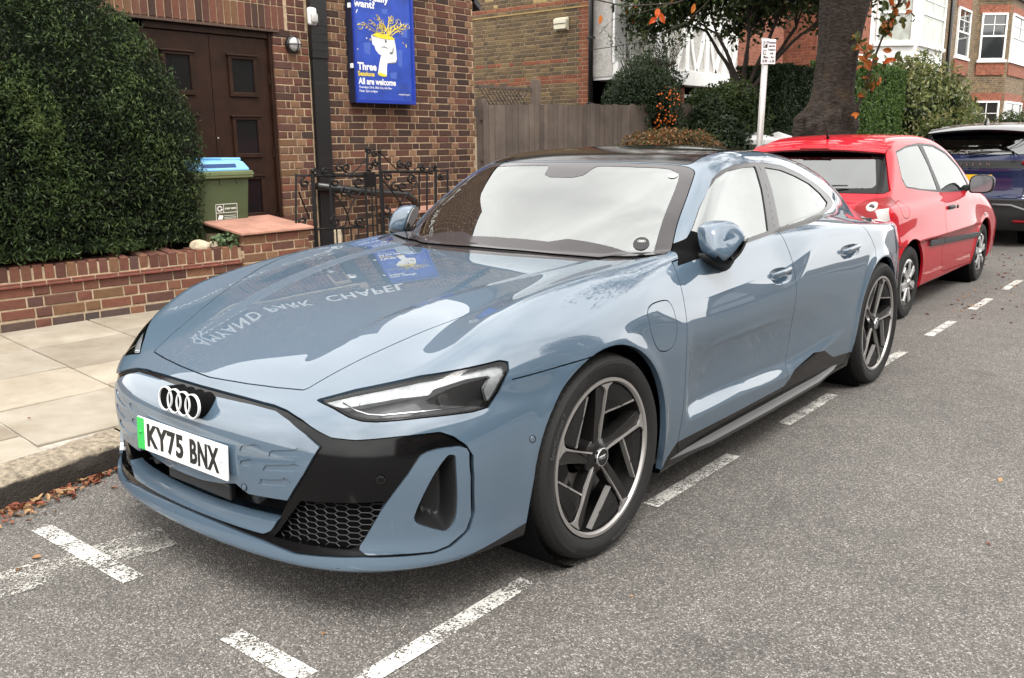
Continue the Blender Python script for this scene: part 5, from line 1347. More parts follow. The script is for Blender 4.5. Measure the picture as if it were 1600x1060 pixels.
leafmat('leaf_yew', [(.008, .015, .005), (.020, .036, .011), (.038, .066, .018), (.085, .12, .034)], .55, .12)
leafmat('leaf_dark', [(.014, .026, .010), (.026, .044, .016), (.045, .068, .024)], .4, .15)
leafmat('leaf_mid', [(.020, .034, .010), (.035, .058, .016), (.055, .082, .022), (.09, .11, .03)], .4, .3)
leafmat('leaf_hedge', [(.035, .070, .014), (.065, .12, .022), (.10, .165, .034)], .45, .25)
leafmat('leaf_hedge_dark', [(.014, .028, .010), (.022, .042, .014), (.032, .055, .018)], .45, .2)
leafmat('leaf_laurel', [(.035, .055, .016), (.07, .095, .026), (.13, .15, .045), (.21, .21, .08), (.36, .30, .16)], .35, .25)
leafmat('leaf_rust', [(.035, .045, .014), (.075, .075, .022), (.12, .06, .02), (.22, .08, .03), (.38, .20, .09)], .5, .25)
leafmat('leaf_autumn', [(.045, .06, .014), (.08, .085, .02), (.20, .10, .02), (.36, .10, .02), (.45, .09, .02)], .45, .35)
leafmat('leaf_red', [(.45, .05, .02), (.55, .12, .03)], .45, .4)
leafmat('leaf_orange', [(.50, .15, .03), (.58, .22, .05)], .45, .4)
leafmat('berry', [(.55, .10, .01), (.65, .16, .02)], .3, 0)
leafmat('leaf_fallen', [(.13, .035, .02), (.20, .055, .028), (.24, .10, .05), (.40, .26, .13), (.09, .035, .02)], .7, .1)
def bark_mat():
    m = mat('bark', (.070, .054, .044), rough=.95); nt = m.node_tree; b = nt.nodes['Principled BSDF']; L = nt.links.new
    tc = nt.nodes.new('ShaderNodeTexCoord'); mp = nt.nodes.new('ShaderNodeMapping'); mp.inputs['Scale'].default_value = (9, 9, 26); L(tc.outputs['Object'], mp.inputs[0])
    n = nt.nodes.new('ShaderNodeTexNoise'); n.inputs['Scale'].default_value = 1.6; n.inputs['Detail'].default_value = 8; n.inputs['Roughness'].default_value = .72; L(mp.outputs[0], n.inputs['Vector'])
    n2 = nt.nodes.new('ShaderNodeTexNoise'); n2.inputs['Scale'].default_value = 3.0; n2.inputs['Detail'].default_value = 5; L(tc.outputs['Object'], n2.inputs['Vector'])
    cr = nt.nodes.new('ShaderNodeValToRGB'); e = cr.color_ramp; e.elements[0].position = .34; e.elements[0].color = (.020, .015, .012, 1); e.elements[1].position = .66; e.elements[1].color = (.120, .092, .072, 1); el = e.elements.new(.5); el.color = (.046, .034, .027, 1)
    L(n.outputs[0], cr.inputs[0]); mx = nt.nodes.new('ShaderNodeMix'); mx.data_type = 'RGBA'; mx.inputs[7].default_value = (.13, .085, .045, 1); L(cr.outputs[0], mx.inputs[6])
    mr = nt.nodes.new('ShaderNodeMapRange'); mr.inputs[1].default_value = .55; mr.inputs[2].default_value = .75; mr.inputs[4].default_value = .6; L(n2.outputs[0], mr.inputs[0]); L(mr.outputs[0], mx.inputs[0]); L(mx.outputs[2], b.inputs['Base Color'])
    bp = nt.nodes.new('ShaderNodeBump'); bp.inputs['Strength'].default_value = 1.0; bp.inputs['Distance'].default_value = .10; L(n.outputs[0], bp.inputs['Height']); L(bp.outputs[0], b.inputs['Normal'])
bark_mat()
mat('bark_smooth', (.040, .030, .024), rough=.85, var=(14, .4), bump=(50, .6, .006))
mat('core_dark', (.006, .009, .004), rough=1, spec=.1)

def unit(v): return v / (np.linalg.norm(v, axis=-1, keepdims=True) + 1e-9)
def leaves(name, C, N, m, parent, size=(.03, .05), aspect=.45, droop=.0, spread=.9, tint=None, fold=.15, shape=4):
    """one leaf-shaped face pair at every point; N is the way each one looks"""
    n = len(C); C = np.asarray(C, float)
    nr = unit(N + spread * RNG.normal(size=(n, 3)))
    a = RNG.normal(size=(n, 3)); a[:, 2] -= droop; d = unit(a - (a * nr).sum(1)[:, None] * nr)
    w = np.cross(nr, d); L = RNG.uniform(*size, n)[:, None]; W = L * aspect
    base = C - d * L * .5; tip = C + d * L * .5 - nr * L * fold
    if shape == 4:
        lft = C + w * W * .5 + nr * L * fold * .4; rgt = C - w * W * .5 + nr * L * fold * .4
        V = np.stack([base, rgt, tip, lft], 1).reshape(-1, 3); Q = np.arange(4 * n).reshape(-1, 4)
        T = np.concatenate([Q[:, [0, 1, 2]], Q[:, [0, 2, 3]]], 1).reshape(-1, 3)
    else:                                                             # rounded leaf with a folded midrib
        mid = C - nr * L * fold * .5; up_ = nr * L * fold * .5
        P8 = [base] + [C + d * L * t - w * W * k + up_ for t, k in ((-.32, .32), (-.05, .5), (.24, .36))] + [tip] + [C + d * L * t + w * W * k + up_ for t, k in ((.24, .36), (-.05, .5), (-.32, .32))] + [mid]
        V = np.stack(P8, 1).reshape(-1, 3); Q = np.arange(9 * n).reshape(-1, 9)
        T = np.concatenate([Q[:, [8, i, (i + 1) % 8]] for i in range(8)], 1).reshape(-1, 3)
    me = npmesh(name, V, T, smooth=False)
    if tint is None: tint = RNG.random(n)
    at = me.attributes.new('tint', 'FLOAT', 'FACE'); at.data.foreach_set('value', np.repeat(np.clip(tint, 0, 1), 2 if shape == 4 else 8).astype(np.float32))
    return link(name, me, parent, m)
def fbm(P, s, seed=0):
    """cheap smooth value noise from sines"""
    r = np.random.default_rng(seed); v = np.zeros(len(P)); amp = 1
    for o in range(4):
        for _ in range(3):
            k = r.normal(size=3) * s * (1.9 ** o); v += amp * np.sin(P @ k + r.uniform(0, 6.3)) / 3
        amp *= .55
    return v
def blob_points(n, c, rad, lump=.10, lscale=2.2, shell=.16, seed=0, flat=None):
    """points and normals spread through the outer shell of a lumpy ellipsoid"""
    d = unit(RNG.normal(size=(n, 3)))
    rr = 1 + lump * fbm(d * lscale, 1.3, seed)
    q = 1 - shell * RNG.random(n) ** 1.6
    P = d * (rr * q)[:, None] * np.array(rad) + np.array(c)
    Nn = unit(d / np.array(rad))
    return P, Nn
def core(name, c, rad, parent, k=.86, lump=.1, lscale=2.2, seed=0, m='core_dark'):
    b = MB(); bmesh.ops.create_icosphere(b.bm, subdivisions=4, radius=1)
    co = np.array([v.co[:] for v in b.bm.verts]); d = unit(co); rr = 1 + lump * fbm(d * lscale, 1.3, seed)
    for v, q in zip(b.bm.verts, d * (rr * k)[:, None] * np.array(rad) + np.array(c)): v.co = q
    return b.obj(name, m, parent, smooth=True)

def build_yew():
    root = empty('yew_bush', 'huge clipped dark green yew bush behind the low garden wall', 'bush', (-4.45, .55, .2))
    c = np.array([-4.60, .52, 1.30]); n = 125000
    def surf(d):
        # rounded block: a superellipsoid, taller than wide, bulging outwards at its waist
        p = 2.7; e = np.array([.70, 1.40, 1.42])
        t = (np.abs(d / e) ** p).sum(1) ** (-1 / p)
        return t
    d = unit(RNG.normal(size=(n, 3)) * np.array([1, 1.1, 1.1])); d = d[(d[:, 0] > -.35) & (d[:, 2] > -.9)]
    t = surf(d); P = d * t[:, None]
    P[:, :2] *= (1 - .20 * ss(P[:, 2], .2, 1.45))[:, None]
    # clipped level just above the wall coping
    low = .66 - c[2]
    P[:, 2] = np.maximum(P[:, 2], low + .05 * RNG.random(len(P)))
    lump = .034 * fbm(P, 6.5, 12) + .022 * fbm(P, 15, 3)
    Nn = unit(d * np.array([1.3, .9, .8]))
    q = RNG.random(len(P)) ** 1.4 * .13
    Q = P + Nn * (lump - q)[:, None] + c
    lit = .34 + .8 * (lump / .06) - 2.2 * q + .22 * RNG.normal(size=len(P)) + .06 * fbm(P, 9, 9) + .10 * ss(P[:, 2], -.2, 1.2)  # leaf tint carries painted light on bumps and top, shade in the gaps
    lo = RNG.random(len(P)) < .5
    Nt = unit(Nn + np.array([0, 0, .45]))
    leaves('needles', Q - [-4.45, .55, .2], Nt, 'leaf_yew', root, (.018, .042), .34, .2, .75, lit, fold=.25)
    # solid dark core added inside to block light between the needles
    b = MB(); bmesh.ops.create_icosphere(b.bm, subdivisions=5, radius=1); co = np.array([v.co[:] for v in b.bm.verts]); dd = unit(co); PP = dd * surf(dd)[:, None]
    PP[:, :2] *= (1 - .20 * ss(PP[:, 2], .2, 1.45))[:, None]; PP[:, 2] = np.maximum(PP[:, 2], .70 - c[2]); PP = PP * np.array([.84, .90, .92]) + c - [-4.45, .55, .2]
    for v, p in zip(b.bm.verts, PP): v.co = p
    b.obj('light_block_core', 'core_dark', root, smooth=True)
    k = RNG.choice(len(Q), 2600); ex = RNG.uniform(.01, .05, len(k))[:, None]
    leaves('stray_shoots', P[k] + Nn[k] * (lump[k][:, None] + ex) + c - [-4.45, .55, .2], Nt[k], 'leaf_yew', root, (.025, .055), .26, -.6, .9, .55 + .3 * RNG.random(len(k)), fold=.2)
    # a few brown dead sprigs
    k = RNG.choice(len(Q), 160); k = k[(Q[k, 2] > 1.6) & (Q[k, 1] < .4)]
    leaves('dead_sprigs', Q[k] + Nn[k] * .01 - [-4.45, .55, .2], Nt[k], 'leaf_rust', root, (.02, .04), .3, 0, .9, np.full(len(k), .55))
    t = MB(); t.tube([(0, 0, -.1), (.02, .03, .5), (0, 0, 1.0)], [.09, .07, .05], 8); t.obj('trunk', 'bark', root)

def bush(name, label, c, rad, m, n, size, aspect=.5, lump=.14, lscale=2.6, seed=1, corek=.84, shell=.22, spread=.9, droop=.3, tintf=None, cat='bush', group=None, coremat='core_dark', z0=None):
    root = empty(name, label, cat, (c[0], c[1], max(.1, c[2] - rad[2])), group=group); o = np.array(root.location)
    P, Nn = blob_points(n, c, rad, lump, lscale, shell, seed)
    ln = fbm(P, 5.5, seed + 4)
    P = P + Nn * (.05 * min(rad) * ln)[:, None]
    keep = P[:, 2] > .12; P, Nn = P[keep], Nn[keep]; ln = ln[keep]
    tint = .42 + .25 * ln + .22 * RNG.normal(size=len(P)) if tintf is None else tintf(P, ln)
    leaves('foliage', P - o, unit(Nn + [0, 0, .35]), m, root, size, aspect, droop, spread, tint)
    if corek: core('light_block_core', np.array(c) - o, rad, root, corek, lump, lscale, seed, coremat)  # added dark core keeps light from passing through the leaves
    t = MB(); t.tube([(0, 0, -.1), (.02, .02, rad[2] * .5), (0, 0, rad[2])], [.05, .04, .03], 6); t.obj('stem', 'bark_smooth', root)
    return root, o

def hedge(name, label, a, b, m, n, size, seed, cat='hedge', group=None):
    """clipped hedge: leaf-covered block between two corners"""
    a = np.array(a, float); b = np.array(b, float); c = (a + b) / 2; root = empty(name, label, cat, (c[0], c[1], a[2]), group=group); o = np.array(root.location)
    h = (b - a) / 2; fs = []
    areas = [h[1] * h[2], h[0] * h[2], h[0] * h[1]]
    ps, ns = [], []
    for ax, ar in enumerate(areas):
        k = int(n * ar / sum(areas)); 
        for sg in (1, -1):
            if ax == 2 and sg < 0: continue
            u = RNG.uniform(-1, 1, (k, 3)); u[:, ax] = sg; ps.append(u * h); q = np.zeros((k, 3)); q[:, ax] = sg; ns.append(q)
    P = np.concatenate(ps); Nn = np.concatenate(ns)
    ln = fbm(P, 6, seed); P = P + Nn * (.035 * ln - .10 * RNG.random(len(P)) ** 1.5)[:, None]
    # round the upper edges
    leaves('foliage', P + c - o, unit(Nn + [0, 0, .35]), m, root, size, .5, .25, .8, .45 + .22 * ln + .22 * RNG.normal(size=len(P)))
    bx = MB(); bx.box(tuple(a + .07 - o), tuple(b - .07 - o)); bx.obj('light_block_core', 'core_dark', root)  # dark box added inside the hedge to stop light coming through
    t = MB(); t.tube([(0, 0, -.1), (0, 0, .4)], .04, 6); t.obj('stem', 'bark_smooth', root)
    return root

def grow(tb, p, d, l, r, depth, tips, rr, kink=.3, up=.1, taper=.72, split=(2, 3), minr=.006):
    """recursive limb; collects twig tips"""
    pts, rads = [p.copy()], [r]
    n = 4
    for i in range(n):
        d = (d + Vector((rr.gauss(0, kink), rr.gauss(0, kink), rr.gauss(0, kink * .7) + up)) * .35).normalized()
        p = p + d * (l / n); pts.append(p.copy()); rads.append(max(minr, r * (1 - (1 - taper) * (i + 1) / n)))
        if depth <= 1: tips.append((p.copy(), d.copy()))
    tb.tube(pts, rads, 7 if r > .04 else 5, caps=False)
    if depth <= 0: return
    for k in range(rr.randint(*split)):
        dd = (d + Vector((rr.gauss(0, .6), rr.gauss(0, .6), rr.gauss(0, .35) + up))).normalized()
        grow(tb, p, dd, l * rr.uniform(.62, .85), rads[-1] * rr.uniform(.6, .8), depth - 1, tips, rr, kink, up, taper, split, minr)

def build_small_tree():
    """multi-stemmed front-garden tree with big dull green leaves"""
    base = Vector((-4.75, 13.15, .25)); root = empty('garden_tree', 'multi-stemmed garden tree with dull green leaves before the white house', 'tree', base)
    rr = random.Random(5); tb = MB(); tips = []
    tb.tube([(0, 0, -.1), (.03, 0, 1.0), (.02, .02, 1.95)], [.10, .085, .08], 9, caps=False)
    for k, (dx, dy, l) in enumerate(((-.55, -.15, .80), (.15, -.35, .8), (.75, .45, .85), (-.15, .45, .8), (.45, .10, .85), (.95, .15, .8), (-.3, -.5, .7))):
        p = Vector((.02, .02, 1.85)); q = p + Vector((dx * .42, dy * .42, .55))
        tb.tube([p, p.lerp(q, .5) + Vector((rr.gauss(0, .03), rr.gauss(0, .03), 0)), q], [.055, .048, .042], 7, caps=False)
        grow(tb, q, Vector((dx * .8, dy * .8, .75)).normalized(), l, .038, 3, tips, rr, .30, .10)
    tb.obj('trunk', 'bark_smooth', root, smooth=True)
    T = np.array([t[0][:] for t in tips]); 
    k = RNG.integers(0, len(T), 26000); P = T[k] + RNG.normal(size=(len(k), 3)) * np.array([.22, .22, .20]); Nn = unit(P - np.array([0, 0, 2.2]) + [0, 0, .6])
    P = P[(P[:, 2] > 2.35)]; Nn = unit(P - np.array([0, 0, 2.2]) + [0, 0, .6])
    tint = .4 + .3 * fbm(P, 3, 3) + .2 * RNG.normal(size=len(P))
    leaves('crown', P, Nn, 'leaf_mid', root, (.07, .13), .62, .8, .9, tint)
    k2 = RNG.integers(0, len(T), 260); P2 = T[k2] + RNG.normal(size=(260, 3)) * .18; leaves('turning_leaves', P2[P2[:, 2] > 2.4], np.tile([0, -.5, .8], ((P2[:, 2] > 2.4).sum(), 1)), 'leaf_autumn', root, (.07, .12), .6, .8, .9, RNG.uniform(.3, .8, (P2[:, 2] > 2.4).sum()))

def build_street_tree():
    base = Vector((-2.12, 10.35, .12)); root = empty('street_tree', 'thick leaning street tree with a burred base and orange and green leaves', 'tree', base)
    rr = random.Random(8); tb = MB()
    # trunk with ribs and a burr
    rows = []
    for z, r, ox, oy in ((-.05, .42, 0, 0), (.25, .37, 0, 0), (.6, .34, 0, 0), (.95, .345, -.02, 0), (1.22, .385, -.04, 0), (1.45, .41, -.05, 0), (1.60, .385, -.03, 0), (1.70, .325, .0, .0), (1.82, .285, .02, .01), (2.2, .268, .05, .03), (2.6, .27, .07, .05), (3.0, .30, .10, .06), (3.35, .33, .12, .08)):
        row = []
        for k in range(40):
            a = 2 * math.pi * k / 40; v = Vector((math.cos(a), math.sin(a), z * .5))
            q = r * (1 + .07 * math.sin(5 * a + z) + .05 * mnoise.noise(v * 3) + (.20 * mnoise.noise(v * 5 + Vector((3, 1, z * 3))) if .9 < z < 1.75 else .03 * mnoise.noise(v * 8)))
            row.append((ox + q * math.cos(a), oy + q * math.sin(a), z))
        rows.append(row + [row[0]])
    tb.sheet(rows); bmesh.ops.remove_doubles(tb.bm, verts=tb.bm.verts, dist=1e-5); bmesh.ops.subdivide_edges(tb.bm, edges=tb.bm.edges, cuts=2, use_grid_fill=True, smooth=.6)
    for v in tb.bm.verts:
        a = math.atan2(v.co.y, v.co.x); n_ = mnoise.noise(Vector((math.cos(a) * 6, math.sin(a) * 6, v.co.z * 1.3))) * .018 + mnoise.noise(v.co * 22) * .010 + (mnoise.noise(v.co * 9) * .05 if 1.0 < v.co.z < 1.75 else 0)
        v.co += Vector((math.cos(a), math.sin(a), 0)) * n_
    tb.obj('trunk', 'bark', root, smooth=True)
    lb = MB(); tips = []
    for d, l, r, z in (((-.75, -.35, .75), 2.0, .21, 3.15), ((.7, .05, .8), 2.1, .22, 3.15), ((-.2, .8, .8), 2.0, .16, 3.2), ((.35, -.85, .75), 2.2, .16, 3.2), ((-.6, .5, .9), 1.9, .14, 3.2)):
        grow(lb, Vector((.10, .07, z)), Vector(d).normalized(), l, r, 4, tips, rr, .28, .06, .66, (2, 3))
    lb.obj('limbs', 'bark', root, smooth=True)
    T = np.array([t[0][:] for t in tips]); k = RNG.integers(0, len(T), 26000); P = T[k] + RNG.normal(size=(len(k), 3)) * .26; P = P[P[:, 2] > 3.3]
    leaves('crown', P, np.tile([0, 0, 1.0], (len(P), 1)), 'leaf_autumn', root, (.07, .13), .55, .5, 1.0, .45 + .35 * fbm(P, .8, 5) + .2 * RNG.normal(size=len(P)))
    # epicormic shoot in front of the houses, leaves green and orange
    sh = MB(); tp = []
    p0 = Vector((.36, -.12, 1.45))
    pts = [p0 + Vector(q) for q in ((-.12, .04, -.12), (.0, 0, .12), (.12, -.02, .42), (.22, -.03, .80), (.33, -.02, 1.15), (.47, 0, 1.5), (.60, .0, 1.8), (.68, 0, 2.1))]
    sh.tube(pts, [.02, .02, .018, .016, .014, .012, .010, .008], 6)
    for i in range(2, 8):
        for k in range(3):
            d = Vector((rr.uniform(-.5, 1.0), rr.uniform(-.6, .4), rr.uniform(.1, .9))).normalized(); l = rr.uniform(.25, .62); q = pts[i]; seg = [q]
            for s in range(4):
                d = (d + Vector((rr.gauss(0, .18), rr.gauss(0, .18), rr.gauss(0, .12)))).normalized(); q = q + d * l / 4; seg.append(q); tp.append(q)
            sh.tube(seg, [.007, .006, .005, .004, .003], 4, caps=False)
    sh.obj('shoot', 'bark_smooth', root, smooth=True)
    T = np.array([t[:] for t in tp]); k = RNG.integers(0, len(T), 210); P = T[k] + RNG.normal(size=(len(k), 3)) * .05; P = P[P[:, 2] > 1.85]
    leaves('shoot_leaves', P, np.tile([.5, -.8, .3], (len(P), 1)), 'leaf_autumn', root, (.09, .15), .55, 1.2, .6, np.where(RNG.random(len(P)) < .58, RNG.uniform(0, .3, len(P)), RNG.uniform(.6, 1, len(P))), shape=8)
    leaves('low_leaves', np.array([[.46, -.30, 1.62], [.47, -.33, 1.60], [.10, -.46, 1.05], [-.12, -.47, .95], [.30, -.46, 1.02], [-.1, -.48, .99]]), np.tile([.4, -.8, .3], (6, 1)), 'leaf_orange', root, (.11, .15), .5, .5, .3, shape=8)

def build_twigs():
    """bare twigs and a few red leaves of an overhanging branch in front of the white house"""
    o = Vector((-2.32, 5.80, 2.70)); root = empty('overhanging_branch', 'thin overhanging branch with a few red and orange leaves', 'branch', o)
    b = MB()
    def arc(pts, r): b.tube([Vector(p) for p in pts], r, 5, caps=False)
    arc([(1.6, .9, .75), (1.1, .6, .42), (.62, .32, .2), (.2, .12, .06), (-.25, -.1, .05), (-.62, -.3, .16)], .007)
    arc([(.62, .32, .2), (.3, .2, -.12), (-.1, .0, -.30), (-.55, -.25, -.36)], .004)
    arc([(1.1, .6, .42), (.6, .2, .42), (.0, -.1, .36), (-.45, -.35, .38)], .004)
    arc([(.2, .12, .06), (-.1, -.05, -.02), (-.33, -.2, -.08), (-.42, -.3, -.22)], .003)
    b.obj('twigs', 'bark_smooth', root, smooth=True)
    P = np.array([[.06, .02, -.03], [.02, .0, -.1], [.1, .05, -.08]]); leaves('red_leaves', P, np.tile([.6, -.75, .1], (3, 1)), 'leaf_red', root, (.09, .125), .5, 2.5, .25, shape=8)
    P = np.array([[-.42, -.28, -.08], [.36, .2, .0], [-.08, -.04, .2], [.62, .3, .42], [.70, .35, .30]]); leaves('orange_leaves', P, np.tile([.6, -.75, .1], (5, 1)), 'leaf_orange', root, (.085, .12), .45, 2.0, .3, shape=8)
    P = np.array([[-.28, -.12, .06], [.22, .12, .16], [.3, .16, .13], [.48, .26, .22], [-.15, -.05, .1], [.55, .3, .1], [.75, .4, .2], [.9, .5, .3], [1.0, .5, .45], [.85, .45, .42], [.65, .3, .3], [.4, .2, .3]]); leaves('green_leaves', P, np.tile([.6, -.75, .3], (len(P), 1)), 'leaf_mid', root, (.07, .11), .5, 1.5, .5, shape=8)

def build_planting():
    build_yew(); build_small_tree(); build_street_tree(); build_twigs()
    # pyracantha with orange berries in front of the white house
    r, o = bush('pyracantha', 'dark shrub with clusters of orange berries behind the wooden fence', (-5.2, 10.60, 2.05), (.62, .72, .80), 'leaf_dark', 15000, (.030, .06), .42, .2, 3, 21, .74, .3)
    P, Nn = blob_points(2600, (-5.2, 10.60, 2.05), (.64, .74, .8), .2, 3, .06, 21)
    cl = fbm(P, 3.2, 40); s = (P[:, 2] < 2.25) & (P[:, 1] < 10.5) & (cl > .25); P = P[s]
    kind(leaves('berries', P - o, Nn[s], 'berry', r, (.028, .042), .9, 0, 1.0), 'stuff')
    tw = MB(); rr = random.Random(2)
    for k in range(30):
        a = rr.uniform(0, 6.28); p = Vector((-5.2 + .36 * math.cos(a), 10.6 + .40 * math.sin(a), 2.55)); d = Vector((.4 * math.cos(a), .4 * math.sin(a), rr.uniform(.6, 1.3))); l = rr.uniform(.3, .55)
        tw.tube([p - Vector(o), p + d * l * .5 - Vector(o), p + d * l + Vector((.08 * math.cos(a), .08 * math.sin(a), -.03)) - Vector(o)], [.006, .004, .002], 4, caps=False)
    kind(tw.obj('twigs', 'bark_smooth', r), 'stuff')
    pt = np.concatenate([np.array([-5.2 + .36 * math.cos(a), 10.6 + .40 * math.sin(a), 2.6]) + np.outer(RNG.random(26), [.3 * math.cos(a), .3 * math.sin(a), .55]) + RNG.normal(size=(26, 3)) * .04 for a in RNG.uniform(0, 6.28, 26)])
    leaves('upper_sprays', pt - o, np.tile([.3, -.6, .6], (len(pt), 1)), 'leaf_mid', r, (.03, .055), .4, .2, .9)
    bush('rusty_shrub', 'low spreading shrub with rust-brown autumn leaves beside the fence', (-3.95, 9.35, .85), (.62, 1.75, .83), 'leaf_rust', 17000, (.035, .07), .42, .16, 3.4, 31, .82, .25, tintf=lambda P, ln: .22 + .30 * ss(P[:, 2], 1.0, 1.5) * RNG.random(len(P)) + .25 * ln + .30 * RNG.normal(size=len(P)))
    bush('leafy_shrub', 'bright and dark green leafy shrub between the fence and the signpost', (-4.6, 12.2, 1.45), (.8, .8, .95), 'leaf_mid', 11000, (.05, .10), .5, .22, 3, 41, .80, .3)
    bush('dark_shrub', 'dark evergreen shrub behind the fence end', (-4.45, 11.6, 1.3), (.6, .6, .72), 'leaf_dark', 8000, (.05, .09), .5, .2, 3, 43, .82, .25)
    hedge('dark_hedge', 'tall dark clipped hedge behind the parking sign and tree trunk', (-4.9, 13.2, .2), (-3.95, 15.9, 2.72), 'leaf_hedge_dark', 20000, (.05, .085), 5)
    hedge('bright_hedge', 'bright green clipped hedge beside the thick tree trunk', (-4.8, 16.4, .2), (-3.95, 20.2, 2.98), 'leaf_hedge', 26000, (.045, .085), 6)
    bush('laurel', 'loose laurel shrub with pale variegated leaves beyond the bright hedge', (-4.6, 22.6, 1.6), (1.5, 2.3, 1.75), 'leaf_laurel', 15000, (.10, .20), .38, .2, 3, 51, .8, .3, droop=.9)
    bush('far_shrub', 'yellow green shrub under the brick terrace', (-4.4, 27.0, .9), (1.3, 2.4, 1.25), 'leaf_laurel', 8000, (.08, .15), .4, .2, 3, 53, .8, .3)
    bush('corner_shrub', 'dull green shrub at the foot of the last bay window', (-4.2, 34, 1.0), (1.2, 2.2, 1.2), 'leaf_mid', 6000, (.09, .16), .4, .2, 3, 57, .8, .3)
    r, o = bush('sedum_plant', 'small round-leaved grey-green plant growing from the wall coping', (-3.93, 1.80, .655), (.12, .13, .07), 'leaf_sedum', 260, (.03, .05), .85, .2, 3, 61, 0, .5, spread=.5, cat='plant')
leafmat('leaf_sedum', [(.06, .10, .04), (.10, .15, .07), (.14, .18, .09)], .5, .2)

def build_fallen():
    n = 260
    xs, ys = [], []
    # gutter drift at the kerb, then strays round the red car and on the road
    y = RNG.uniform(-1.5, -.5, n); x = np.array([kerb_x(v) for v in y]) + .015 + np.abs(RNG.normal(0, .05, n)) * (1.3 - .6 * (y + 1.5)) * (.5 + 1.2 * RNG.random(n)); P = [np.stack([x, y, np.full(n, .006) + RNG.random(n) * .012], 1)]
    y = RNG.uniform(5.2, 11, 130); x = .62 + np.abs(RNG.normal(0, .38, 130)); P.append(np.stack([x, y, np.full(130, .006)], 1))
    y = RNG.uniform(8.6, 10.0, 70); x = RNG.uniform(-.6, .7, 70); P.append(np.stack([x, y, np.full(70, .006)], 1))
    P.append(np.array([[-1.02, -.62, .006], [-1.15, -.45, .006], [-1.9, -.7, .135], [-.6, -1.25, .006], [-.55, -1.33, .006], [1.9, 1.6, .006], [1.2, -.2, .006], [2.0, .9, .006], [-4.0, 3.0, .21], [-3.95, 3.3, .21], [-4.1, 3.8, .215], [-3.6, 1.0, .19], [-3.7, .6, .19], [.6, -.95, .006]]))
    P = np.concatenate(P)
    o = leaves('fallen_leaves', P, np.tile([0, 0, 1.0], (len(P), 1)), 'leaf_fallen', None, (.014, .048), .55, 0, .28, RNG.random(len(P)), fold=.18, shape=8)
    kind(o, 'stuff'); tag(o, 'scattered red and tan fallen leaves along the kerb and on the road', 'leaves')
# ---------------------------------------------------------------- street furniture, fences, houses
GATE_BARS = [([(2.539, 1.172), (2.505, 0.716)], 7), ([(2.718, 1.171), (2.669, 0.499)], 14), ([(2.913, 1.141), (2.871, 0.53)], 9), ([(3.336, 1.121), (3.302, 0.562)], 9), ([(3.375, 1.366), (3.36, 1.12)], 9), ([(3.41, 1.109), (3.378, 0.556)], 7), ([(3.462, 1.117), (3.429, 0.551)], 7), ([(3.53, 1.334), (3.485, 0.547)], 11), ([(2.544, 1.156), (2.698, 1.151)], 6), ([(2.734, 1.15), (3.508, 1.126)], 8), ([(2.555, 0.682), (3.3, 0.65)], 7), ([(3.531, 1.161), (4.199, 1.135)], 8), ([(3.521, 0.732), (3.811, 0.712)], 7), ([(3.341, 0.755), (3.48, 0.746)], 5), ([(3.335, 0.663), (3.474, 0.652)], 5), ([(4.059, 1.145), (4.042, 0.762)], 8), ([(4.168, 1.141), (4.151, 0.755)], 8), ([(4.296, 1.17), (4.278, 0.747)], 13), ([(4.47, 1.154), (4.455, 0.736)], 8), ([(4.295, 1.143), (4.49, 1.143)], 6), ([(3.552, 1.16), (3.518, 0.544)], 8), ([(2.596, 0.671), (2.584, 0.507)], 6), ([(2.786, 0.67), (2.776, 0.528)], 6), ([(2.96, 0.659), (2.951, 0.522)], 6), ([(3.04, 0.657), (3.032, 0.535)], 6), ([(3.132, 0.654), (3.126, 0.557)], 6), ([(3.219, 0.651), (3.213, 0.56)], 6), ([(3.628, 0.72), (3.62, 0.567)], 6), ([(3.73, 0.713), (3.722, 0.559)], 6), ([(3.388, 1.311), (3.274, 1.213), (3.163, 1.137)], 4), ([(3.541, 1.339), (3.649, 1.25), (3.768, 1.161)], 4), ([(2.557, 1.017), (2.607, 0.891), (2.658, 0.772)], 5), ([(2.934, 0.999), (3.042, 0.885), (3.101, 0.781), (3.068, 0.683), (2.989, 0.669)], 5), ([(3.301, 1.002), (3.174, 0.897), (3.101, 0.781), (3.121, 0.689), (3.226, 0.656)], 5), ([(3.569, 1.072), (3.677, 0.964), (3.788, 0.842), (3.813, 0.755)], 5), ([(4.024, 1.044), (3.913, 0.942), (3.789, 0.863), (3.77, 0.779), (3.679, 0.732)], 5), ([(2.846, 1.177), (2.898, 1.204), (2.995, 1.143)], 4), ([(3.984, 1.163), (4.062, 1.198), (4.137, 1.158)], 4)]
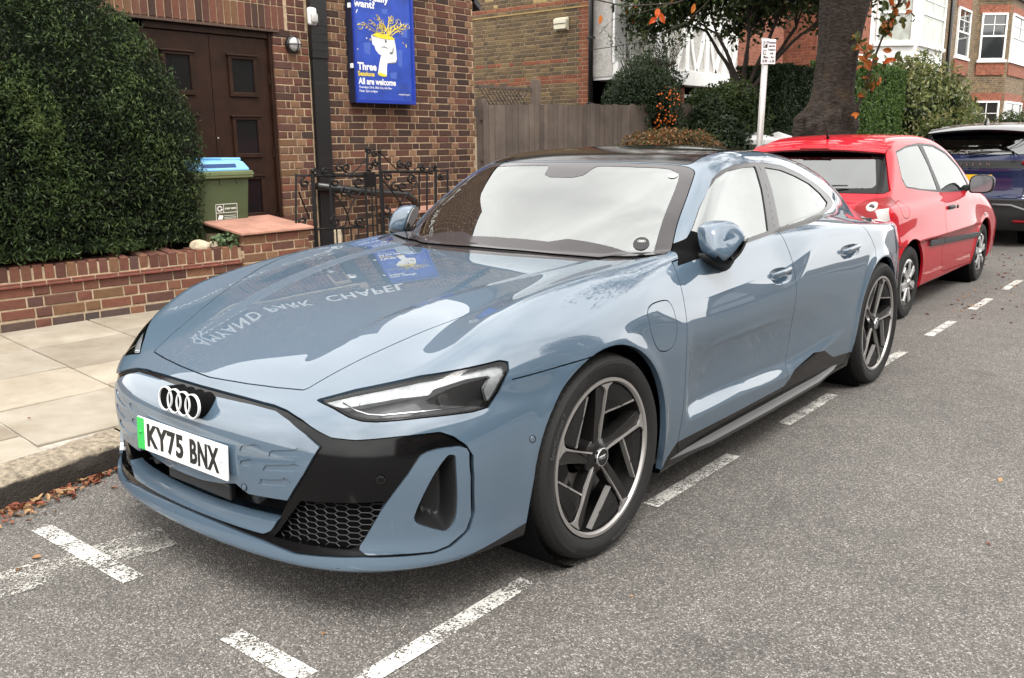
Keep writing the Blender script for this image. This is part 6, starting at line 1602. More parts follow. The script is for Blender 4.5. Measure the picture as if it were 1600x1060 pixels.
GATE_SCROLLS = [(2.633, 1.089, 0.054, 0.043, 1), (2.585, 0.753, 0.053, 0.043, -1), (2.761, 1.179, 0.039, 0.03, 1), (2.866, 1.186, 0.042, 0.033, -1), (3.038, 1.21, 0.049, 0.037, 1), (3.115, 1.208, 0.05, 0.038, -1), (2.978, 1.08, 0.057, 0.044, 1), (3.258, 1.069, 0.061, 0.045, -1), (3.081, 0.982, 0.055, 0.042, 1), (3.166, 0.978, 0.05, 0.038, -1), (2.954, 0.731, 0.067, 0.051, 1), (3.25, 0.71, 0.061, 0.046, -1), (3.397, 1.356, 0.041, 0.03, 1), (3.409, 1.21, 0.052, 0.039, -1), (3.48, 1.238, 0.041, 0.03, 1), (3.471, 1.325, 0.039, 0.029, 1), (3.642, 1.111, 0.06, 0.044, 1), (3.95, 1.084, 0.064, 0.045, -1), (3.73, 1.008, 0.066, 0.047, 1), (3.826, 1.004, 0.063, 0.044, -1), (3.61, 0.789, 0.065, 0.047, 1), (3.807, 1.22, 0.056, 0.039, 1), (3.918, 1.212, 0.058, 0.04, -1), (4.115, 1.175, 0.047, 0.032, 1), (4.247, 1.155, 0.055, 0.037, -1), (4.372, 1.074, 0.049, 0.033, 1)]
def build_gate():
    root = empty('iron_gate', 'black wrought iron gate and railings with scrollwork before the chapel path', 'gate', (-3.92, 2.5, .2))
    L = lambda y, z: (0, y - 2.5, z - .2)
    for pts, t in GATE_BARS:
        b = MB()
        q = [L(*p) for p in pts]
        if pts[-1][1] < .60 and pts[0][0] - pts[-1][0] < .2: q[-1] = (q[-1][0], q[0][1] + (q[-1][1] - q[0][1]) * .0, .02)
        b.tube(q, t / 1000 * 1.6, 4 if t > 5 else 6); b.obj('bar' if t > 5 else 'scroll_bar', 'iron', root)
    for (y, z, ra, rz, h) in GATE_SCROLLS:
        b = MB(); pts = []
        for i in range(23):
            t = i / 22; a = h * (t * 2.2 * math.pi + 1.6); k = 1 - .80 * t
            pts.append((0, y - 2.5 + ra * k * math.cos(a) * 1.05, z - .2 + rz * k * math.sin(a) * 1.05))
        b.tube(pts, [.0105] * 20 + [.013, .014, .014], 6); b.obj('scroll', 'iron', root, smooth=True)
    for y, z in ((2.718, 1.19), (3.53, 1.35), (3.375, 1.375), (4.30, 1.19)):
        b = MB(); b.lathe([(0, .018), (.016, .012), (.020, 0), (.016, -.012), (0, -.018)], 'z', 10, L(y, z)); b.obj('finial', 'iron', root, smooth=True)
    lk = MB(); lk.box((-.02, .83, .82), (.02, .95, .96), .006); lk.obj('lock_box', 'iron', root)

def build_bin():
    root = empty('wheelie_bin', 'green wheeled rubbish bin with a light blue lid in front of the chapel door', 'bin', (-4.55, 2.04, .22))
    b = MB(); rows = []
    for z, wx, wy in ((.02, .20, .21), (.08, .215, .225), (.90, .262, .268), (.935, .262, .268)):
        rows.append([(sx * wx, sy * wy, z) for sx, sy in ((1, -1), (1, 1), (-1, 1), (-1, -1), (1, -1))])
    b.sheet(rows); b.bm.faces.new([v for v in b.bm.verts][:4][::-1]) if False else None
    bmesh.ops.remove_doubles(b.bm, verts=b.bm.verts, dist=1e-5); bmesh.ops.holes_fill(b.bm, edges=b.bm.edges)
    b.obj('bin_body', 'bin_green', root, bev=.012, auto=40)
    r = MB(); r.box((-.285, -.295, .925), (.30, .295, .985), .008); r.obj('rim', 'bin_rim', root)
    r = MB(); r.box((.298, -.297, .952), (.306, .297, .966)); r.obj('rim_rib', 'bin_rim', root)
    for y in (-.20, -.02, .15):
        g = MB(); g.box((.255, y - .006, .875), (.272, y + .006, .926), .002); g.obj('rim_gusset', 'bin_green', root)
    ld = MB()
    rows = [[(sx * wx + ox, sy * wy, z) for sx, sy in ((1, -1), (1, 1), (-1, 1), (-1, -1), (1, -1))] for z, wx, wy, ox in ((.985, .275, .278, 0), (1.005, .272, .275, 0), (1.06, .245, .245, -.01), (1.075, .225, .22, -.015))]
    ld.sheet(rows); bmesh.ops.remove_doubles(ld.bm, verts=ld.bm.verts, dist=1e-5); bmesh.ops.holes_fill(ld.bm, edges=ld.bm.edges)
    ld = ld.obj('lid', 'bin_blue', root, bev=.008, auto=40)
    g = MB(); g.prism([(-.19, 1.012), (.15, 1.012), (.15, 1.046), (-.19, 1.046)], lambda p: (.271 - .45 * (p[1] - 1.005), p[0], p[1]), lambda p: (.262 - .45 * (p[1] - 1.005), p[0], p[1])); g.obj('lid_recess', 'bin_blue_dark', ld)
    h = MB(); h.box((-.20, .05, 1.068), (.20, .25, 1.095), .012); h.obj('lid_hump', 'bin_blue', ld)
    for y in (-.2, .2):
        w = MB(); w.lathe([(0, -.02), (.09, -.02), (.10, -.01), (.10, .01), (.09, .02), (0, .02)], 'y', 20, (-.25, y, .10)); w.obj('wheel', 'rubber', root)
    # printed panel
    xs = lambda z: .2165 + (z - .08) * .0573 + .0015
    def line(a, b, w=.0022):
        m = MB(); d = Vector((b[0] - a[0], b[1] - a[1])); n = Vector((-d.y, d.x)).normalized() * w
        m.bm.faces.new([m.bm.verts.new((xs(q[1]), q[0], q[1])) for q in ((a[0] + n.x, a[1] + n.y), (b[0] + n.x, b[1] + n.y), (b[0] - n.x, b[1] - n.y), (a[0] - n.x, a[1] - n.y))]); return m.obj('print_line', 'print_white', pan)
    y0, y1, z0, z1, zm = -.075, .135, .555, .705, .632
    pn = MB(); pn.bm.faces.new([pn.bm.verts.new((xs(z) - .0008, y, z)) for y, z in ((y0, z0), (y1, z0), (y1, z1), (y0, z1))]); pan = pn.obj('print_panel', 'bin_green', root)
    for a, b in (((y0, z0), (y1, z0)), ((y1, z0), (y1, z1)), ((y1, z1), (y0, z1)), ((y0, z1), (y0, z0)), ((y0, zm), (y1, zm)), ((y0 + .075, zm), (y0 + .075, z1))): line(a, b)
    c = (y0 + .037, .668); pts = [(c[0] + .02 * math.cos(t), c[1] + .02 * math.sin(t)) for t in np.linspace(.2, 5.2, 16)]
    for a, b in zip(pts, pts[1:]): line(a, b, .0045)
    ar = MB(); ar.bm.faces.new([ar.bm.verts.new((xs(z), y, z)) for y, z in ((c[0] + .006, c[1] - .004), (c[0] + .034, c[1] - .002), (c[0] + .018, c[1] - .022))]); ar.obj('print_arrow', 'print_white', pan)
    lg = MB(); lg.bm.faces.new([lg.bm.verts.new((xs(z), y, z)) for y, z in ((y0 + .015, .575), (y0 + .06, .575), (y0 + .07, .608), (y0 + .03, .614))]); lg.obj('print_logo', 'print_white', pan)
    place_text('green waste', .030, 'print_white', (xs(.668) + .0005, y0 + .143, .668), (0, 1, 0), (.057, 0, 1), pan, sx=.78, extr=.0002, offset=.0006, name='print_lettering')
    for z in (.605, .59, .578): line((y0 + .078, z), (y1 - .012, z), .0016)

def build_fence():
    root = empty('board_fence', 'weathered grey-brown vertical board fence beside the chapel corner', 'fence', (-4.95, 6.24, .2), R(90))
    s = 0.0; n = 0; Ln = 5.95
    while s < Ln:
        w = rnd.uniform(.10, .125); top = 1.685 + s * .0262 + rnd.uniform(-.008, .006)
        b = MB(); r = rnd.uniform(-.004, .004)
        b.prism([(s + .002, -.012 + r), (s + w + .012, -.004 + r), (s + w + .012, .006 + r), (s + .002, .004 + r)], lambda p: (p[0], p[1], .0), lambda p: (p[0], p[1], top)); o = b.obj('board', 'fence_wood', root); o.rotation_euler = (0, rnd.uniform(-.004, .004), 0)
        s += w; n += 1
    for z in (.35, 1.0, 1.5):
        b = MB(); b.box((0, .012, z), (Ln, .05, z + .07)); b.obj('rail', 'fence_wood', root)
    for s, h in ((1.13, 2.04), (3.90, 1.90), (0.02, 1.75)):
        b = MB(); b.box((s, .03, 0), (s + .10, .13, h), .006); b.obj('post', 'fence_wood', root)
    tr = empty('trellis', 'diamond trellis panel standing above the fence next to the chapel', 'trellis', (-5.06, 6.30, 1.86), R(90))
    for k in range(-3, 17):
        for sg in (1, -1):
            x0 = k * .075; pts = []
            a = (x0, 0) if sg > 0 else (x0 + .235, 0); b_ = (x0 + .235, .235) if sg > 0 else (x0, .235)
            (ax, az), (bx, bz) = a, b_
            if min(ax, bx) < 0 or max(ax, bx) > 1.05: continue
            m = MB(); m.tube([(ax, .006 * sg, az), (bx, .006 * sg, bz)], .009, 4); m.obj('lath', 'fence_wood', tr)
    for z in (-.01, .235):
        m = MB(); m.box((-.02, -.012, z), (1.06, .02, z + .03)); m.obj('rail', 'fence_wood', tr)

def sash(parent, y0, y1, z0, z1, x, bars=True, face=1, curtain=False, name='window'):
    """sliding sash window in a wall whose outer face looks to +x; local coordinates of parent"""
    w = link(name, None, parent)
    def bx(n, a, b, m, bev=.004): q = MB(); q.box(a, b, bev); return q.obj(n, m, w)
    t = .07
    for (a, b) in (((y0, z0), (y1, z0 + t)), ((y0, z1 - t), (y1, z1)), ((y0, z0 + t), (y0 + t, z1 - t)), ((y1 - t, z0 + t), (y1, z1 - t))): bx('frame', (x - .02, a[0], a[1]), (x + .06, b[0], b[1]), 'white_paint')
    zm = (z0 + z1) / 2 + .02
    bx('meeting_rail', (x - .0, y0 + t, zm - .03), (x + .045, y1 - t, zm + .03), 'white_paint')
    if bars:
        ym = (y0 + y1) / 2; bx('glazing_bar', (x - .0, ym - .014, zm + .03), (x + .034, ym + .014, z1 - t), 'white_paint', 0)
        zb = (zm + z1) / 2; bx('glazing_bar', (x - .0, y0 + t, zb - .012), (x + .033, y1 - t, zb + .012), 'white_paint', 0)
    for (a, b) in ((z0 + t, zm - .03), (zm + .03, z1 - t)): bx('pane', (x - .005, y0 + t, a), (x + .012, y1 - t, b), 'curtain' if curtain else 'window_dark', 0)
    bx('sill', (x - .05, y0 - .08, z0 - .09), (x + .10, y1 + .08, z0), 'white_paint')
    return w

def canted_bay(root, y0, y1, x, proj, z0, z1, m, wm='white_paint', wins=((.9, 2.7), (4.3, 5.95)), lint='brick_far_red', curtain=False):
    """bay with splayed sides and tall sash windows on its three faces"""
    bay = link('bay', None, root)
    s = proj * .85
    poly = [(x, y0), (x + proj, y0 + s), (x + proj, y1 - s), (x, y1)]
    b = MB(); b.prism(poly, lambda p: (p[0], p[1], z0), lambda p: (p[0], p[1], z1)); b.obj('bay_wall', m, bay)
    cap = MB(); cap.prism([(x, y0 - .12), (x + proj + .12, y0 + s - .1), (x + proj + .12, y1 - s + .1), (x, y1 + .12)], lambda p: (p[0], p[1], z1), lambda p: (p[0], p[1], z1 + .14)); cap.obj('bay_cornice', wm if m != 'brick_far_stock' else 'slate', bay)
    for (a, c) in wins:
        for (p, q) in zip(poly, poly[1:]):
            P, Q = Vector((p[0], p[1], 0)), Vector((q[0], q[1], 0)); d = Q - P; l = d.length; ang = math.atan2(d.y, d.x) - R(90)
            h = bpy.data.objects.new('window_bay', None); COL.objects.link(h); h.parent = bay; h.location = P; h.rotation_euler = (0, 0, ang)
            mg = .16 if l > 1 else .12
            sash(h, mg, l - mg, a, c, .012, bars=l > 1, curtain=curtain)
            if lint:
                b = MB(); b.box((-.02, mg - .1, c), (.014, l - mg + .1, c + .30)); b.obj('lintel', lint, h)
                b = MB(); b.box((-.02, mg - .06, a - .55), (.05, l - mg + .06, a - .10), .01); b.obj('apron', lint, h)
    return bay

def build_houses():
    # house with the stock brick flank and white half-timbered front
    A = empty('half_timbered_house', 'yellow stock brick house with a white half-timbered front behind the fence', 'house', (-7.44, 12.24, .2))
    items = []
    def sm(s, z): 
        if abs(z - 2.72 - .0) < .05 or abs(z - 2.38) < .05: return rnd.choice(['brick_orange', 'brick_orange', 'brick_stock'])
        if 3.72 < z < 3.80: return 'brick_orange'
        if z > 3.80: return rnd.choice(['brick_yellow', 'brick_stock', 'brick_stock']) if (round(z / .0752) % 2) else rnd.choice(['brick_stock'])
        return 'brick_stock'
    fl = flemish(-3.2, -.02, 1.35, 4.6, .0762, lambda s, z: 'brick_orange' if s > -.26 else sm(s, z), lambda s, z: 'brick_orange' if s > -.26 else sm(s, z))
    lay(A, fl, 300, key=lambda i: abs(i[0] + 1.2) + abs(i[2] - 2.5))
    w = MB(); w.box((-9, .008, 0), (0, 9.0, 7.2)); w.obj('wall', 'mortar', A)
    w = MB(); w.box((-9, .0, 0), (-3.21, .006, 7.2)); w.obj('flank_far', 'brick_far_stock', A)
    w = MB(); w.box((-3.21, .0, 4.61), (.0, .006, 7.2)); w.obj('flank_top', 'brick_far_stock', A)
    w = MB(); w.box((.0, 5.40, 2.41), (.012, 9.0, 7.2)); w.obj('front_face', 'brick_far_red', A)
    yb = MB(); yb.box((-3.25, -.012, 3.70), (-.02, .0, 3.725)); yb.obj('string_course', 'brick_yellow', A)
    d = MB(); d.tube([(.06, -.05, .2), (.06, -.05, 7.0)], .05, 10); d.obj('downpipe', 'black_paint', A, smooth=True)
    for z in (1.9, 3.1):
        c = MB(); c.box((0, -.11, z), (.12, .0, z + .05), .006); c.obj('pipe_bracket', 'black_paint', A)
    # front: white jettied upper floor with braces over a dark porch
    X1 = .44
    f = MB(); f.box((.005, .10, 2.42), (X1, 5.4, 6.8)); up = f.obj('upper_front', 'white_render', A)
    f = MB(); f.box((.005, .12, 2.36), (X1 + .12, 5.45, 2.66), .01); f.obj('bressumer', 'white_paint', A)
    def post(y, w=.2, z0=2.66, z1=6.7): b = MB(); b.box((X1 - .02, y, z0), (X1 + .05, y + w, z1), .006); b.obj('timber', 'white_paint', up)
    for y, w in ((.10, .40), (1.52, .38), (2.85, .16), (3.75, .16), (4.6, .16)): post(y, w)
    for z in (3.55, 4.4):
        b = MB(); b.box((X1 - .02, .1, z), (X1 + .04, 5.4, z + .16), .006); b.obj('timber', 'white_paint', up)
    for y0, sg in ((.52, 1), (1.50, -1), (1.95, 1), (2.83, -1), (3.05, 1), (3.72, -1), (3.95, 1), (4.58, -1), (4.8, 1), (5.35, -1)):
        b = MB(); pl = []
        for t in np.linspace(0, 1, 9):
            yy_ = .34 * (1 - math.cos(t * 1.35)) * 1.1; zz_ = 3.55 - .92 * t
            pl.append((y0 + sg * yy_, zz_))
        pr = [(p[0] + sg * .11, p[1]) for p in reversed(pl)]
        b.prism(pl + pr, lambda p: (X1 - .02, p[0], p[1]), lambda p: (X1 + .035, p[0], p[1])); b.obj('curved_brace', 'white_paint', up)
    low = MB(); low.box((-.2, .01, 0), (.0, 9, 2.4)); low.obj('lower_wall', 'brick_far_red', A)
    pc = MB(); pc.box((.06, 2.55, 0), (.40, 3.0, 2.36)); pc.obj('porch_pier', 'brick_far_red', A)
    pc = MB(); pc.box((.06, 2.22, 0), (.30, 2.36, 2.36)); pc.obj('porch_post', 'steel_grey', A)
    pc = MB(); pc.box((.06, 3.9, 0), (.40, 4.5, 2.36)); pc.obj('porch_pier', 'brick_far_red', A)
    sash(A, 3.05, 3.88, .9, 2.2, .25, bars=False)
    rf = MB(); rf.prism([(.7, 7.0), (-9.2, 7.0), (-4.2, 9.6)], lambda p: (p[0], -.2, p[1]), lambda p: (p[0], 9.2, p[1])); rf.obj('roof', 'slate', A)
    al = empty('alarm_box', 'cream burglar alarm box high on the stock brick flank wall', 'alarm box', (-8.07, 12.235, 3.63))
    b = MB(); b.prism([(-.15, -.11), (.15, -.11), (.17, .08), (.15, .11), (-.15, .11), (-.17, .08)], lambda p: (p[0], -.02, p[1]), lambda p: (p[0] * .9, -.10, p[1] * .9)); b.obj('cover', 'alarm_cream', al, bev=.012)
    b = MB(); b.box((-.15, -.03, -.12), (.15, .0, .12)); b.obj('back_plate', 'alarm_cream', al)
    b = MB(); b.box((-.14, -.108, -.004), (.14, -.09, .008)); b.obj('cover_slot', 'satin_black', al)
    st = MB(); st.box((-8.6, 9.9, 1.9), (-6.9, 10.0, 2.06)); o = st.obj('shed_roof', 'slate'); tag(o, 'dark flat shed roof edge showing above the fence', 'shed')
    # red brick house with white painted bay
    B = empty('red_brick_house', 'red brick house with a white painted bay behind the street tree', 'house', (-6.9, 22.2, .2))
    b = MB(); b.box((-6, 0, 0), (0, 9.7, 8)); b.obj('wall', 'brick_far_red', B)
    canted_bay(B, 4.2, 9.0, 0, 1.1, 0, 6.3, 'white_brickwork', wins=((.8, 2.6), (4.05, 5.75)), lint=None, curtain=True)
    sash(B, .7, 2.1, 3.6, 5.6, .02, bars=False)
    for y in (.55, 2.25):
        q = MB(); q.box((0, y - .13, 3.5), (.04, y + .13, 5.7), .01); q.obj('window_surround', 'white_paint', B)
    pch = MB(); pch.box((0, .2, 3.0), (.9, 3.2, 3.45), .02); pch.obj('porch_roof', 'white_paint', B)
    pch = MB(); pch.box((.02, .3, 0), (.6, 3.0, 3.0)); pch.obj('porch', 'dark_void', B)
    rf = MB(); rf.prism([(.4, 8.0), (-6.4, 8.0), (-3, 10)], lambda p: (p[0], -.1, p[1]), lambda p: (p[0], 9.8, p[1])); rf.obj('roof', 'slate', B)
    # stock brick terrace
    C = empty('brick_terrace', 'yellow stock brick terrace with red lintels and white sash bay windows', 'terrace', (-6.2, 32.05, .2))
    b = MB(); b.box((-7, 0, 0), (0, 30, 9)); b.obj('wall', 'brick_far_stock', C)
    d = MB(); d.tube([(.06, .35, 0), (.06, .35, 8)], .06, 8); d.obj('downpipe', 'black_paint', C, smooth=True)
    for y0, y1 in ((1.35, 3.05),):
        sash(C, y0, y1, 4.08, 5.75, .02)
        q = MB(); q.box((0, y0 - .15, 5.75), (.03, y1 + .15, 6.15)); q.obj('lintel', 'brick_far_red', C)
        q = MB(); q.box((0, y0 - .1, 3.45), (.08, y1 + .1, 3.97), .015); q.obj('apron', 'brick_far_red', C)
    canted_bay(C, 4.2, 9.4, 0, 1.0, 0, 6.35, 'brick_far_stock', wins=((.7, 2.6), (4.1, 5.8)))
    for y0, y1 in ((10.6, 12.9),):
        sash(C, y0, y1, 4.05, 5.7, .02, bars=False); sash(C, y0 - .1, y1 - .5, .9, 2.7, .02, bars=False, curtain=True)
        q = MB(); q.box((0, y0 - .15, 5.7), (.03, y1 + .15, 6.1)); q.obj('lintel', 'brick_far_red', C)
        q = MB(); q.box((0, y0 - .15, 2.7), (.03, y1 + .15, 3.1)); q.obj('lintel', 'brick_far_red', C)
        q = MB(); q.box((0, y0 - .1, 3.35), (.08, y1 + .1, 3.94), .015); q.obj('apron', 'brick_far_red', C)
    canted_bay(C, 14, 19.2, 0, 1.0, 0, 6.35, 'brick_far_stock', wins=((.7, 2.6), (4.1, 5.8)))
    rf = MB(); rf.prism([(.3, 9), (-7.2, 9), (-3.5, 11)], lambda p: (p[0], 0, p[1]), lambda p: (p[0], 30, p[1])); rf.obj('roof', 'slate', C)
    # capped garden piers
    for i, (y, lb) in enumerate(((12.0, 'white pyramid-capped gate pier nearer the rusty shrub'), (12.95, 'white pyramid-capped gate pier nearer the tree trunk'))):
        g = empty('gate_pier', lb, 'gate pier', (-3.95, y, .18))
        b = MB(); b.box((-.2, -.2, 0), (.2, .2, 1.17)); b.obj('shaft', 'white_paint', g)
        b = MB(); b.prism([(-.32, -.32), (.32, -.32), (.32, .32), (-.32, .32)], lambda p: (p[0], p[1], 1.17), lambda p: (p[0], p[1], 1.24))
        v = b.bm.verts; ap = b.bm.verts.new((0, 0, 1.38)); tp = [q for q in b.bm.verts if abs(q.co.z - 1.24) < 1e-4]
        b.bm.verts.ensure_lookup_table(); f = [f for f in b.bm.faces if all(abs(q.co.z - 1.24) < 1e-4 for q in f.verts)][0]; lo = list(f.verts); b.bm.faces.remove(f)
        for k in range(4): b.bm.faces.new((lo[k], lo[(k + 1) % 4], ap))
        b.obj('cap', 'white_paint', g)

def build_sign():
    root = empty('parking_sign', 'slim grey post with a small white parking permit sign', 'sign', (-1.36, 6.37, .11))
    p = MB(); p.tube([(-.01, -.055, -.1), (0, 0, 1.3), (.008, .03, 2.29)], .031, 16); p.obj('post', 'steel_grey', root, smooth=True)
    # plate faces down the street to the camera side
    n = Vector((.88, -.47, 0)).normalized(); r = Vector((.47, .88, 0)).normalized()
    pl = link('plate', None, root); c = Vector((.012, .03, 2.165)); M = Matrix(((r.x, 0, n.x, c.x), (r.y, 0, n.y, c.y), (0, 1, 0, c.z), (0, 0, 0, 1))).to_4x4()
    W, H = .085, .118
    def flat(name, a, b, z, m, bev=0):
        q = MB(); q.box((a[0], a[1], z), (b[0], b[1], z + .003), bev); o = q.obj(name, m, pl); o.data.transform(M); return o
    flat('board', (-W, -H), (W, H), .034, 'sign_white'); flat('clip', (-W, H - .03), (-W + .06, H + .012), .02, 'steel_grey')
    flat('symbol', (-W + .018, .035), (-W + .066, .098), .0375, 'sign_black'); flat('symbol', (-W + .020, -.030), (-W + .055, .015), .0375, 'sign_black'); flat('symbol_inner', (-W + .026, -.024), (-W + .049, .009), .0385, 'sign_white')
    def tx(b, x, y, s, m='sign_black'):
        me = text_mesh(b, s, extr=.0003, offset=.0006); me.transform(Matrix.Translation((x, y, .0412))); me.transform(M); link('sign_lettering', me, pl, m)
    tx('P', -W + .042, .066, .075, 'sign_white'); tx('S', -W + .0375, -.0075, .04)
    for b, y in (('Resident', .086), ('permit', .054), ('holders', .018), ('only', -.016)): tx(b, .034, y, .028)
    tx('Mon - Fri', .0, -.055, .034); tx('8.30 - 6.30', .0, -.092, .034)

def build_opposite():
    """houses, a tree and parked cars across the road: outside the picture, mirrored in the paint"""
    H = empty('facing_house', 'brick house across the road mirrored in the car doors', 'house', (13.5, -13, .1), group='houses across the road')
    b = MB(); b.box((0, 0, 0), (7, 6.8, 5.6)); b.obj('wall', 'brick_far_stock', H)
    rf = MB(); rf.prism([(-.3, 5.6), (7.3, 5.6), (3.5, 7.6)], lambda p: (p[0], 0, p[1]), lambda p: (p[0], 6.8, p[1])); rf.obj('roof', 'slate', H)
    for z in (.9, 3.5):
        for y in (1.0, 4.0):
            w = MB(); w.box((-.04, y, z), (.02, y + 1.5, z + 1.5)); w.obj('window', 'window_dark', H)
            w = MB(); w.box((-.07, y - .1, z - .1), (-.01, y + 1.6, z)); w.obj('sill', 'white_paint', H)
    for k in range(1, 6):
        c = copy_tree(H); c.location.y = -13 + 6.9 * k
    bush('facing_hedge', 'hedge across the road mirrored in the car doors', (10.6, 3, 1.0), (.7, 10, 1.25), 'leaf_hedge_dark', 9000, (.12, .22), .5, .1, 3, 71, .9, .2, cat='hedge')
    r = empty('facing_tree', 'leafy tree across the road mirrored in the car doors', 'tree', (9.0, 7.5, .1))
    t = MB(); t.tube([(0, 0, 0), (.1, 0, 2.4), (0, .1, 3.6)], [.22, .18, .14], 10); t.obj('trunk', 'bark', r)
    P, Nn = blob_points(9000, (0, 0, 5.2), (2.4, 2.6, 2.1), .2, 3, .6, 73); leaves('crown', P, Nn, 'leaf_autumn', r, (.14, .26), .5, .3, .9)
# ---------------------------------------------------------------- the two cars parked behind
mat('red_paint', (.40, .006, .016), rough=.45, coat=.7, spec=.04, coat_rough=.012)
mat('navy_paint', (.010, .016, .055), rough=.4, coat=1, spec=.05, coat_rough=.012)
mat('lamp_red', (.20, .003, .005), rough=.22, spec=.3, bump=(60, .1, .002))
mat('lamp_clear', (.36, .33, .32), rough=.2, spec=.4, bump=(70, .25, .003))
mat('hubcap', (.48, .48, .48), rough=.35, metal=.6)
mat('moulding', (.035, .036, .038), rough=.6)
mat('strip_grey', (.14, .14, .14), rough=.4)
glass_mat('hatch_glass', (.62, .68, .66), refl=.22)

def plain_wheel(parent, r, wd, spokes=7, cap='hubcap', rimr=.185):
    w = bpy.data.objects.new('wheel', None); COL.objects.link(w); w.parent = parent
    t = MB(); t.lathe([(rimr, -.012), (rimr + .02, .002), ((r + rimr) / 2, .010), (r - .02, .002), (r - .004, -.02), (r, -.05), (r, -wd + .05), (r - .01, -wd + .01), (rimr, -wd)], 'x', 56); t.obj('tyre', 'rubber', w, auto=40)
    d = MB(); d.lathe([(0, .000), (.03, .002), (.05, -.006), (rimr * .55, -.010), (rimr * .80, -.004), (rimr * .97, -.004), (rimr + .004, -.012), (rimr, -.03)], 'x', 56); d = d.obj('hubcap', cap, w, smooth=True)
    for k in range(spokes):
        a = 2 * math.pi * k / spokes
        h = MB(); pts = []
        for (rr, da) in ((.66, -.16), (.90, -.20), (.92, 0), (.90, .20), (.66, .16), (.60, 0)): pts.append((rr * rimr * math.cos(a + da), rr * rimr * math.sin(a + da)))
        h.prism(pts, lambda p: (.0005, p[0], p[1]), lambda p: (-.012, p[0], p[1])); h.obj('hubcap_slot', 'dark_void', d)
        b = MB(); a2 = a + math.pi / spokes
        b.prism([(.30 * rimr * math.cos(a2 - .2), .30 * rimr * math.sin(a2 - .2)), (.93 * rimr * math.cos(a2 - .16), .93 * rimr * math.sin(a2 - .16)), (.93 * rimr * math.cos(a2 + .16), .93 * rimr * math.sin(a2 + .16)), (.30 * rimr * math.cos(a2 + .2), .30 * rimr * math.sin(a2 + .2))], lambda p: (.006, p[0], p[1]), lambda p: (-.008, p[0], p[1])); b.obj('hubcap_rib', cap, d, bev=.002)
    e = MB(); e.lathe([(0, .012), (.022, .011), (.026, .006), (.026, .0)], 'x', 20); e.obj('hub_badge', 'chrome', d, smooth=True)
    bk = MB(); bk.lathe([(rimr - .005, -.03), (rimr - .01, -wd + .03), (.05, -wd + .04)], 'x', 32); bk.obj('rim', 'satin_black', w, smooth=True)
    return w

def car_cabin(root, x, ys, z, floor, L, W):
    c = MB(); c.box((-W, L[0], floor), (W, L[1], floor + .04)); c.obj('cabin_floor', 'cabin', root)
    for sx in (-x, x):
        for y in ys:
            st = bpy.data.objects.new('seat', None); COL.objects.link(st); st.parent = root
            b = MB(); b.box((sx - .24, y, floor), (sx + .24, y + .16, z - .14), .04); b.obj('backrest', 'cabin', st, smooth=True)
            b = MB(); b.box((sx - .13, y, z - .12), (sx + .13, y + .10, z + .05), .035); b.obj('headrest', 'cabin', st, smooth=True)

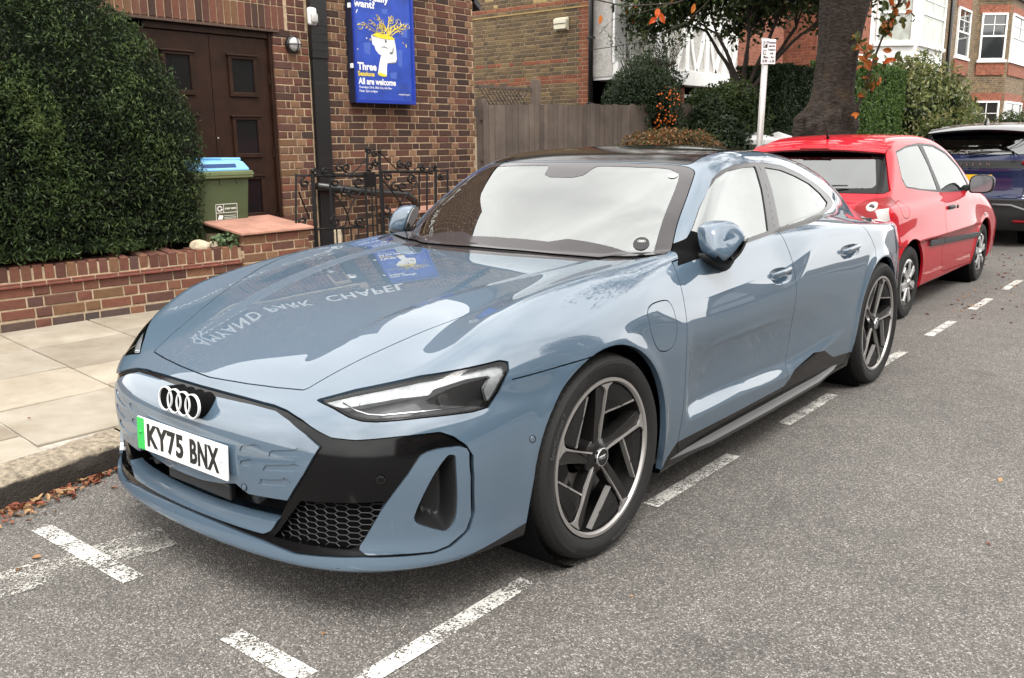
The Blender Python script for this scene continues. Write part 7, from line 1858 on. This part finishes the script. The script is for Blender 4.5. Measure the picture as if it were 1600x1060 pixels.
def build_hatch():
    root = empty('hatchback_car', 'bright red three-door hatchback parked behind the grey-blue coupe', 'car', (-.28, 4.44, 0))
    B = hatch_body(); S = Shell(B.F, B.lo, B.hi, .0145); P = 'red_paint'
    sv = lambda V: V[:, 0] > .4
    for yc in B.ax:
        arc = [(yc - .36, -.1), (yc - .35, .26)] + [(yc - .340 * math.cos(R(t)), .30 + .340 * math.sin(R(t))) for t in range(4, 178, 8)] + [(yc + .35, .26), (yc + .36, -.1)]
        S.region('body', 'void', arc, 'S', lambda V: V[:, 0] > .5); S.drop('void')
    S.region('body', 'rear_glass', [(-.1, 1.335), (.3, 1.332), (.47, 1.322), (.545, 1.305), (.60, 1.2), (.682, 1.022), (.66, 1.005), (.335, 1.004), (-.1, 1.004)], 'F', lambda V: (V[:, 1] < .75) & (V[:, 2] > .95), gap=.003)
    S.region('rear_glass', 'rear_clear', [(-.1, 1.318), (.3, 1.314), (.43, 1.302), (.495, 1.262), (.585, 1.07), (.565, 1.045), (.3, 1.040), (-.1, 1.040)], 'F', lambda V: V[:, 1] < .8)
    dlo = [(.70, 1.10), (.79, 1.315), (1.10, 1.36), (1.45, 1.378), (1.88, 1.362), (2.20, 1.292), (2.47, 1.16), (2.73, .925), (2.1, .938), (1.55, .958), (1.075, .995), (.74, 1.03)]
    S.region('body', 'trim', dlo, 'S', sv)
    S.region('trim', 'quarter_glass', [(.803, 1.305), (1.107, 1.346), (1.432, 1.36), (1.49, 1.198), (1.52, .98), (1.075, 1.010), (.76, 1.042), (.722, 1.12)], 'S', sv)
    S.region('trim', 'door_glass', [(1.545, 1.360), (1.874, 1.343), (2.178, 1.275), (2.44, 1.15), (2.67, .935), (2.085, .952), (1.625, .972), (1.57, 1.161)], 'S', sv)
    lp = [(.50, .86), (.52, .93), (.567, .958), (.625, .972), (.695, .980), (.732, .916), (.783, .73), (.765, .722), (.667, .79), (.56, .83)]
    lv = lambda V: (V[:, 1] < .5) & (V[:, 0] > .3) & (V[:, 2] < 1.05)
    S.region('body', 'lamp', lp, 'F', lv, gap=.0007)
    S.region('lamp', 'clear', [(.660, .885), (.745, .905), (.768, .81), (.70, .80)], 'F', lv)
    S.region('lamp', 'round', [(.628 + .038 * math.cos(t), .911 + .034 * math.sin(t)) for t in np.linspace(0, 6.1, 18)], 'F', lv)
    dp = [(1.605, 1.0), (1.60, .955), (1.566, .83), (1.50, .647), (1.56, .40), (1.66, .27), (1.70, .255), (3.0, .225), (3.02, .43), (2.97, .78), (2.86, .90), (2.74, .95), (2.2, 1.0)]
    S.region('body', 'door', dp, 'S', sv, gap=.003)
    S.region('body', 'flap', [(.49 + .085 * math.cos(t), .875 + .068 * math.sin(t)) for t in np.linspace(0, 6.1, 22)], 'S', sv, gap=.0025)
    S.line('body', [(.12, .70), (.246, .676), (.40, .61), (.52, .55)], 'S', .0025, sv)
    body = S.obj('body_shell', 'body', P, root, skirt=.02)
    S.obj('rear_window', 'rear_clear', 'hatch_glass', root, off=-.004, skirt=0); S.obj('rear_window_border', 'rear_glass', 'gloss_black', root, off=-.003, skirt=.01)
    for sd, sg in (('left', 1), ('right', -1)):
        d = S.obj('door', 'door', P, root, sd, skirt=.02); S.obj('fuel_flap', 'flap', P, root, sd, skirt=.01)
        S.obj('window_trim', 'trim', 'satin_black', root, sd, off=-.001, skirt=.01)
        S.obj('quarter_window', 'quarter_glass', 'hatch_glass', root, sd, off=-.004, skirt=0); S.obj('door_window', 'door_glass', 'hatch_glass', d, sd, off=-.004, skirt=0)
        l = S.obj('tail_lamp', 'lamp', 'lamp_red', root, sd, off=.002, skirt=.02); S.obj('reversing_light', 'clear', 'lamp_clear', l, sd, off=.003, skirt=.01); S.obj('round_light', 'round', 'lamp_clear', l, sd, off=.004, skirt=.01)
        c = MB(); c.lathe([(0, 0), (.018, -.002), (.02, .01)], 'y', 16, (sg * .629, .158, .913)); c.obj('round_light_core', 'lamp_grey', l, smooth=True)
        for yc in B.ax:
            wh = MB(); wh.lathe([(.338, sg * .79), (.345, sg * .77), (.345, sg * .5), (.05, sg * .48)], 'x', 40, (0, yc, .30)); wh.obj('wheel_housing', 'dark_void', root, smooth=True)
        for y0, y1, par in ((1.10, 1.525, body), (1.535, 2.90, d)):
            m = MB(); m.prism([(y0, .585 - (y0 - 1.1) * .039), (y1, .585 - (y1 - 1.1) * .039), (y1, .538 - (y1 - 1.1) * .039), (y0, .538 - (y0 - 1.1) * .039)], lambda p: (sg * .815, p[0], p[1]), lambda p: (sg * .842, p[0], p[1])); m.obj('side_moulding', 'moulding', par, bev=.006)
        h = MB(); h.box((min(sg * .80, sg * .836), 1.655, .805), (max(sg * .80, sg * .836), 1.84, .838), .010); h.obj('handle', 'satin_black', d, smooth=True)
        k = MB(); k.lathe([(0, .842), (.016, .842), (.018, .83)], 'x', 14, (0, 1.90, .82)); 
        if sg > 0: k.obj('door_lock', 'satin_black', d, smooth=True)
        mi = bpy.data.objects.new('door_mirror', None); COL.objects.link(mi); mi.parent = root
        rows = []; q = MB()
        pf = smooth_poly([(-.10, -.07), (-.10, .05), (-.04, .085), (.06, .08), (.105, .045), (.10, -.05), (.05, -.08), (-.04, -.085)], 3)
        for t, s in ((0, .9), (.008, 1), (.05, 1), (.09, .85), (.12, .5), (.128, .1)): rows.append([(sg * (.895 + p[0] * s), 2.44 + t, .995 + p[1] * s) for p in list(pf) + [pf[0]]])
        q.sheet(rows); bmesh.ops.remove_doubles(q.bm, verts=q.bm.verts, dist=1e-5); bmesh.ops.holes_fill(q.bm, edges=q.bm.edges); q.obj('mirror_housing', 'satin_black', mi, auto=50)
        g = MB(); g.prism([tuple(p * .86) for p in pf], lambda p: (sg * (.895 + p[0]), 2.438, .995 + p[1]), lambda p: (sg * (.895 + p[0]), 2.441, .995 + p[1])); g.obj('mirror_glass', 'mirror_grey', mi)
        f = MB(); f.box((min(sg * .73, sg * .82), 2.46, .93), (max(sg * .73, sg * .82), 2.56, .985), .012); f.obj('mirror_foot', 'satin_black', mi)
        r_ = MB(); r_.box((min(sg * .815, sg * .836), 3.02, .645), (max(sg * .815, sg * .836), 3.09, .69), .006); r_.obj('indicator_repeater', 'lamp_clear', root)
    sp = MB(); rows = []
    for y, z, k in ((.60, 1.325, 1), (.585, 1.338, 1), (.60, 1.352, 1.0), (.70, 1.39, 1.0), (.76, 1.398, .99)): rows.append([(x * k, y + .06 * x * x, z - .10 * x * x) for x in np.linspace(-.565, .565, 21)])
    sp.sheet(rows); sp.obj('roof_spoiler', P, root, auto=40)
    bl = MB(); bl.box((-.12, .578, 1.338), (.12, .60, 1.347)); bl.obj('high_brake_light', 'lamp_red', root)
    an = MB(); an.tube([(0, .88, 1.425), (0, .86, 1.46), (0, .70, 1.66)], [.016, .008, .003], 8); an.obj('aerial', 'satin_black', root, smooth=True)
    wi = MB(); wi.tube([(-.05, .255, 1.045), (.15, .27, 1.055), (.385, .318, 1.06)], [.012, .010, .006], 6); wi.obj('rear_wiper', 'satin_black', root)
    br = MB(); br.box((-.72, .06, .22), (.72, .3, .30), .02); br.obj('rear_valance', 'satin_black', root)
    w0 = plain_wheel(root, .293, .17)
    for i, (x, y, rot, rx) in enumerate(((.812, .62, 0, 10), (.812, 3.08, 0, 40), (-.812, .62, math.pi, 0), (-.812, 3.08, math.pi, 0))):
        w = w0 if i == 0 else copy_tree(w0, root); w.location = (x, y, .292); w.rotation_euler = (R(rx), 0, rot)
    car_cabin(root, .34, (.95, 1.75), 1.12, .45, (.5, 3.0), .70)
    d = MB(); d.box((-.66, 2.55, .6), (.66, 2.95, .93), .05); d.obj('dashboard', 'cabin', root)
    return root
mat('mirror_grey', (.20, .20, .21), rough=.1, metal=.6)

def build_suv():
    root = empty('suv_car', 'dark navy SUV with a yellow rear number plate parked ahead of the red hatchback', 'car', (-.34, 10.75, 0))
    B = suv_body(); S = Shell(B.F, B.lo, B.hi, .021); P = 'navy_paint'
    rv = lambda V: V[:, 1] < .8
    sv = lambda V: V[:, 0] > .4
    for yc in B.ax:
        arc = [(yc - .41, -.1), (yc - .40, .30)] + [(yc - .395 * math.cos(R(t)), .35 + .395 * math.sin(R(t))) for t in range(4, 178, 8)] + [(yc + .40, .30), (yc + .41, -.1)]
        S.region('body', 'void', arc, 'S', lambda V: V[:, 0] > .5); S.drop('void')
    S.region('body', 'rear_glass', [(-.1, 1.50), (.45, 1.485), (.60, 1.46), (.70, 1.24), (.66, 1.205), (.4, 1.20), (-.1, 1.20)], 'F', lambda V: (V[:, 1] < .6) & (V[:, 2] > 1.12), gap=.004)
    S.region('body', 'roof', [(-.1, .50), (.50, .55), (.60, .9), (.62, 2.1), (.55, 2.4), (-.1, 2.5)], 'T', lambda V: V[:, 2] > 1.3, gap=.003)
    S.region('body', 'band', [(-.1, 1.125), (.60, 1.125), (.80, 1.10), (.86, 1.06), (.60, 1.03), (-.1, 1.03)], 'F', lambda V: (V[:, 1] < .5) & (V[:, 2] < 1.15))
    S.region('body', 'lower', [(-.1, .63), (.62, .63), (.9, .66), (1.1, .66), (1.1, 0), (-.1, 0)], 'F', lambda V: (V[:, 1] < .5))
    S.region('body', 'tailgate', [(-.1, 1.02), (.60, 1.02), (.66, .95), (.62, .66), (.56, .64), (-.1, .64)], 'F', lambda V: (V[:, 1] < .4), gap=.004)
    S.region('body', 'glass', [(.6, 1.14), (.8, 1.42), (1.5, 1.50), (2.4, 1.44), (3.1, 1.12)], 'S', lambda V: (V[:, 0] > .5) & (V[:, 2] > 1.1))
    S.obj('body_shell', 'body', P, root, skirt=.02); tg = S.obj('tailgate', 'tailgate', P, root, skirt=.02); S.obj('roof', 'roof', 'gloss_black', root, skirt=.01)
    S.obj('rear_window', 'rear_glass', 'privacy_glass', root, off=-.004, skirt=.01); S.obj('light_bar', 'band', 'gloss_black', root, off=.003, skirt=.01); S.obj('bumper_cladding', 'lower', 'satin_black', root, off=.004, skirt=.01)
    for sd in ('left', 'right'): S.obj('side_window', 'glass', 'privacy_glass', root, sd, off=-.002, skirt=0)
    sp = MB(); rows = []
    for y, z in ((.24, 1.50), (.235, 1.525), (.40, 1.575), (.52, 1.585)): rows.append([(x, y + .10 * x * x, z - .11 * x * x) for x in np.linspace(-.64, .64, 17)])
    sp.sheet(rows); sp.obj('roof_spoiler', 'gloss_black', root, auto=30)
    fn = MB(); fn.prism([(.60, 1.575), (.80, 1.595), (.70, 1.665), (.665, 1.668)], lambda p: (-.018, p[0], p[1]), lambda p: (.018, p[0], p[1])); fn.obj('shark_fin', 'gloss_black', root, bev=.006)
    wi = MB(); wi.tube([(-.06, .06, 1.215), (.2, .075, 1.24), (.45, .12, 1.235)], [.022, .014, .008], 6); wi.obj('rear_wiper', 'satin_black', root)
    place_text('NISSAN', .062, 'letter_silver', (0, .022, 1.075), (1, 0, 0), (0, 0, 1), root, spacing=2.6, extr=.003, name='badge_lettering')
    pl = bpy.data.objects.new('number_plate', None); COL.objects.link(pl); pl.parent = root; pl.location = (0, .035, .885)
    b = MB(); b.box((-.26, 0, -.056), (.26, .02, .056), .003); b.obj('plate', 'plate_yellow', pl)
    me = text_mesh('VR J', .085, extr=.001, offset=.002); me.transform(Matrix(((1, 0, 0, .10), (0, 0, -1, -.003), (0, 1, 0, 0), (0, 0, 0, 1)))); link('plate_lettering', me, pl, 'plate_black')
    for sg in (1, -1):
        a = MB(); a.tube([(sg * .30, -.012, .56), (sg * .52, -.002, .555), (sg * .68, .02, .50), (sg * .80, .10, .40)], .016, 6); a.obj('bumper_strip', 'strip_grey', root, smooth=True)
        f = MB(); f.box((min(sg * .56, sg * .80), .0, .335), (max(sg * .56, sg * .80), .06, .36), .006); f.obj('reflector', 'lamp_red', root)
        l = MB(); l.box((min(sg * .58, sg * .84), .075, 1.075), (max(sg * .58, sg * .84), .2, 1.115), .01); l.obj('tail_lamp', 'lamp_red', root)
        for yc in B.ax:
            wh = MB(); wh.lathe([(.39, sg * .88), (.40, sg * .86), (.40, sg * .55), (.05, sg * .53)], 'x', 32, (0, yc, .35)); wh.obj('wheel_housing', 'dark_void', root, smooth=True)
    w0 = plain_wheel(root, .345, .22, 5, 'wheel_dark', .235)
    for i, (x, y, rot) in enumerate(((.905, .85, 0), (.905, 3.5, 0), (-.905, .85, math.pi), (-.905, 3.5, math.pi))):
        w = w0 if i == 0 else copy_tree(w0, root); w.location = (x, y, .344); w.rotation_euler = (0, 0, rot)
    car_cabin(root, .38, (1.0, 2.0), 1.28, .5, (.4, 3.4), .78)
    return root
mat('letter_silver', (.22, .16, .16), rough=.3, metal=.6)
# ---------------------------------------------------------------- build the place
build_ground()
build_garden_wall()
build_chapel()
build_houses()
build_fence()
build_coupe()
build_hatch()
suv = build_suv()
build_notice_board()
build_lamps()
build_gate()
build_bin()
build_sign()
build_planting()
build_opposite()
c = copy_tree(suv); c.location = (5.75, 6.6, 0); c.rotation_euler = (0, 0, math.pi); tag(c, 'dark navy SUV parked across the road, mirrored in the coupe doors', 'car')
build_fallen()
